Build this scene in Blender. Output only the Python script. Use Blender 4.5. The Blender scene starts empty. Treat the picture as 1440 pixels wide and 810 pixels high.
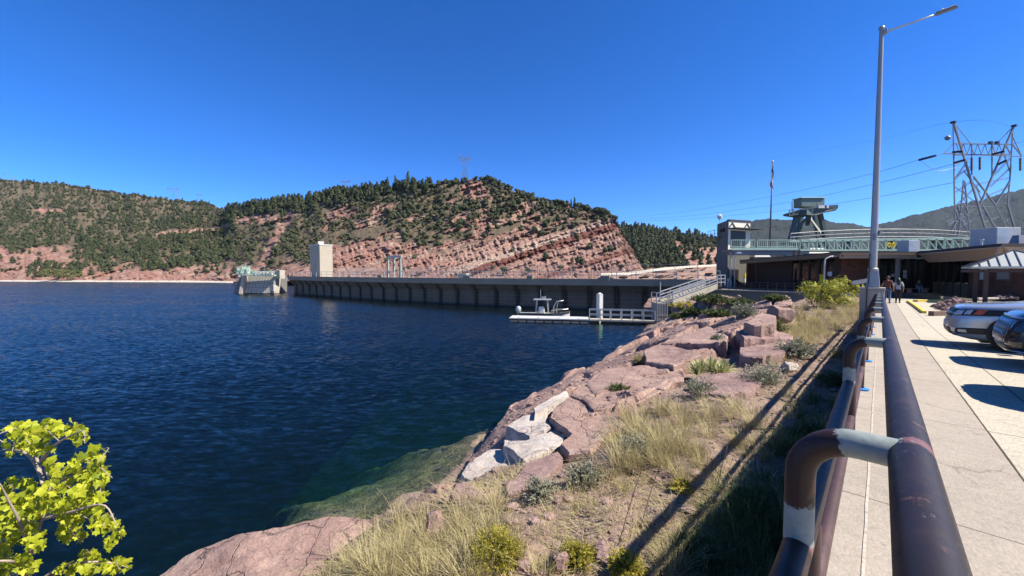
import bpy, bmesh, math, random
import numpy as np
from mathutils import Vector, Matrix
random.seed(7); RNG = np.random.default_rng(7)
PI = math.pi
scene = bpy.context.scene
COL = scene.collection
# ------------------------------------------------------------------ camera geometry
EYE = 5.5; FPX = 541.0; HOR = 384.0
PITCH = math.atan((405-HOR)/FPX)
CP, SP = math.cos(PITCH), math.sin(PITCH)
def ray(px, py):
    a = (px-720)/FPX; b = (405-py)/FPX
    return (a, CP+b*SP, -SP+b*CP)
def P(px, py, d):
    """the place d metres ahead that stands in the direction of a photo pixel"""
    r = ray(px, py); k = d/r[1]
    return Vector((r[0]*k, d, EYE+r[2]*k))
def G(px, py, z=0.0):
    r = ray(px, py); k = (z-EYE)/r[2]
    return Vector((r[0]*k, r[1]*k, z))
TH = math.atan2(518, 541)
WX, WY = math.sin(TH), math.cos(TH)          # walkway direction
def W(u, v, z):
    return Vector((u*WX+v*WY, u*WY-v*WX, z))
def UV(x, y):
    return x*WX+y*WY, x*WY-y*WX
def zs(u):
    return EYE-(1.38+.0235*np.minimum(u, 18)+.010*np.maximum(np.asarray(u)-18, 0))
# ------------------------------------------------------------------ noise
def _h(ix, iy, iz, seed):
    n = (ix*374761393 + iy*668265263 + iz*2147483647 + seed*1274126177) & 0xffffffff
    n = ((n ^ (n >> 13))*1274126177) & 0xffffffff
    n = (n ^ (n >> 16)) & 0xffff
    return n/65535.0
def vnoise(x, y, z=None, seed=0):
    x = np.asarray(x, float); y = np.asarray(y, float)
    z = np.zeros_like(x) if z is None else np.asarray(z, float)
    ix, iy, iz = np.floor(x).astype(np.int64), np.floor(y).astype(np.int64), np.floor(z).astype(np.int64)
    fx, fy, fz = x-ix, y-iy, z-iz
    fx, fy, fz = [f*f*(3-2*f) for f in (fx, fy, fz)]
    r = 0
    for dx in (0, 1):
        for dy in (0, 1):
            for dz in (0, 1):
                w = (fx if dx else 1-fx)*(fy if dy else 1-fy)*(fz if dz else 1-fz)
                r = r + w*_h(ix+dx, iy+dy, iz+dz, seed)
    return r*2-1
def fbm(x, y, z=None, seed=0, oct=4, gain=.5):
    s = 0; a = 1; f = 1
    for o in range(oct):
        s = s+a*vnoise(np.asarray(x)*f, np.asarray(y)*f, None if z is None else np.asarray(z)*f, seed+o*17)
        a *= gain; f *= 2.03
    return s
def smooth(a, b, x):
    t = np.clip((x-a)/(b-a), 0, 1); return t*t*(3-2*t)
# ------------------------------------------------------------------ objects
def tag(o, label=None, cat=None, group=None, kind=None):
    if label: o['label'] = label
    if cat: o['category'] = cat
    if group: o['group'] = group
    if kind: o['kind'] = kind
    return o
def thing(name, label, cat, loc=(0, 0, 0), rz=0, group=None):
    o = bpy.data.objects.new(name, None); COL.objects.link(o)
    o.location = loc; o.rotation_euler = (0, 0, rz); o.empty_display_size = .2
    return tag(o, label, cat, group)
def copy_tree(o, parent=None):
    c = o.copy(); COL.objects.link(c)
    if parent is not None: c.parent = parent
    for ch in list(o.children): copy_tree(ch, c)
    return c
class MB:
    def __init__(s):
        s.v = []; s.f = []; s.at = {}
    def add(s, verts, faces):
        n = len(s.v); s.v += [tuple(q) for q in verts]; s.f += [tuple(i+n for i in f) for f in faces]; return s
    def box(s, c, size, rz=0, taper=1.0, rx=0, ry=0):
        sx, sy, sz = size[0]/2, size[1]/2, size[2]/2
        M = Matrix.Rotation(rz, 3, 'Z') @ Matrix.Rotation(ry, 3, 'Y') @ Matrix.Rotation(rx, 3, 'X')
        vs = []
        for z, k in ((-sz, 1), (sz, taper)):
            for x, y in ((-sx, -sy), (sx, -sy), (sx, sy), (-sx, sy)):
                vs.append(Vector(c)+M @ Vector((x*k, y*k, z)))
        return s.add(vs, [(0, 3, 2, 1), (4, 5, 6, 7), (0, 1, 5, 4), (1, 2, 6, 5), (2, 3, 7, 6), (3, 0, 4, 7)])
    def bar(s, a, b, w, h=None, up=(0, 0, 1)):
        a = Vector(a); b = Vector(b); h = w if h is None else h
        d = (b-a).normalized(); upv = Vector(up)
        if abs(d.dot(upv)) > .98: upv = Vector((1, 0, 0))
        sx = d.cross(upv).normalized(); sz = sx.cross(d).normalized()
        vs = []
        for q in (a, b):
            for x, z in ((-w/2, -h/2), (w/2, -h/2), (w/2, h/2), (-w/2, h/2)): vs.append(q+sx*x+sz*z)
        return s.add(vs, [(0, 1, 2, 3), (7, 6, 5, 4), (0, 4, 5, 1), (1, 5, 6, 2), (2, 6, 7, 3), (3, 7, 4, 0)])
    def tube(s, pts, r, n=12, cap=True):
        pts = [Vector(q) for q in pts]; m = len(pts)
        rr = r if isinstance(r, (list, tuple)) else [r]*m
        up = Vector((0, 0, 1)); vs = []; prev = None
        for i, q in enumerate(pts):
            d = (pts[min(i+1, m-1)]-pts[max(i-1, 0)]).normalized()
            if prev is None:
                x = d.cross(up if abs(d.dot(up)) < .95 else Vector((1, 0, 0))).normalized()
            else:
                x = (prev-d*prev.dot(d)).normalized()
            prev = x; y = d.cross(x)
            for k in range(n):
                a = 2*PI*k/n; vs.append(q+(x*math.cos(a)+y*math.sin(a))*rr[i])
        fs = [(i*n+k, i*n+(k+1) % n, (i+1)*n+(k+1) % n, (i+1)*n+k) for i in range(m-1) for k in range(n)]
        if cap: fs += [tuple(range(n))[::-1], tuple(range((m-1)*n, m*n))]
        return s.add(vs, fs)
    def prism(s, poly, z0, z1):
        n = len(poly)
        a = [(p[0], p[1], z0 if len(p) < 3 else p[2]+z0) for p in poly]
        b = [(p[0], p[1], z1 if len(p) < 3 else p[2]+z1) for p in poly]
        return s.add(a+b, [tuple(range(n))[::-1], tuple(range(n, 2*n))]+[(i, (i+1) % n, n+(i+1) % n, n+i) for i in range(n)])
    def lathe(s, prof, c=(0, 0, 0), n=20):
        vs = []; m = len(prof)
        for r, z in prof:
            for k in range(n):
                a = 2*PI*k/n; vs.append((c[0]+r*math.cos(a), c[1]+r*math.sin(a), c[2]+z))
        fs = [(i*n+k, i*n+(k+1) % n, (i+1)*n+(k+1) % n, (i+1)*n+k) for i in range(m-1) for k in range(n)]
        fs += [tuple(range(n))[::-1], tuple(range((m-1)*n, m*n))]
        return s.add(vs, fs)
    def quad(s, a, b, c, d): return s.add([a, b, c, d], [(0, 1, 2, 3)])
    def xf(s, M):
        s.v = [tuple(M @ Vector(q)) for q in s.v]; return s
    def mesh(s, name, mat, smooth=False, sharp=None, fix=True):
        me = bpy.data.meshes.new(name); me.from_pydata(s.v, [], s.f)
        for k, vals in s.at.items():
            a = me.attributes.new(k, 'FLOAT', 'POINT'); a.data.foreach_set('value', np.asarray(vals, np.float32))
        if fix:
            bm = bmesh.new(); bm.from_mesh(me); bmesh.ops.recalc_face_normals(bm, faces=bm.faces); bm.to_mesh(me); bm.free()
        if mat is not None: me.materials.append(mat)
        if smooth:
            me.polygons.foreach_set('use_smooth', [True]*len(me.polygons))
            if sharp: me.set_sharp_from_angle(angle=math.radians(sharp))
        me.update(); return me
    def build(s, name, mat, parent=None, smooth=False, sharp=None, loc=None, rz=None, bevel=0, fix=True):
        o = bpy.data.objects.new(name, s.mesh(name, mat, smooth, sharp, fix)); COL.objects.link(o)
        if parent is not None: o.parent = parent
        if loc is not None: o.location = loc
        if rz is not None: o.rotation_euler = (0, 0, rz)
        if bevel:
            b = o.modifiers.new('bevel', 'BEVEL'); b.width = bevel; b.segments = 2; b.limit_method = 'ANGLE'
        return o
def np_mesh(name, V, F, mat, attrs=None, smooth=True, fn=4):
    """fast mesh from arrays"""
    me = bpy.data.meshes.new(name); V = np.asarray(V, np.float32); F = np.asarray(F, np.int32)
    me.vertices.add(len(V)); me.vertices.foreach_set('co', V.ravel())
    me.loops.add(F.size); me.loops.foreach_set('vertex_index', F.ravel())
    me.polygons.add(len(F)); me.polygons.foreach_set('loop_start', np.arange(len(F), dtype=np.int32)*F.shape[1])
    me.polygons.foreach_set('use_smooth', np.full(len(F), smooth))
    for k, vals in (attrs or {}).items():
        a = me.attributes.new(k, 'FLOAT', 'POINT'); a.data.foreach_set('value', np.asarray(vals, np.float32).ravel())
    me.materials.append(mat); me.update(calc_edges=True); me.validate(); return me
def np_obj(name, *a, **k):
    o = bpy.data.objects.new(name, np_mesh(name, *a, **k)); COL.objects.link(o); return o
def grid_faces(nr, nc):
    i = np.arange(nr-1)[:, None]*nc+np.arange(nc-1)[None, :]
    return np.stack([i, i+1, i+nc+1, i+nc], -1).reshape(-1, 4)
# ------------------------------------------------------------------ materials
class Mat:
    def __init__(s, name):
        s.m = bpy.data.materials.new(name); s.m.use_nodes = True
        s.nt = s.m.node_tree; s.nt.nodes.clear()
        s.out = s.n('ShaderNodeOutputMaterial')
    def n(s, t, **k):
        nd = s.nt.nodes.new(t)
        for a, b in k.items():
            setattr(nd, a, b)
        return nd
    def l(s, a, b): s.nt.links.new(a, b)
    def set(s, nd, name, val):
        if isinstance(val, bpy.types.NodeSocket): s.l(val, nd.inputs[name])
        elif isinstance(val, (tuple, list)) and len(val) == 3 and nd.inputs[name].type == 'RGBA': nd.inputs[name].default_value = (*val, 1)
        else: nd.inputs[name].default_value = val
    def obj(s):
        return s.n('ShaderNodeTexCoord').outputs['Object']
    def attr(s, name): return s.n('ShaderNodeAttribute', attribute_name=name).outputs['Fac']
    def mapping(s, vec, scale=(1, 1, 1), rot=(0, 0, 0), loc=(0, 0, 0)):
        m = s.n('ShaderNodeMapping'); s.l(vec, m.inputs['Vector']); m.inputs['Scale'].default_value = scale
        m.inputs['Rotation'].default_value = rot; m.inputs['Location'].default_value = loc; return m.outputs[0]
    def noise(s, vec, scale, detail=4, rough=.55, dist=0):
        t = s.n('ShaderNodeTexNoise'); s.l(vec, t.inputs['Vector']); t.inputs['Scale'].default_value = scale
        t.inputs['Detail'].default_value = detail; t.inputs['Roughness'].default_value = rough; t.inputs['Distortion'].default_value = dist
        return t.outputs['Fac']
    def vor(s, vec, scale, feature='F1', rnd=1.0):
        t = s.n('ShaderNodeTexVoronoi', feature=feature); s.l(vec, t.inputs['Vector']); t.inputs['Scale'].default_value = scale
        t.inputs['Randomness'].default_value = rnd
        return t
    def math(s, op, a, b=0.0, clamp=False):
        m = s.n('ShaderNodeMath', operation=op, use_clamp=clamp)
        for i, x in enumerate((a, b)):
            if isinstance(x, bpy.types.NodeSocket): s.l(x, m.inputs[i])
            else: m.inputs[i].default_value = x
        return m.outputs[0]
    def ramp(s, fac, stops, interp='LINEAR'):
        r = s.n('ShaderNodeValToRGB'); s.l(fac, r.inputs[0]); cr = r.color_ramp; cr.interpolation = interp
        while len(cr.elements) < len(stops): cr.elements.new(1.0)
        for e, (p, c) in zip(cr.elements, stops):
            e.position = p; e.color = (*c, 1) if not isinstance(c, (int, float)) else (c, c, c, 1)
        return r.outputs[0]
    def mix(s, fac, a, b, blend='MIX'):
        m = s.n('ShaderNodeMix', data_type='RGBA', blend_type=blend)
        if isinstance(fac, bpy.types.NodeSocket): s.l(fac, m.inputs[0])
        else: m.inputs[0].default_value = fac
        for i, x in ((6, a), (7, b)):
            if isinstance(x, bpy.types.NodeSocket): s.l(x, m.inputs[i])
            else: m.inputs[i].default_value = (*x, 1)
        return m.outputs[2]
    def tone(s, col, k=.78):
        return s.mix(1.0, col, (k, k*.985, k*.96), 'MULTIPLY') if isinstance(col, bpy.types.NodeSocket) else (col[0]*k, col[1]*k*.985, col[2]*k*.96)
    def bump(s, h, strength=.5, dist=.05, normal=None):
        b = s.n('ShaderNodeBump'); s.l(h, b.inputs['Height']); b.inputs['Strength'].default_value = strength; b.inputs['Distance'].default_value = dist
        if normal is not None: s.l(normal, b.inputs['Normal'])
        return b.outputs[0]
    def pbr(s, col, rough=.7, metal=0, normal=None, spec=.4, coat=0, trans=None):
        col = s.tone(col); p = s.n('ShaderNodeBsdfPrincipled'); s.set(p, 'Base Color', col); s.set(p, 'Roughness', rough); s.set(p, 'Metallic', metal)
        s.set(p, 'Specular IOR Level', spec)
        if coat: s.set(p, 'Coat Weight', coat); s.set(p, 'Coat Roughness', .05)
        if normal is not None: s.l(normal, p.inputs['Normal'])
        s.l(p.outputs[0], s.out.inputs['Surface']); s.p = p; return s.m
def simple(name, col, rough=.6, metal=0, var=.25, scale=3.0, bump=.15, spec=.4, coat=0, bdist=.02):
    """a paint, metal or stone with mild blotches and grain"""
    M = Mat(name); o = M.obj()
    n1 = M.noise(o, scale, 5); n2 = M.noise(o, scale*9, 3)
    f = M.math('ADD', M.math('MULTIPLY', n1, .65), M.math('MULTIPLY', n2, .35))
    c0 = tuple(x*(1-var) for x in col); c1 = tuple(min(1, x*(1+var)) for x in col)
    c = M.ramp(f, [(.3, c0), (.7, c1)])
    rr = M.math('ADD', M.math('MULTIPLY', n2, .2), rough-.1, clamp=True)
    return M.pbr(c, rr, metal, M.bump(n2, bump, bdist) if bump else None, spec, coat)
# ------------------------------------------------------------------ material library
def rock_mat(name, tones, bleach=None, scale=1.0):
    M = Mat(name); o = M.obj()
    big = M.noise(o, .55*scale, 5, .6, .4); mid = M.noise(o, 2.6*scale, 6, .65, .3); fine = M.noise(o, 22*scale, 4, .6)
    c = M.ramp(M.math('ADD', M.math('MULTIPLY', big, .55), M.math('MULTIPLY', mid, .45)), [(.28, tones[0]), (.45, tones[1]), (.58, tones[2]), (.75, tones[3])])
    # lichen and iron blotches with shapes of their own
    lm = M.ramp(M.noise(o, 5.5*scale, 7, .7, .6), [(.56, 0.0), (.66, 1.0)])
    c = M.mix(M.math('MULTIPLY', lm, .38), c, tones[4])
    wm = M.ramp(M.noise(M.mapping(o, (1, 1.6, 2.6), loc=(7, 3, 1)), 3.2*scale, 7, .72, .8), [(.60, 0.0), (.68, 1.0)])
    c = M.mix(M.math('MULTIPLY', wm, .5), c, (.62, .53, .47))
    wob = M.n('ShaderNodeVectorMath', operation='ADD'); nz = M.n('ShaderNodeTexNoise'); M.l(o, nz.inputs['Vector']); nz.inputs['Scale'].default_value = 1.6*scale; nz.inputs['Detail'].default_value = 5
    sc = M.n('ShaderNodeVectorMath', operation='SCALE'); M.l(nz.outputs['Color'], sc.inputs[0]); sc.inputs['Scale'].default_value = .9
    M.l(o, wob.inputs[0]); M.l(sc.outputs[0], wob.inputs[1])
    v = M.vor(M.mapping(wob.outputs[0], (1, .7, 1.3), (0.2, .1, .6)), .85*scale, 'DISTANCE_TO_EDGE')
    crack = M.ramp(v.outputs['Distance'], [(.0, .25), (.015, 1.0)])
    v2 = M.vor(M.mapping(wob.outputs[0], (1, 1.2, .8), (0.5, .3, .2)), 3.1*scale, 'DISTANCE_TO_EDGE')
    crack2 = M.ramp(v2.outputs['Distance'], [(.0, .35), (.014, 1.0)])
    c = M.mix(crack, (.09, .06, .05), c); c = M.mix(M.math('ADD', M.math('MULTIPLY', crack2, .45), .55), (.13, .09, .08), c)
    h = M.math('ADD', M.math('MULTIPLY', crack, .35), M.math('ADD', M.math('MULTIPLY', mid, .7), M.math('ADD', M.math('MULTIPLY', fine, .22), M.math('MULTIPLY', crack2, .18))))
    if bleach:
        wc = M.ramp(M.math('ADD', M.math('MULTIPLY', mid, .75), M.math('MULTIPLY', fine, .25)), [(.28, WHITE[0]), (.40, WHITE[1]), (.55, WHITE[2]), (.7, WHITE[3])])
        wc = M.mix(M.math('ADD', M.math('MULTIPLY', M.math('MULTIPLY', crack, crack2), .7), .3), (.16, .12, .10), wc)
        bk = M.ramp(M.math('ADD', M.attr('bleach'), M.math('MULTIPLY', M.math('SUBTRACT', mid, .5), .5)), [(.42, 0.0), (.58, 1.0)])
        c = M.mix(bk, c, wc)
        wk = M.attr('wet'); c = M.mix(M.math('MULTIPLY', wk, .8), c, M.ramp(mid, [(.35, (.035, .034, .018)), (.5, (.09, .085, .04)), (.65, (.16, .14, .09))]))
    g = M.ramp(fine, [(.3, .78), (.7, 1.16)])
    c = M.mix(1.0, c, g, 'MULTIPLY')
    return M.pbr(c, .9, 0, M.bump(h, .85, .09/scale), .25)
PINK = [(.20, .125, .11), (.31, .205, .18), (.40, .28, .235), (.50, .375, .30), (.16, .105, .11)]
MAUVE = [(.18, .115, .115), (.27, .18, .17), (.34, .235, .22), (.42, .30, .27), (.36, .19, .12)]
WHITE = [(.35, .29, .26), (.49, .43, .39), (.58, .53, .485), (.66, .61, .565), (.38, .27, .23)]
m_pink = rock_mat('pink_rock', PINK); m_ledge = rock_mat('ledge_rock', PINK, True); m_mauve = rock_mat('mauve_rock', MAUVE, scale=1.2); m_white = rock_mat('bleached_rock', WHITE, scale=1.3)

def ground_mat():
    M = Mat('bank_soil'); o = M.obj()
    big = M.noise(o, .5, 5); mid = M.noise(o, 3, 6, .65)
    v = M.vor(o, 17); v2 = M.vor(o, 42)
    peb = M.ramp(v.outputs['Color'], [(.0, (.12, .075, .065)), (.35, (.30, .205, .17)), (.7, (.20, .135, .12)), (1, (.44, .35, .30))])
    peb2 = M.ramp(v2.outputs['Color'], [(.0, (.11, .075, .06)), (.5, (.29, .21, .17)), (1, (.42, .34, .28))])
    soil = M.ramp(M.math('ADD', M.math('MULTIPLY', big, .5), M.math('MULTIPLY', mid, .5)), [(.3, (.16, .11, .08)), (.5, (.25, .18, .135)), (.7, (.33, .25, .185))])
    c = M.mix(M.ramp(mid, [(.38, 0.0), (.55, 1.0)]), soil, peb); c = M.mix(M.ramp(M.noise(o, 6, 3), [(.4, 0.0), (.6, .8)]), c, peb2)
    # under water: algae-green stones
    al = M.ramp(M.math('ADD', M.math('MULTIPLY', M.noise(o, 1.9, 7, .75, .6), .7), M.math('MULTIPLY', v.outputs['Distance'], .55)), [(.36, (.05, .05, .016)), (.47, (.15, .14, .045)), (.55, (.09, .085, .05)), (.66, (.27, .24, .15))])
    wetmap = M.attr('wet')
    c = M.mix(wetmap, c, al)
    h = M.math('ADD', M.math('MULTIPLY', v.outputs['Distance'], -.6), M.math('ADD', M.math('MULTIPLY', mid, .8), M.math('MULTIPLY', v2.outputs['Distance'], -.3)))
    return M.pbr(c, .95, 0, M.bump(h, .7, .03), .2)
m_soil = ground_mat()

def hill_mat(name, veg):
    M = Mat(name); o = M.obj()
    rock = M.attr('rock'); st = M.attr('strata'); cl = M.attr('cliff')
    n = M.noise(o, .12, 6, .65); nf = M.noise(o, .7, 5, .65); nb = M.noise(M.mapping(o, (.35, .35, 1.2)), .35, 5, .7)
    sw = M.math('ADD', st, M.math('MULTIPLY', M.math('SUBTRACT', n, .5), .10))
    band = M.ramp(sw, [(.0, (.44, .275, .23)), (.05, (.46, .29, .245)), (.075, (.25, .12, .10)), (.115, (.27, .13, .105)), (.15, (.46, .29, .24)), (.25, (.42, .265, .225)), (.40, (.47, .295, .245)),
                       (.445, (.24, .105, .085)), (.51, (.23, .10, .08)), (.53, (.56, .43, .355)), (.575, (.55, .41, .34)), (.62, (.47, .305, .255)), (.80, (.45, .30, .25)), (.88, (.45, .36, .29)), (1, (.42, .335, .27))])
    nv_ = M.noise(M.mapping(o, (1, 1, .38)), 1.1, 6, .72)
    spot = M.ramp(M.math('ADD', M.math('MULTIPLY', nf, .45), M.math('MULTIPLY', nv_, .55)), [(.34, (.30, .22, .19)), (.42, (.78, .74, .71)), (.52, (1.05, 1.03, 1.01)), (.62, (1.3, 1.3, 1.3))])
    rc = M.mix(1.0, band, spot, 'MULTIPLY')
    sv = M.n('ShaderNodeCombineXYZ'); M.l(M.math('MULTIPLY', st, 34.0), sv.inputs[0]); M.l(M.math('MULTIPLY', n, 2.0), sv.inputs[1]); fine = M.noise(sv.outputs[0], 1.0, 5, .7)
    rc = M.mix(1.0, rc, M.ramp(fine, [(.32, .78), (.45, .96), (.6, 1.05), (.72, 1.14)]), 'MULTIPLY')
    red = M.ramp(n, [(.35, (.46, .26, .21)), (.5, (.38, .215, .175)), (.65, (.53, .39, .32))])
    rc2 = M.mix(1.0, M.mix(1.0, red, M.ramp(fine, [(.32, .72), (.45, .96), (.6, 1.06), (.72, 1.18)]), 'MULTIPLY'), spot, 'MULTIPLY')
    rc = M.mix(cl, rc2, rc)
    soil = M.ramp(M.math('ADD', M.math('MULTIPLY', n, .4), M.math('MULTIPLY', nf, .6)), [(.3, (.12, .10, .06)), (.5, (.25, .19, .135)), (.62, (.35, .26, .20)), (.75, (.48, .38, .31))])
    soil = M.mix(veg, soil, (.055, .06, .028))
    c = M.mix(rock, soil, rc)
    h = M.math('ADD', nf, M.math('ADD', M.math('MULTIPLY', nb, .8), M.math('MULTIPLY', nv_, 1.2)))
    return M.pbr(c, .95, 0, M.bump(h, 1.0, 1.3), .15)
m_hill = hill_mat('hill_ground', .42); m_forest_hill = hill_mat('forest_hill_ground', .45)

def mountain_mat():
    M = Mat('far_mountain_forest'); o = M.obj()
    v = M.vor(o, .085); n = M.noise(o, .004, 5); n2 = M.noise(o, .02, 5, .7)
    c = M.ramp(M.math('ADD', M.math('MULTIPLY', n, .5), M.math('MULTIPLY', n2, .5)), [(.32, (.016, .024, .022)), (.5, (.026, .033, .028)), (.62, (.036, .042, .034)), (.74, (.08, .078, .065))])
    return M.pbr(c, 1, 0, M.bump(M.math('ADD', M.math('MULTIPLY', v.outputs['Distance'], -1.0), n2), 1, 9), .1)
m_mount = mountain_mat()

def water_mat():
    M = Mat('lake_water'); o = M.obj()
    def slope(vec, scale, detail, amt):
        t = M.n('ShaderNodeTexNoise'); M.l(vec, t.inputs['Vector']); t.inputs['Scale'].default_value = scale; t.inputs['Detail'].default_value = detail; t.inputs['Roughness'].default_value = .55; t.inputs['Distortion'].default_value = .3
        sb = M.n('ShaderNodeVectorMath', operation='SUBTRACT'); M.l(t.outputs['Color'], sb.inputs[0]); sb.inputs[1].default_value = (.5, .5, .5)
        ml = M.n('ShaderNodeVectorMath', operation='MULTIPLY'); M.l(sb.outputs[0], ml.inputs[0]); ml.inputs[1].default_value = amt; return ml.outputs[0]
    s1 = slope(M.mapping(o, (.55, 1.5, 1), (0, 0, .22)), 3.2, 3, (.42, 1.0, 0)); s2 = slope(M.mapping(o, (.6, 1.4, 1), (0, 0, -.35)), 8.0, 3, (.32, .70, 0)); s3 = slope(M.mapping(o, (.5, 1.0, 1), (0, 0, .1)), .33, 2, (.08, .17, 0))
    add = lambda p, q: (lambda nd: (M.l(p, nd.inputs[0]), M.l(q, nd.inputs[1]), nd.outputs[0])[2])(M.n('ShaderNodeVectorMath', operation='ADD'))
    g = M.noise(M.mapping(o, (.3, 1.2, 1)), .03, 3, .5)
    amp = M.ramp(g, [(.35, .6), (.62, 1.0)])
    sm = add(add(s1, s2), s3); sc = M.n('ShaderNodeVectorMath', operation='MULTIPLY'); M.l(sm, sc.inputs[0]); M.l(amp, sc.inputs[1])
    tl = M.n('ShaderNodeCombineXYZ'); tl.inputs[0].default_value = .0; tl.inputs[1].default_value = -.13; tilt = tl.outputs[0]   # wavelets lean towards the near shore
    geo = M.n('ShaderNodeNewGeometry'); nv = add(geo.outputs['Normal'], add(sc.outputs[0], tilt)); nn = M.n('ShaderNodeVectorMath', operation='NORMALIZE'); M.l(nv, nn.inputs[0]); nrm = nn.outputs[0]
    fr = M.n('ShaderNodeFresnel'); fr.inputs['IOR'].default_value = 1.33; M.l(nrm, fr.inputs['Normal'])
    gl = M.n('ShaderNodeBsdfGlossy'); gl.inputs['Roughness'].default_value = .07; gl.inputs['Color'].default_value = (1, .95, .86, 1); M.l(nrm, gl.inputs['Normal'])
    tr = M.n('ShaderNodeBsdfTransparent'); tr.inputs['Color'].default_value = (.94, .98, .98, 1)
    df = M.n('ShaderNodeBsdfDiffuse'); df.inputs['Color'].default_value = (.0055, .0145, .023, 1)
    m1 = M.n('ShaderNodeMixShader'); m1.inputs[0].default_value = .24; M.l(tr.outputs[0], m1.inputs[1]); M.l(df.outputs[0], m1.inputs[2])
    m2 = M.n('ShaderNodeMixShader'); M.l(fr.outputs[0], m2.inputs[0]); M.l(m1.outputs[0], m2.inputs[1]); M.l(gl.outputs[0], m2.inputs[2])
    M.l(m2.outputs[0], M.out.inputs['Surface'])
    va = M.n('ShaderNodeVolumeAbsorption'); va.inputs['Color'].default_value = (.44, .79, .50, 1); va.inputs['Density'].default_value = .42
    M.l(va.outputs[0], M.out.inputs['Volume'])
    return M.m
m_water = water_mat()

def concrete(name, col, joint=None, scale=1.0, agg=.0, var=.16, stain=.35):
    M = Mat(name); o = M.obj()
    n1 = M.noise(o, .7*scale, 6, .6); n2 = M.noise(o, 9*scale, 5, .65); v = M.vor(o, 60*scale)
    f = M.math('ADD', M.math('MULTIPLY', n1, .55), M.math('MULTIPLY', n2, .45))
    c = M.ramp(f, [(.3, tuple(x*(1-var*1.5) for x in col)), (.5, col), (.7, tuple(min(.95, x*(1+var)) for x in col))])
    if agg: c = M.mix(agg, c, M.ramp(v.outputs['Color'], [(0, tuple(x*.45 for x in col)), (.5, col), (1, tuple(min(.9, x*1.35) for x in col))]))
    sm = M.ramp(M.noise(o, 1.9*scale, 6, .7, .5), [(.57, 0.0), (.70, stain)])
    c = M.mix(sm, c, tuple(x*.5 for x in col))
    if agg:
        wv = M.n('ShaderNodeVectorMath', operation='ADD'); tn = M.n('ShaderNodeTexNoise'); M.l(o, tn.inputs['Vector']); tn.inputs['Scale'].default_value = 1.3; tn.inputs['Detail'].default_value = 6
        M.l(o, wv.inputs[0]); M.l(tn.outputs['Color'], wv.inputs[1]); ck = M.vor(wv.outputs[0], .42, 'DISTANCE_TO_EDGE'); cm = M.ramp(ck.outputs['Distance'], [(.0, 1.0), (.006, 0.0)])
        cm = M.math('MULTIPLY', cm, M.ramp(M.noise(o, .35, 2), [(.46, 0.0), (.56, 1.0)])); c = M.mix(M.math('MULTIPLY', cm, .7), c, tuple(x*.35 for x in col))
        sp = M.ramp(M.noise(o, 3.3, 4, .7), [(.63, 0.0), (.70, .55)]); c = M.mix(sp, c, tuple(x*.55 for x in col))
    h = M.math('ADD', M.math('MULTIPLY', n2, .6), M.math('MULTIPLY', v.outputs['Distance'], -.5))
    if joint:
        sep = M.n('ShaderNodeSeparateXYZ'); M.l(o, sep.inputs[0])
        for axis, period, off, wdt in joint:
            q = M.math('FRACT', M.math('DIVIDE', M.math('ADD', sep.outputs[axis], off), period))
            k = M.math('LESS_THAN', M.math('ABSOLUTE', M.math('SUBTRACT', q, .5)), wdt/period/2)
            c = M.mix(M.math('MULTIPLY', k, .8), c, (.10, .085, .07))
    return M.pbr(c, .88, 0, M.bump(h, .35, .012), .25)
m_walk = concrete('walkway_concrete', (.37, .325, .275), joint=[('Y', 2.44, .3, .014)], agg=.25)
m_park = concrete('parking_concrete', (.47, .43, .345), joint=[('Y', 4.6, 1.1, .02), ('X', 4.6, 1.0, .02)], agg=.5)
m_conc = concrete('bare_concrete', (.36, .33, .28)); m_conc_pale = concrete('pale_concrete', (.44, .405, .35), scale=.5, stain=.2)
m_conc_grey = concrete('grey_concrete', (.17, .165, .155), scale=.6)

def dam_mat():
    M = Mat('dam_concrete'); o = M.obj(); arc = M.attr('arc'); low = M.attr('face')
    n1 = M.noise(o, .3, 6, .6); n2 = M.noise(o, 2.5, 5, .65)
    c = M.ramp(M.math('ADD', M.math('MULTIPLY', n1, .5), M.math('MULTIPLY', n2, .5)), [(.3, (.085, .075, .062)), (.5, (.122, .108, .09)), (.7, (.17, .152, .125))])
    q = M.math('ABSOLUTE', M.math('SUBTRACT', M.math('FRACT', M.math('DIVIDE', arc, 3.9)), .5))
    w = M.math('ADD', q, M.math('MULTIPLY', M.math('SUBTRACT', M.noise(M.mapping(o, (1, 1, .25)), 1.2, 5, .7), .5), .14))
    st = M.ramp(w, [(.05, 1.0), (.17, .0)])
    st = M.math('MULTIPLY', st, low)
    c = M.mix(M.math('MULTIPLY', st, .88), c, (.018, .017, .016))
    sep = M.n('ShaderNodeSeparateXYZ'); M.l(o, sep.inputs[0])
    lift = M.math('LESS_THAN', M.math('FRACT', M.math('DIVIDE', sep.outputs['Z'], .62)), .07)
    c = M.mix(M.math('MULTIPLY', M.math('MULTIPLY', lift, low), .35), c, (.33, .30, .27))
    wl = M.ramp(M.math('ADD', sep.outputs['Z'], M.math('MULTIPLY', n2, .3)), [(.22, 1.0), (.5, 0.0)])
    c = M.mix(M.math('MULTIPLY', wl, .75), c, (.05, .05, .045))
    return M.pbr(c, .9, 0, M.bump(n2, .4, .05), .2)
m_dam = dam_mat(); m_rib = concrete('stained_rib_concrete', (.06, .055, .047)); m_deck = concrete('dam_deck_concrete', (.28, .245, .19), scale=.4, stain=.5)

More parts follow.
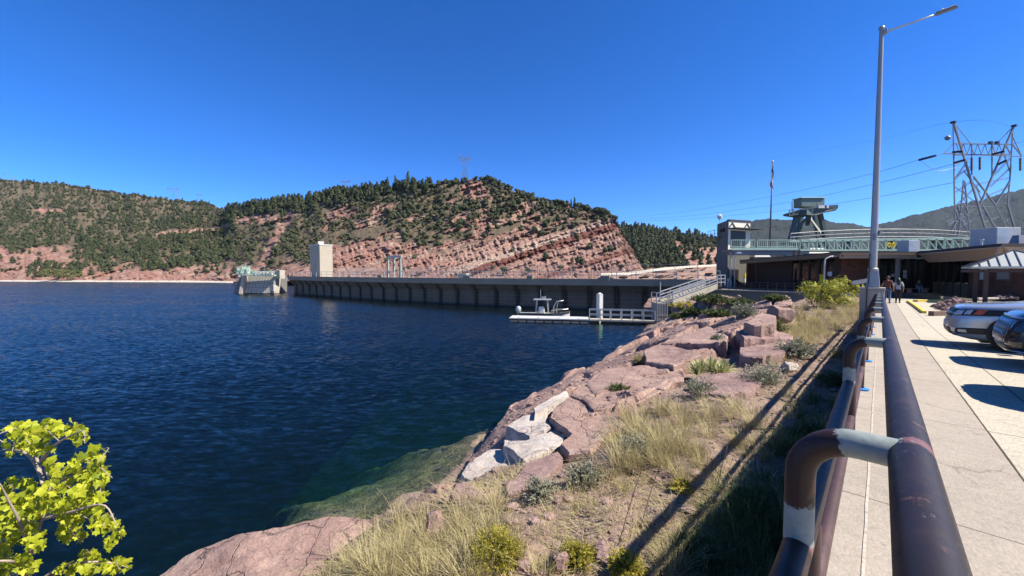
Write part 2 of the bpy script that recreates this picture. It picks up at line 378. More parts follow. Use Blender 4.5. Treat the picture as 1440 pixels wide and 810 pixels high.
def brick_mat():
    M = Mat('red_brick'); o = M.obj(); sep = M.n('ShaderNodeSeparateXYZ'); M.l(o, sep.inputs[0])
    hx = M.math('ADD', M.math('MULTIPLY', sep.outputs['X'], .43), M.math('MULTIPLY', sep.outputs['Y'], .9))
    cb = M.n('ShaderNodeCombineXYZ'); M.l(hx, cb.inputs[0]); M.l(sep.outputs['Z'], cb.inputs[1])
    b = M.n('ShaderNodeTexBrick'); M.l(cb.outputs[0], b.inputs['Vector']); b.inputs['Scale'].default_value = 1
    b.inputs['Brick Width'].default_value = .46; b.inputs['Row Height'].default_value = .16; b.inputs['Mortar Size'].default_value = .012
    b.inputs['Color1'].default_value = (.19, .075, .045, 1); b.inputs['Color2'].default_value = (.13, .052, .034, 1); b.inputs['Mortar'].default_value = (.18, .14, .12, 1)
    c = M.mix(1.0, b.outputs['Color'], M.ramp(M.noise(o, 1.4, 5), [(.3, .75), (.7, 1.25)]), 'MULTIPLY')
    return M.pbr(c, .9, 0, M.bump(b.outputs['Fac'], -.3, .01), .2)
m_brick = brick_mat()

def pipe_mat(name, base, hi, attr=None):
    M = Mat(name); o = M.obj()
    n1 = M.noise(o, 3.5, 6, .65); n2 = M.noise(o, 30, 4, .6)
    c = M.ramp(n1, [(.32, tuple(x*.75 for x in base)), (.55, base), (.72, hi)])
    chip = M.ramp(M.noise(o, 11, 6, .75), [(.60, 0.0), (.64, 1.0)])
    c = M.mix(M.math('MULTIPLY', chip, .6), c, (.15, .075, .06))
    scr = M.ramp(M.noise(M.mapping(o, (1, 1, 6), (.4, .3, .76)), 18, 5, .75), [(.66, 0.0), (.69, .5)]); c = M.mix(scr, c, (.30, .29, .28))
    if attr:
        k = M.math('ADD', M.attr(attr), M.math('MULTIPLY', M.math('SUBTRACT', M.noise(o, 24, 6, .75), .5), .75))
        pr = M.ramp(k, [(.47, 0.0), (.52, 1.0)])
        c = M.mix(pr, c, M.ramp(n2, [(.3, (.20, .245, .235)), (.7, (.32, .355, .34))]))
        k2 = M.ramp(M.math('ADD', M.attr('rust'), M.math('MULTIPLY', M.math('SUBTRACT', M.noise(o, 14, 5, .7), .5), .5)), [(.48, 0.0), (.54, 1.0)])
        c = M.mix(k2, c, (.17, .075, .075))
    return M.pbr(c, M.math('ADD', M.math('MULTIPLY', n2, .3), .34), 0, M.bump(n2, .2, .004), .32)
m_pipe = pipe_mat('dark_pipe_paint', (.020, .0125, .012), (.036, .021, .020), 'prim')
m_pipe_brown = pipe_mat('brown_pipe_paint', (.040, .018, .014), (.062, .028, .022), 'prim')
m_pipe_mid = pipe_mat('worn_pipe_paint', (.075, .042, .038), (.14, .085, .078))
m_blue = simple('blue_tape', (.02, .22, .72), .5, var=.1)

m_steel = simple('galvanised_steel', (.52, .53, .54), .42, .55, .15, 2)
m_steel_dark = simple('weathered_steel', (.24, .25, .27), .5, .5, .2, 1)
m_pylon = simple('dull_pylon_steel', (.30, .31, .32), .55, .35, .3, .5)
m_lamp = simple('silver_paint', (.36, .36, .37), .42, .45, .08, 2)
m_black = simple('black_metal', (.018, .017, .018), .45)
m_green = simple('pale_green_paint', (.43, .58, .46), .5, 0, .12, 1)
m_green_dark = simple('crane_green_paint', (.075, .11, .095), .5, 0, .2, 1)
m_green_mid = simple('crane_house_paint', (.17, .24, .205), .5, 0, .2, 1)
m_white_paint = simple('white_paint', (.60, .60, .58), .5, 0, .08, 1)
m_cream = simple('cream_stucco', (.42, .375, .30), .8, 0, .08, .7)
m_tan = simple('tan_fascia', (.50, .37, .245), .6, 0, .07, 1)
m_cream_lit = simple('sunlit_cream_render', (.80, .74, .63), .8, 0, .08, .7)  # brighter cream copy, sunlight on the tower front put into the colour
m_shaded_brick = simple('shaded_brick_wall', (.065, .035, .027), .85, 0, .2, 2)  # left wing brick with its deep shade darkened into the colour
m_pole_dark = simple('dark_bronze_pole', (.06, .05, .045), .5)
m_frame = simple('grey_green_frame_paint', (.36, .41, .37), .5, 0, .1, 1)
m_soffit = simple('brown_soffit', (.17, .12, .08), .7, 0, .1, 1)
m_dkbrown = simple('dark_brown_post', (.055, .028, .022), .6)
m_roof = simple('dark_roofing', (.045, .04, .04), .8, 0, .25, 1)
m_yellow = simple('kerb_yellow', (.72, .52, .06), .6, 0, .15, 3)
m_sign_y = simple('sign_yellow', (.80, .58, .02), .45)
m_paper = simple('poster_white', (.70, .72, .74), .6, 0, .15, 2)
m_hvac = simple('rooftop_unit_grey', (.50, .51, .53), .5, .2, .1, 1)
m_hvac_dark = simple('rooftop_unit_charcoal', (.09, .09, .10), .5, .1, .15, 1)
m_timber = simple('weathered_timber', (.17, .10, .075), .85, 0, .35, 4)
m_metalroof = simple('white_metal_roof', (.50, .53, .50), .4, .15, .08, 1)
m_rubber = simple('rubber', (.02, .02, .02), .8)
m_asphalt = simple('pale_road', (.50, .46, .39), .9, 0, .12, .5)
m_redearth = simple('road_bank_earth', (.34, .22, .17), .95, 0, .4, .8, .8, bdist=.4)
def glass_mat():
    M = Mat('dark_window_glass'); o = M.obj()
    return M.pbr(M.ramp(M.noise(o, .8, 3), [(.4, (.006, .007, .008)), (.65, (.025, .026, .028))]), .04, 0, None, .5)
m_glass = glass_mat()
def foliage(name, a, b, hi, rough=.75, trans=.25, attr='tint'):
    M = Mat(name); o = M.obj()
    t = M.math('ADD', M.attr(attr), M.math('MULTIPLY', M.n('ShaderNodeObjectInfo').outputs['Random'], .35))
    n = M.noise(o, 2.3, 3)
    f = M.math('ADD', M.math('MULTIPLY', t, .65), M.math('MULTIPLY', n, .45), True)
    c = M.ramp(f, [(.15, a), (.5, b), (.92, hi)])
    c = M.tone(c); p = M.n('ShaderNodeBsdfPrincipled'); M.l(c, p.inputs['Base Color']); p.inputs['Roughness'].default_value = rough; p.inputs['Specular IOR Level'].default_value = .25
    tl = M.n('ShaderNodeBsdfTranslucent'); M.l(c, tl.inputs['Color'])
    mx = M.n('ShaderNodeMixShader'); mx.inputs[0].default_value = trans; M.l(p.outputs[0], mx.inputs[1]); M.l(tl.outputs[0], mx.inputs[2])
    M.l(mx.outputs[0], M.out.inputs['Surface']); return M.m
m_juniper = foliage('juniper_foliage', (.030, .042, .018), (.066, .084, .038), (.13, .142, .072), trans=.12)
m_pine = foliage('pine_foliage', (.025, .038, .016), (.055, .075, .033), (.11, .126, .060), trans=.12)
m_grass = foliage('dry_grass', (.18, .175, .07), (.46, .395, .19), (.66, .575, .35), trans=.35)
m_sage = foliage('sagebrush', (.10, .12, .075), (.24, .25, .17), (.42, .42, .32), trans=.2)
m_rabbit = foliage('rabbitbrush', (.10, .13, .03), (.34, .32, .06), (.66, .55, .08), trans=.3)
m_yucca = foliage('yucca_blades', (.14, .17, .05), (.38, .40, .16), (.62, .60, .33), trans=.25)
m_olive = foliage('olive_shore_shrub', (.05, .06, .02), (.12, .13, .05), (.22, .21, .09), trans=.2)
m_bush = foliage('yellow_green_bush', (.07, .10, .02), (.32, .34, .05), (.60, .56, .10), trans=.35)
m_maple = foliage('sunlit_maple_leaves', (.16, .22, .012), (.46, .52, .025), (.70, .72, .06), rough=.5, trans=.45)
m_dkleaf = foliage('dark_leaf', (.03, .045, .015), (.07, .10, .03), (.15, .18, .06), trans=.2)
m_bark = simple('bark', (.16, .11, .085), .9, 0, .35, 6, .6)
m_twig = simple('pale_twig', (.38, .31, .25), .85, 0, .25, 8)
# ------------------------------------------------------------------ ground sheet, lake, bank
gs = MB(); gs.quad((-7000, -3000, -9.2), (7000, -3000, -9.2), (7000, 9000, -9.2), (-7000, 9000, -9.2))
tag(gs.build('ground', m_forest_hill), kind='structure')
lk = MB(); lk.prism([(-1500, -150), (60, -150), (60, 380), (-1500, 380)], -10, 0)
tag(lk.build('lake_water', m_water), kind='structure')

U_S = [-10, 0, 2, 4, 6, 9.7, 15.7, 23.7, 30, 39, 50, 54, 57, 60]
V_S = [-7.2, -7.3, -7.6, -7.8, -7.7, -9.3, -10.9, -12.0, -13.2, -15.5, -16.0, -16.2, -20, -30]
def bank_z(x, y, detail=True):
    x = np.asarray(x, float); y = np.asarray(y, float)
    u, v = UV(x, y)
    vs = np.interp(u, U_S, V_S)+.55*fbm(u*.35, v*.0, seed=5, oct=3)
    zf = np.minimum(2.3+.016*u, zs(u)-.5)
    top = -2.0
    t = (top-v)/(top-vs)
    z = zf*(1-np.clip(t, 0, 1)**1.7)
    out = np.maximum(vs-v, 0)
    # the bed shelves gently off the near point and drops away elsewhere
    sw = (4.4-3.7*smooth(7.0, 11.5, u))*(1+.35*fbm(u*.4, v*.4, seed=6, oct=3))
    kq = np.interp(u, [-1.5, 3.6, 7.5, 10.5], [.5, .045, .045, .6])*(1+.12*fbm(u*.3, v*.3, seed=6, oct=2))
    zu = -(.12*out+kq*out*out)
    z = np.where(t > 1, np.maximum(zu, -8.8), z)
    if detail:
        amp = .10+.18*smooth(.15, .6, t)*(1-smooth(2.2, 3.2, t))
        amp = amp*(1-.75*smooth(1.0, 1.3, t))
        z = z-1.5*smooth(41, 44, u)*smooth(-6.0, -8.5, v)*smooth(-16.5, -15, v)
        z = z+amp*fbm(x*.6, y*.6, seed=11, oct=5)+.05*fbm(x*3.1, y*3.1, seed=15, oct=3)
    z = np.where(v > -.28, zs(u)-.5, z)
    return z
def plates(u, v, su, sv, seed):
    """fractured slabs: each cell has its own height and tilt, gaps between"""
    a = u/su+.25*fbm(u*.5, v*.5, seed=seed+1, oct=3); b = v/sv+.25*fbm(u*.5+9, v*.5, seed=seed+2, oct=3)
    ia, ib = np.floor(a).astype(np.int64), np.floor(b).astype(np.int64); f1 = np.full(a.shape, 9.); f2 = f1.copy(); hh = np.zeros(a.shape); cu = hh.copy(); cv = hh.copy()
    z0 = np.zeros_like(ia)
    for da in (-1, 0, 1):
        for db in (-1, 0, 1):
            ca, cb = ia+da, ib+db; pa = ca+.15+.7*_h(ca, cb, z0, seed+3); pb = cb+.15+.7*_h(ca, cb, z0, seed+4); d = np.hypot(a-pa, b-pb)
            h = (_h(ca, cb, z0, seed+5)-.5)+(_h(ca, cb, z0, seed+6)-.5)*(a-pa)*.9+(_h(ca, cb, z0, seed+7)-.35)*(b-pb)*.9
            n = d < f1; f2 = np.where(n, f1, np.minimum(f2, d)); hh = np.where(n, h, hh); cu = np.where(n, pa, cu); cv = np.where(n, pb, cv); f1 = np.where(n, d, f1)
    return hh, f2-f1, cu*su, cv*sv
def ledge_band(u, v):
    n = 1.1*fbm(u*.22, v*.25, seed=121, oct=3)
    edge = np.interp(u, [4.5, 6.2, 8.5, 10.5, 13, 18, 24, 30, 36, 42], [-6.7, -5.4, -4.5, -4.3, -4.0, -3.8, -3.6, -3.7, -4.6, -9])
    vs = np.interp(u, U_S, V_S)
    return smooth(.35, -.35, v+n*.55-edge)*smooth(4.3, 5.3, u+n*.4)*smooth(41.5, 39, u+n)
def bleached(cu, cv):
    """whole slabs washed pale near the water"""
    d = cv-np.interp(cu, U_S, V_S)
    return ((cu > 4.6) & (cu < 4.7) & (d < 3.3-.25*(cu-6)) & (d > -1.2)).astype(float)
def ledge_z(x, y):
    u, v = UV(np.asarray(x, float), np.asarray(y, float))
    b = ledge_band(u, v); vs = np.interp(u, U_S, V_S)+.7*fbm(u*.35, u*0+3, seed=8, oct=3); far = 1+smooth(15, 28, u)*1.5
    h1, g1, cu, cv = plates(u, v, 3.3, 1.75, 200); h2, g2, _a, _b = plates(u, v, 1.2, .8, 300)
    wm = bleached(cu, cv)*smooth(.0, .16, g1); h1 = h1*smooth(.0, .13, g1); h2 = h2*smooth(.0, .12, g2)
    z = bank_z(x, y, False)+far*(.36+.34*h1)+.16*wm+.05*h2-.40*smooth(.06, .0, g1)-(.04+.22*wm)*smooth(.05, .0, g2)+.12*wm*h2+.04*fbm(u*1.3, v*1.3, seed=131, oct=5)+.5*far*smooth(24, 33, u)*fbm(u*.28, v*.3, seed=137, oct=2)
    z = z-np.maximum(vs-.35-v, 0)*1.1
    b = b*(1-smooth(.7, 1.5, vs-v))
    return z-(1-b)*2.2
SGX = np.arange(-14, 46.01, .1); SGY = np.arange(-8, 62.01, .1)
_sx, _sy = np.meshgrid(SGX, SGY); SG = np.maximum(bank_z(_sx, _sy), ledge_z(_sx, _sy))
def surf_z(x, y):
    fx_ = np.clip((np.asarray(x, float)+14)/.1, 0, len(SGX)-1.001); fy_ = np.clip((np.asarray(y, float)+8)/.1, 0, len(SGY)-1.001); i = fx_.astype(int); j = fy_.astype(int); a = fx_-i; b = fy_-j
    return SG[j, i]*(1-a)*(1-b)+SG[j, i+1]*a*(1-b)+SG[j+1, i]*(1-a)*b+SG[j+1, i+1]*a*b
def hit(px, py, dmax=70):
    r = ray(px, py); ds = np.concatenate([np.arange(1.0, 20, .04), np.arange(20, dmax, .15)])
    zr = EYE+r[2]/r[1]*ds; zt = surf_z(r[0]/r[1]*ds, ds)
    i = np.argmax(zr < zt)
    if not (zr < zt).any(): return None
    d = ds[i]; return Vector((r[0]/r[1]*d, d, float(zt[i])))
gx = np.concatenate([np.arange(-14, 4, .11), np.arange(4, 46, .16)]); gy = np.concatenate([np.arange(-7, 1, .3), np.arange(1, 18, .09), np.arange(18, 62, .19)])
XX, YY = np.meshgrid(gx, gy)
ZZ = bank_z(XX, YY)
wet = 1-smooth(-.12, .16, ZZ+.08*fbm(XX*1.2, YY*1.2, seed=3, oct=3))
bank = np_obj('lake_bank_ground', np.stack([XX, YY, ZZ], -1).reshape(-1, 3), grid_faces(len(gy), len(gx)), m_soil, {'wet': wet})
tag(bank, kind='structure')

lu = np.concatenate([np.arange(4, 16, .05), np.arange(16, 43, .09)]); lv = np.arange(-18, -3.6, .055)
LU, LV = np.meshgrid(lu, lv); LX = LU*WX+LV*WY; LY = LU*WY-LV*WX; LZ = ledge_z(LX, LY)
vsl = np.interp(LU, U_S, V_S)
bl = smooth(5.6, 6.4, LU)*smooth(13.5, 10.5, LU)*smooth(2.3, 1.1, LV-vsl+.35*(LU-9)*.3)*smooth(-.9, -.3, LV-vsl)
_h1, _g1, _cu, _cv = plates(LU, LV, 3.3, 1.75, 200); bl = bleached(_cu, _cv)*.95*smooth(.0, .05, _g1)
lw_ = 1-smooth(-.05, .16, LZ+.06*fbm(LX*1.5, LY*1.5, seed=4, oct=3))
lm_ = np_mesh('rock_ledge', np.stack([LX, LY, LZ], -1).reshape(-1, 3), grid_faces(len(lv), len(lu)), m_ledge, {'bleach': bl, 'wet': lw_}); lm_.set_sharp_from_angle(angle=math.radians(30))
lo_ = bpy.data.objects.new('rock_ledge', lm_); COL.objects.link(lo_); tag(lo_, kind='structure')

# ------------------------------------------------------------------ hills across the lake
CT = [  # photo column, base row, base distance, crest row, crest distance
    (-300, 394, 330, 222, 700), (-150, 394.5, 290, 234, 660), (0, 395, 258, 247, 620), (80, 395.3, 248, 254, 590), (150, 395.6, 245, 265, 560), (230, 396, 240, 275, 520),
    (290, 396.5, 232, 282, 480), (312, 396.5, 226, 286, 440), (330, 396.5, 220, 283, 380), (380, 396, 190, 276, 345), (420, 395, 165, 271, 325), (470, 394, 150, 263, 300),
    (520, 394, 144, 258, 282), (560, 394, 141, 254, 270), (600, 394, 138, 252, 262), (650, 394, 135, 251, 252), (686, 394, 133, 249, 246), (702, 394, 132, 254, 242), (722, 394, 131, 264, 236),
    (760, 394, 129, 277, 226), (800, 394, 127, 285, 216), (840, 394, 125, 292, 206), (856, 394, 124, 299, 200), (867, 393, 123, 313, 194), (878, 392, 123, 333, 184), (890, 391, 123, 352, 170), (900, 390, 123, 371, 155), (908, 388, 123, 383, 140)]
CT = np.array(CT, float)
YB = np.array([(430, 388), (455, 352), (470, 346), (520, 338), (560, 341), (620, 354), (660, 346), (700, 336), (760, 331), (800, 323), (850, 306), (870, 306), (910, 306)], float)
def cliff_mask(x, y):
    yb = np.interp(x, YB[:, 0], YB[:, 1])
    return smooth(-5, 4, y-yb+7*fbm(x*.05, y*.05, seed=31, oct=3))*smooth(428, 450, x)
def rock_mask(x, y):
    r = cliff_mask(x, y)
    n = fbm(x*.035, y*.06, seed=41, oct=4)
    sh = smooth(377, 384, y+5*n+6*smooth(120, 300, x))*(x < 460)          # red shore cliffs
    left = smooth(345, 352, y+6*n)*(1-smooth(85, 125, x+10*n))
    gully = 1-smooth(4, 10, np.abs(x-(408-(y-300)*.55)+3*n))
    gully = gully*smooth(296, 304, y)*(1-smooth(374, 384, y))
    cut = (1-smooth(4, 8, np.abs(y-(311-(x-330)*.06)+2*n)))*smooth(325, 335, x)*(1-smooth(392, 402, x))
    cut2 = (1-smooth(2, 4, np.abs(y-(331-(x-225)*.12)+2*n)))*smooth(215, 225, x)*(1-smooth(320, 330, x))
    cut3 = (1-smooth(1.5, 3.5, np.abs(y-296.5+2*n)))*smooth(46, 52, x)*(1-smooth(84, 90, x))
    tops = (1-smooth(12, 22, np.hypot((x-672)*.8, (y-268)*1.3)+8*n))
    lump = smooth(.12, .42, fbm((x-.31*(y-383))*.03, ((y-383)+.325*(x-660))*.11, seed=47, oct=4))*smooth(430, 480, x)*smooth(270, 290, y)
    low = smooth(355, 375, y+8*n)*smooth(100, 130, x)*.75*smooth(.0, .4, fbm(x*.06, y*.08, seed=49, oct=3)+.15)*(x < 460)
    return np.clip(np.maximum.reduce([r, sh, left, gully, cut, cut2, cut3, tops, lump*.9, low]), 0, 1)
def hill_depth(x, t):
    db = np.interp(x, CT[:, 0], CT[:, 2]); dc = np.interp(x, CT[:, 0], CT[:, 4])
    e = np.interp(x, [0, 300, 430, 900], [1.25, 1.15, 1.0, .8])
    return db+(dc-db)*t**e
def hill_row(x, t):
    yb = np.interp(x, CT[:, 0], CT[:, 1]); yc = np.interp(x, CT[:, 0], CT[:, 3])+np.interp(x, [-300, 290, 330, 600, 640, 700, 760, 850, 868], [4, 4, 9, 9, 3.5, 3, 5, 5, 0])+1.5*fbm(x*.08, x*0, seed=71, oct=3)
    return yb+(yc-yb)*t
def hill_point(x, t):
    y = hill_row(x, t); d = hill_depth(x, t)
    rm = rock_mask(x, y)
    st = (y-383)+.325*(x-660)
    ridg = 1-np.abs(fbm(x*.055, y*.10, seed=61, oct=5))*1.6
    led = np.abs(((st/13.0+.8*fbm(x*.03, y*.03, seed=63, oct=3)) % 1)-.5)*2
    scale = np.clip(d/190, .6, 2.0)
    pa = x-.31*(y-383); lay = fbm(pa*.012, st*.16, seed=62, oct=4); joint = 1-2*np.abs(fbm(pa*.16, st*.035, seed=65, oct=4)); blk = fbm(pa*.07, st*.12, seed=69, oct=4)
    steps = ((st/9.0+.5*lay) % 1.0)
    d = d+scale*(rm*(2.6*lay+2.2*steps*smooth(420, 470, x)+1.5*blk-1.1*joint+1.4*fbm(x*.3, y*.3, seed=66, oct=4))+(1-rm)*2.6*fbm(x*.06, y*.09, seed=67, oct=4))*smooth(0, .05, t)*smooth(1.02, .97, t)
    r0 = (x-720)/FPX; b = (405-y)/FPX; ry = CP+b*SP; rz = -SP+b*CP
    return r0/ry*d, d, EYE+rz/ry*d, y, rm, st
xs = np.concatenate([np.arange(-300, 0, 5), np.arange(0, 430, 2), np.arange(430, 908.5, 1.25)]); ts = np.linspace(0, 1, 150)
XA, TA = np.meshgrid(xs, ts)
hx, hy, hz, hrow, hrm, hst = hill_point(XA, TA)
# the far side falls away behind the crest
bx = []; 
for k, (dd, dz) in enumerate(((14, -4), (60, -26), (170, -70))):
    f = 1+dd/hy[-1]; bx.append((hx[-1]*f, hy[-1]+dd, np.maximum(hz[-1]+dz, -9)))
vx = np.concatenate([hx]+[b[0][None] for b in bx]); vy = np.concatenate([hy]+[b[1][None] for b in bx]); vz = np.concatenate([hz]+[b[2][None] for b in bx])
ext = lambda a, val=None: np.concatenate([a]+[a[-1:] if val is None else np.full_like(a[-1:], val)]*3)
stn = .48-hst/110.0
cl = smooth(600, 660, XA)*cliff_mask(XA, hrow)
white_shore = smooth(.035, .012, TA)*(XA < 335)
hill = np_obj('hillside', np.stack([vx, vy, vz], -1).reshape(-1, 3), grid_faces(len(ts)+3, len(xs)), m_hill, {'rock': ext(hrm), 'strata': ext(stn), 'cliff': ext(cl)})
tag(hill, kind='structure')
# pale shoreline band of washed stones left by the lake level
sb = []; 
sx = np.arange(-300, 331, 4)
for k, zz in ((0, -.3), (1, .35), (2, .85)):
    yb = np.interp(sx, CT[:, 0], CT[:, 1]); db = np.interp(sx, CT[:, 0], CT[:, 2])-7+k*3.4+1.0*vnoise(sx*.2, sx*0+k, seed=3)
    sb.append(np.stack([(sx-720)/FPX*db, db, np.full_like(db, zz, dtype=float)+.15*vnoise(sx*.3, sx*0+k*3, seed=8)*(k > 0)], -1))
def shore_mat():
    M = Mat('washed_shore_stones'); o = M.obj(); n = M.noise(o, .8, 6, .7)
    return M.pbr(M.ramp(n, [(.35, (.30, .24, .2)), (.5, (.55, .49, .43)), (.65, (.68, .63, .57))]), .95, 0, M.bump(n, 1, .5), .2)
tag(np_obj('lake_shore', np.concatenate(sb), grid_faces(3, len(sx)), shore_mat()), kind='structure')

# forested hill behind the dam's right end
FT = np.array([(800, 386, 250, 312, 430), (868, 386, 250, 319, 430), (905, 386, 235, 322, 430), (940, 386, 222, 327, 430), (975, 386, 212, 333, 430), (1005, 386, 205, 336, 440), (1040, 386, 200, 346, 450), (1070, 386, 200, 366, 460), (1200, 386, 200, 372, 470)], float)
def fhill_point(x, t):
    yb = np.interp(x, FT[:, 0], FT[:, 1]); yc = np.interp(x, FT[:, 0], FT[:, 3])+1.2*fbm(x*.09, x*0, seed=73, oct=3); db = np.interp(x, FT[:, 0], FT[:, 2]); dc = np.interp(x, FT[:, 0], FT[:, 4])
    y = yb+(yc-yb)*t; d = db+(dc-db)*t
    n = fbm(x*.06, y*.09, seed=81, oct=4)
    rm = smooth(960, 975, x+12*n-(y-372)*.9)*smooth(341, 350, y+6*n)*(1-smooth(376, 380, y)*.2)
    rm = np.maximum(rm, smooth(376, 380, y+2*n)*smooth(905, 915, x))*(1-smooth(1030, 1060, x))
    d = d+(rm*4*fbm(x*.2, y*.24, seed=83, oct=4)+(1-rm)*4*n)*smooth(0, .1, t)*smooth(1.02, .95, t)
    r0 = (x-720)/FPX; b = (405-y)/FPX; ry = CP+b*SP; rz = -SP+b*CP
    return r0/ry*d, d, EYE+rz/ry*d, y, rm
XF, TF = np.meshgrid(np.arange(800, 1201, 2.0), np.linspace(0, 1, 60))
fx, fy, fz, frow, frm = fhill_point(XF, TF)
fb = [(fx[-1]*1.1, fy[-1]*1.1, fz[-1]-12), (fx[-1]*1.5, fy[-1]*1.5, fz[-1]-60)]
fh = np_obj('forest_hill', np.concatenate([np.stack([fx, fy, fz], -1).reshape(-1, 3)]+[np.stack(q, -1) for q in fb]), grid_faces(62, XF.shape[1]), m_forest_hill,
            {'rock': np.concatenate([frm, frm[-1:], frm[-1:]]), 'strata': np.zeros((62, XF.shape[1])), 'cliff': np.zeros((62, XF.shape[1]))})
tag(fh, kind='structure')
# road leaving the dam and its bank
def strip(name, mat, A, B, n=40, amp=0):
    A = np.array(A, float); B = np.array(B, float); q = np.linspace(0, len(A)-1, n); ii = np.arange(len(A))
    a = np.stack([np.interp(q, ii, A[:, k]) for k in range(3)], -1); b = np.stack([np.interp(q, ii, B[:, k]) for k in range(3)], -1)
    V = []
    for k in range(9):
        r = a+(b-a)*k/8
        if 0 < k < 8: r = r+np.stack([0*r[:, 0], amp*fbm(r[:, 0]*.5, r[:, 2]*1.5, seed=5), 0*r[:, 0]], -1)
        V.append(r)
    o = np_obj(name, np.concatenate(V), grid_faces(9, n), mat); return tag(o, kind='structure')
rt = [P(845, 384.2, 118), P(880, 383.2, 124), P(905, 380, 138), P(935, 376, 158), P(970, 373.6, 180), P(1010, 371.6, 205), P(1060, 370, 235)]
rb = [P(845, 387.5, 112), P(880, 387, 117), P(905, 384, 130), P(935, 379.6, 150), P(970, 376.4, 172), P(1010, 374, 197), P(1060, 372, 226)]
strip('road', m_asphalt, rt, rb)
strip('road_bank', m_redearth, [p+Vector((0, 0, -.03)) for p in rb], [P(845, 394, 104), P(880, 394, 108), P(905, 394, 118), P(935, 394, 132), P(970, 394, 148), P(1010, 394, 165), P(1060, 394, 185)], amp=5)
# distant mountain
MR = np.array([(900, 352), (960, 344), (1000, 338), (1030, 322), (1055, 313), (1085, 308), (1130, 308), (1175, 312), (1220, 318), (1250, 313), (1280, 305), (1300, 300), (1340, 291), (1380, 280), (1440, 266), (1520, 250), (1650, 235), (1800, 260)], float)
mxs = np.arange(900, 1801, 3.0); mts = np.linspace(0, 1, 60)
XM, TM = np.meshgrid(mxs, mts)
my = 386+(np.interp(XM, MR[:, 0], MR[:, 1])-386)*TM; md = 900+1300*TM+70*fbm(XM*.02, TM*4, seed=91, oct=5)
rr_ = (XM-720)/FPX; bb_ = (405-my)/FPX; ry_ = CP+bb_*SP
mz = EYE+(-SP+bb_*CP)/ry_*md+4.5*vnoise(XM*.45, TM*60, seed=95)*TM+7*fbm(XM*.05, TM*8, seed=96, oct=3)*TM
mxx = rr_/ry_*md
MV = np.concatenate([np.stack([mxx, md, mz], -1).reshape(-1, 3), np.stack([mxx[-1]*1.5, md[-1]*1.5, mz[-1]*.5], -1)])
tag(np_obj('mountain', MV, grid_faces(61, len(mxs)), m_mount), kind='structure')
# ------------------------------------------------------------------ trees on the hills
def ico(sub):
    bm = bmesh.new(); bmesh.ops.create_icosphere(bm, subdivisions=sub, radius=1); bm.verts.ensure_lookup_table()
    V = np.array([v.co[:] for v in bm.verts]); F = np.array([[v.index for v in f.verts] for f in bm.faces]); bm.free(); return V, F
ICO1 = ico(1); ICO2 = ico(2)
def leaf_tris(C, N, size, rng):
    """one ragged triangle per centre, roughly facing N"""
    n = len(C); T = np.cross(N, rng.normal(size=(n, 3))); T /= np.linalg.norm(T, axis=1)[:, None]+1e-9
    Bv = np.cross(N, T); sz = size*rng.uniform(.6, 1.4, (n, 1))
    V = np.stack([C-T*sz-Bv*sz*.6, C+T*sz-Bv*sz*.5, C+Bv*sz*1.1+N*sz*.25], 1).reshape(-1, 3)
    return V, np.arange(3*n).reshape(-1, 3)
def make_tree(kind, seed, nleaf):
    rng = np.random.default_rng(seed); V = []; F = []; T = []; off = 0
    lobes = []
    if kind == 'juniper':
        for k in range(7):
            a = rng.uniform(0, 6.28); r = rng.uniform(.05, .30); z = rng.uniform(.28, .80); lobes.append((r*math.cos(a), r*math.sin(a), z, rng.uniform(.17, .29)*(1.12-.45*abs(z-.45)), 1.0))
    else:
        n = 7
        for k in range(n):
            z = .2+.75*k/(n-1); r = .26*(1-k/n)**.8+.03; a = rng.uniform(0, 6.28); q = rng.uniform(0, .06); lobes.append((q*math.cos(a), q*math.sin(a), z, r*rng.uniform(.85, 1.2), .55))
    for x, y, z, r, sq in lobes:
        v, f = ICO1; w = v*(r*.86)*(1+.22*rng.normal(size=(len(v), 1)))*np.array([1, 1, sq])+np.array([x, y, z])
        V.append(w); F.append(f+off); T.append(np.full(len(w), rng.uniform(.05, .45))); off += len(w)
    L = np.array(lobes); idx = rng.integers(0, len(L), nleaf); N = rng.normal(size=(nleaf, 3)); N[:, 2] += .35; N /= np.linalg.norm(N, axis=1)[:, None]
    C = L[idx, :3]+N*np.stack([L[idx, 3]]*2+[L[idx, 3]*L[idx, 4]], -1)*rng.uniform(.85, 1.15, (nleaf, 1))
    C[:, 2] = np.maximum(C[:, 2], .06)
    v, f = leaf_tris(C, N, .075 if kind == 'juniper' else .06, rng)
    V.append(v); F.append(f+off); T.append(np.repeat(rng.uniform(.1, .9, nleaf), 3)); off += len(v)
    # trunk
    k = 5; tr = [(.035*math.cos(6.283*i/k), .035*math.sin(6.283*i/k), 0) for i in range(k)]+[(.02*math.cos(6.283*i/k), .02*math.sin(6.283*i/k), .35) for i in range(k)]
    tf = [(i, (i+1) % k, k+i) for i in range(k)]+[((i+1) % k, k+(i+1) % k, k+i) for i in range(k)]
    V.append(np.array(tr)); F.append(np.array(tf)+off); T.append(np.zeros(2*k))
    return np.concatenate(V), np.concatenate(F), np.concatenate(T)
JUN = [make_tree('juniper', 100+i, 90) for i in range(5)]; PIN = [make_tree('pine', 200+i, 110) for i in range(4)]
trees = []
def place_trees(n, x0, x1, fn, dens, hfn):
    x = RNG.uniform(x0, x1, n); t = RNG.uniform(.01, 1.0, n)
    X, Y, Z, row, rm = fn(x, t)[:5]
    keep = RNG.uniform(0, 1, n) < dens(x, row, rm)
    for i in np.nonzero(keep)[0]:
        h, kind = hfn(x[i], row[i], Y[i]); trees.append((X[i], Y[i], Z[i]-.15, h, kind, x[i], row[i]))
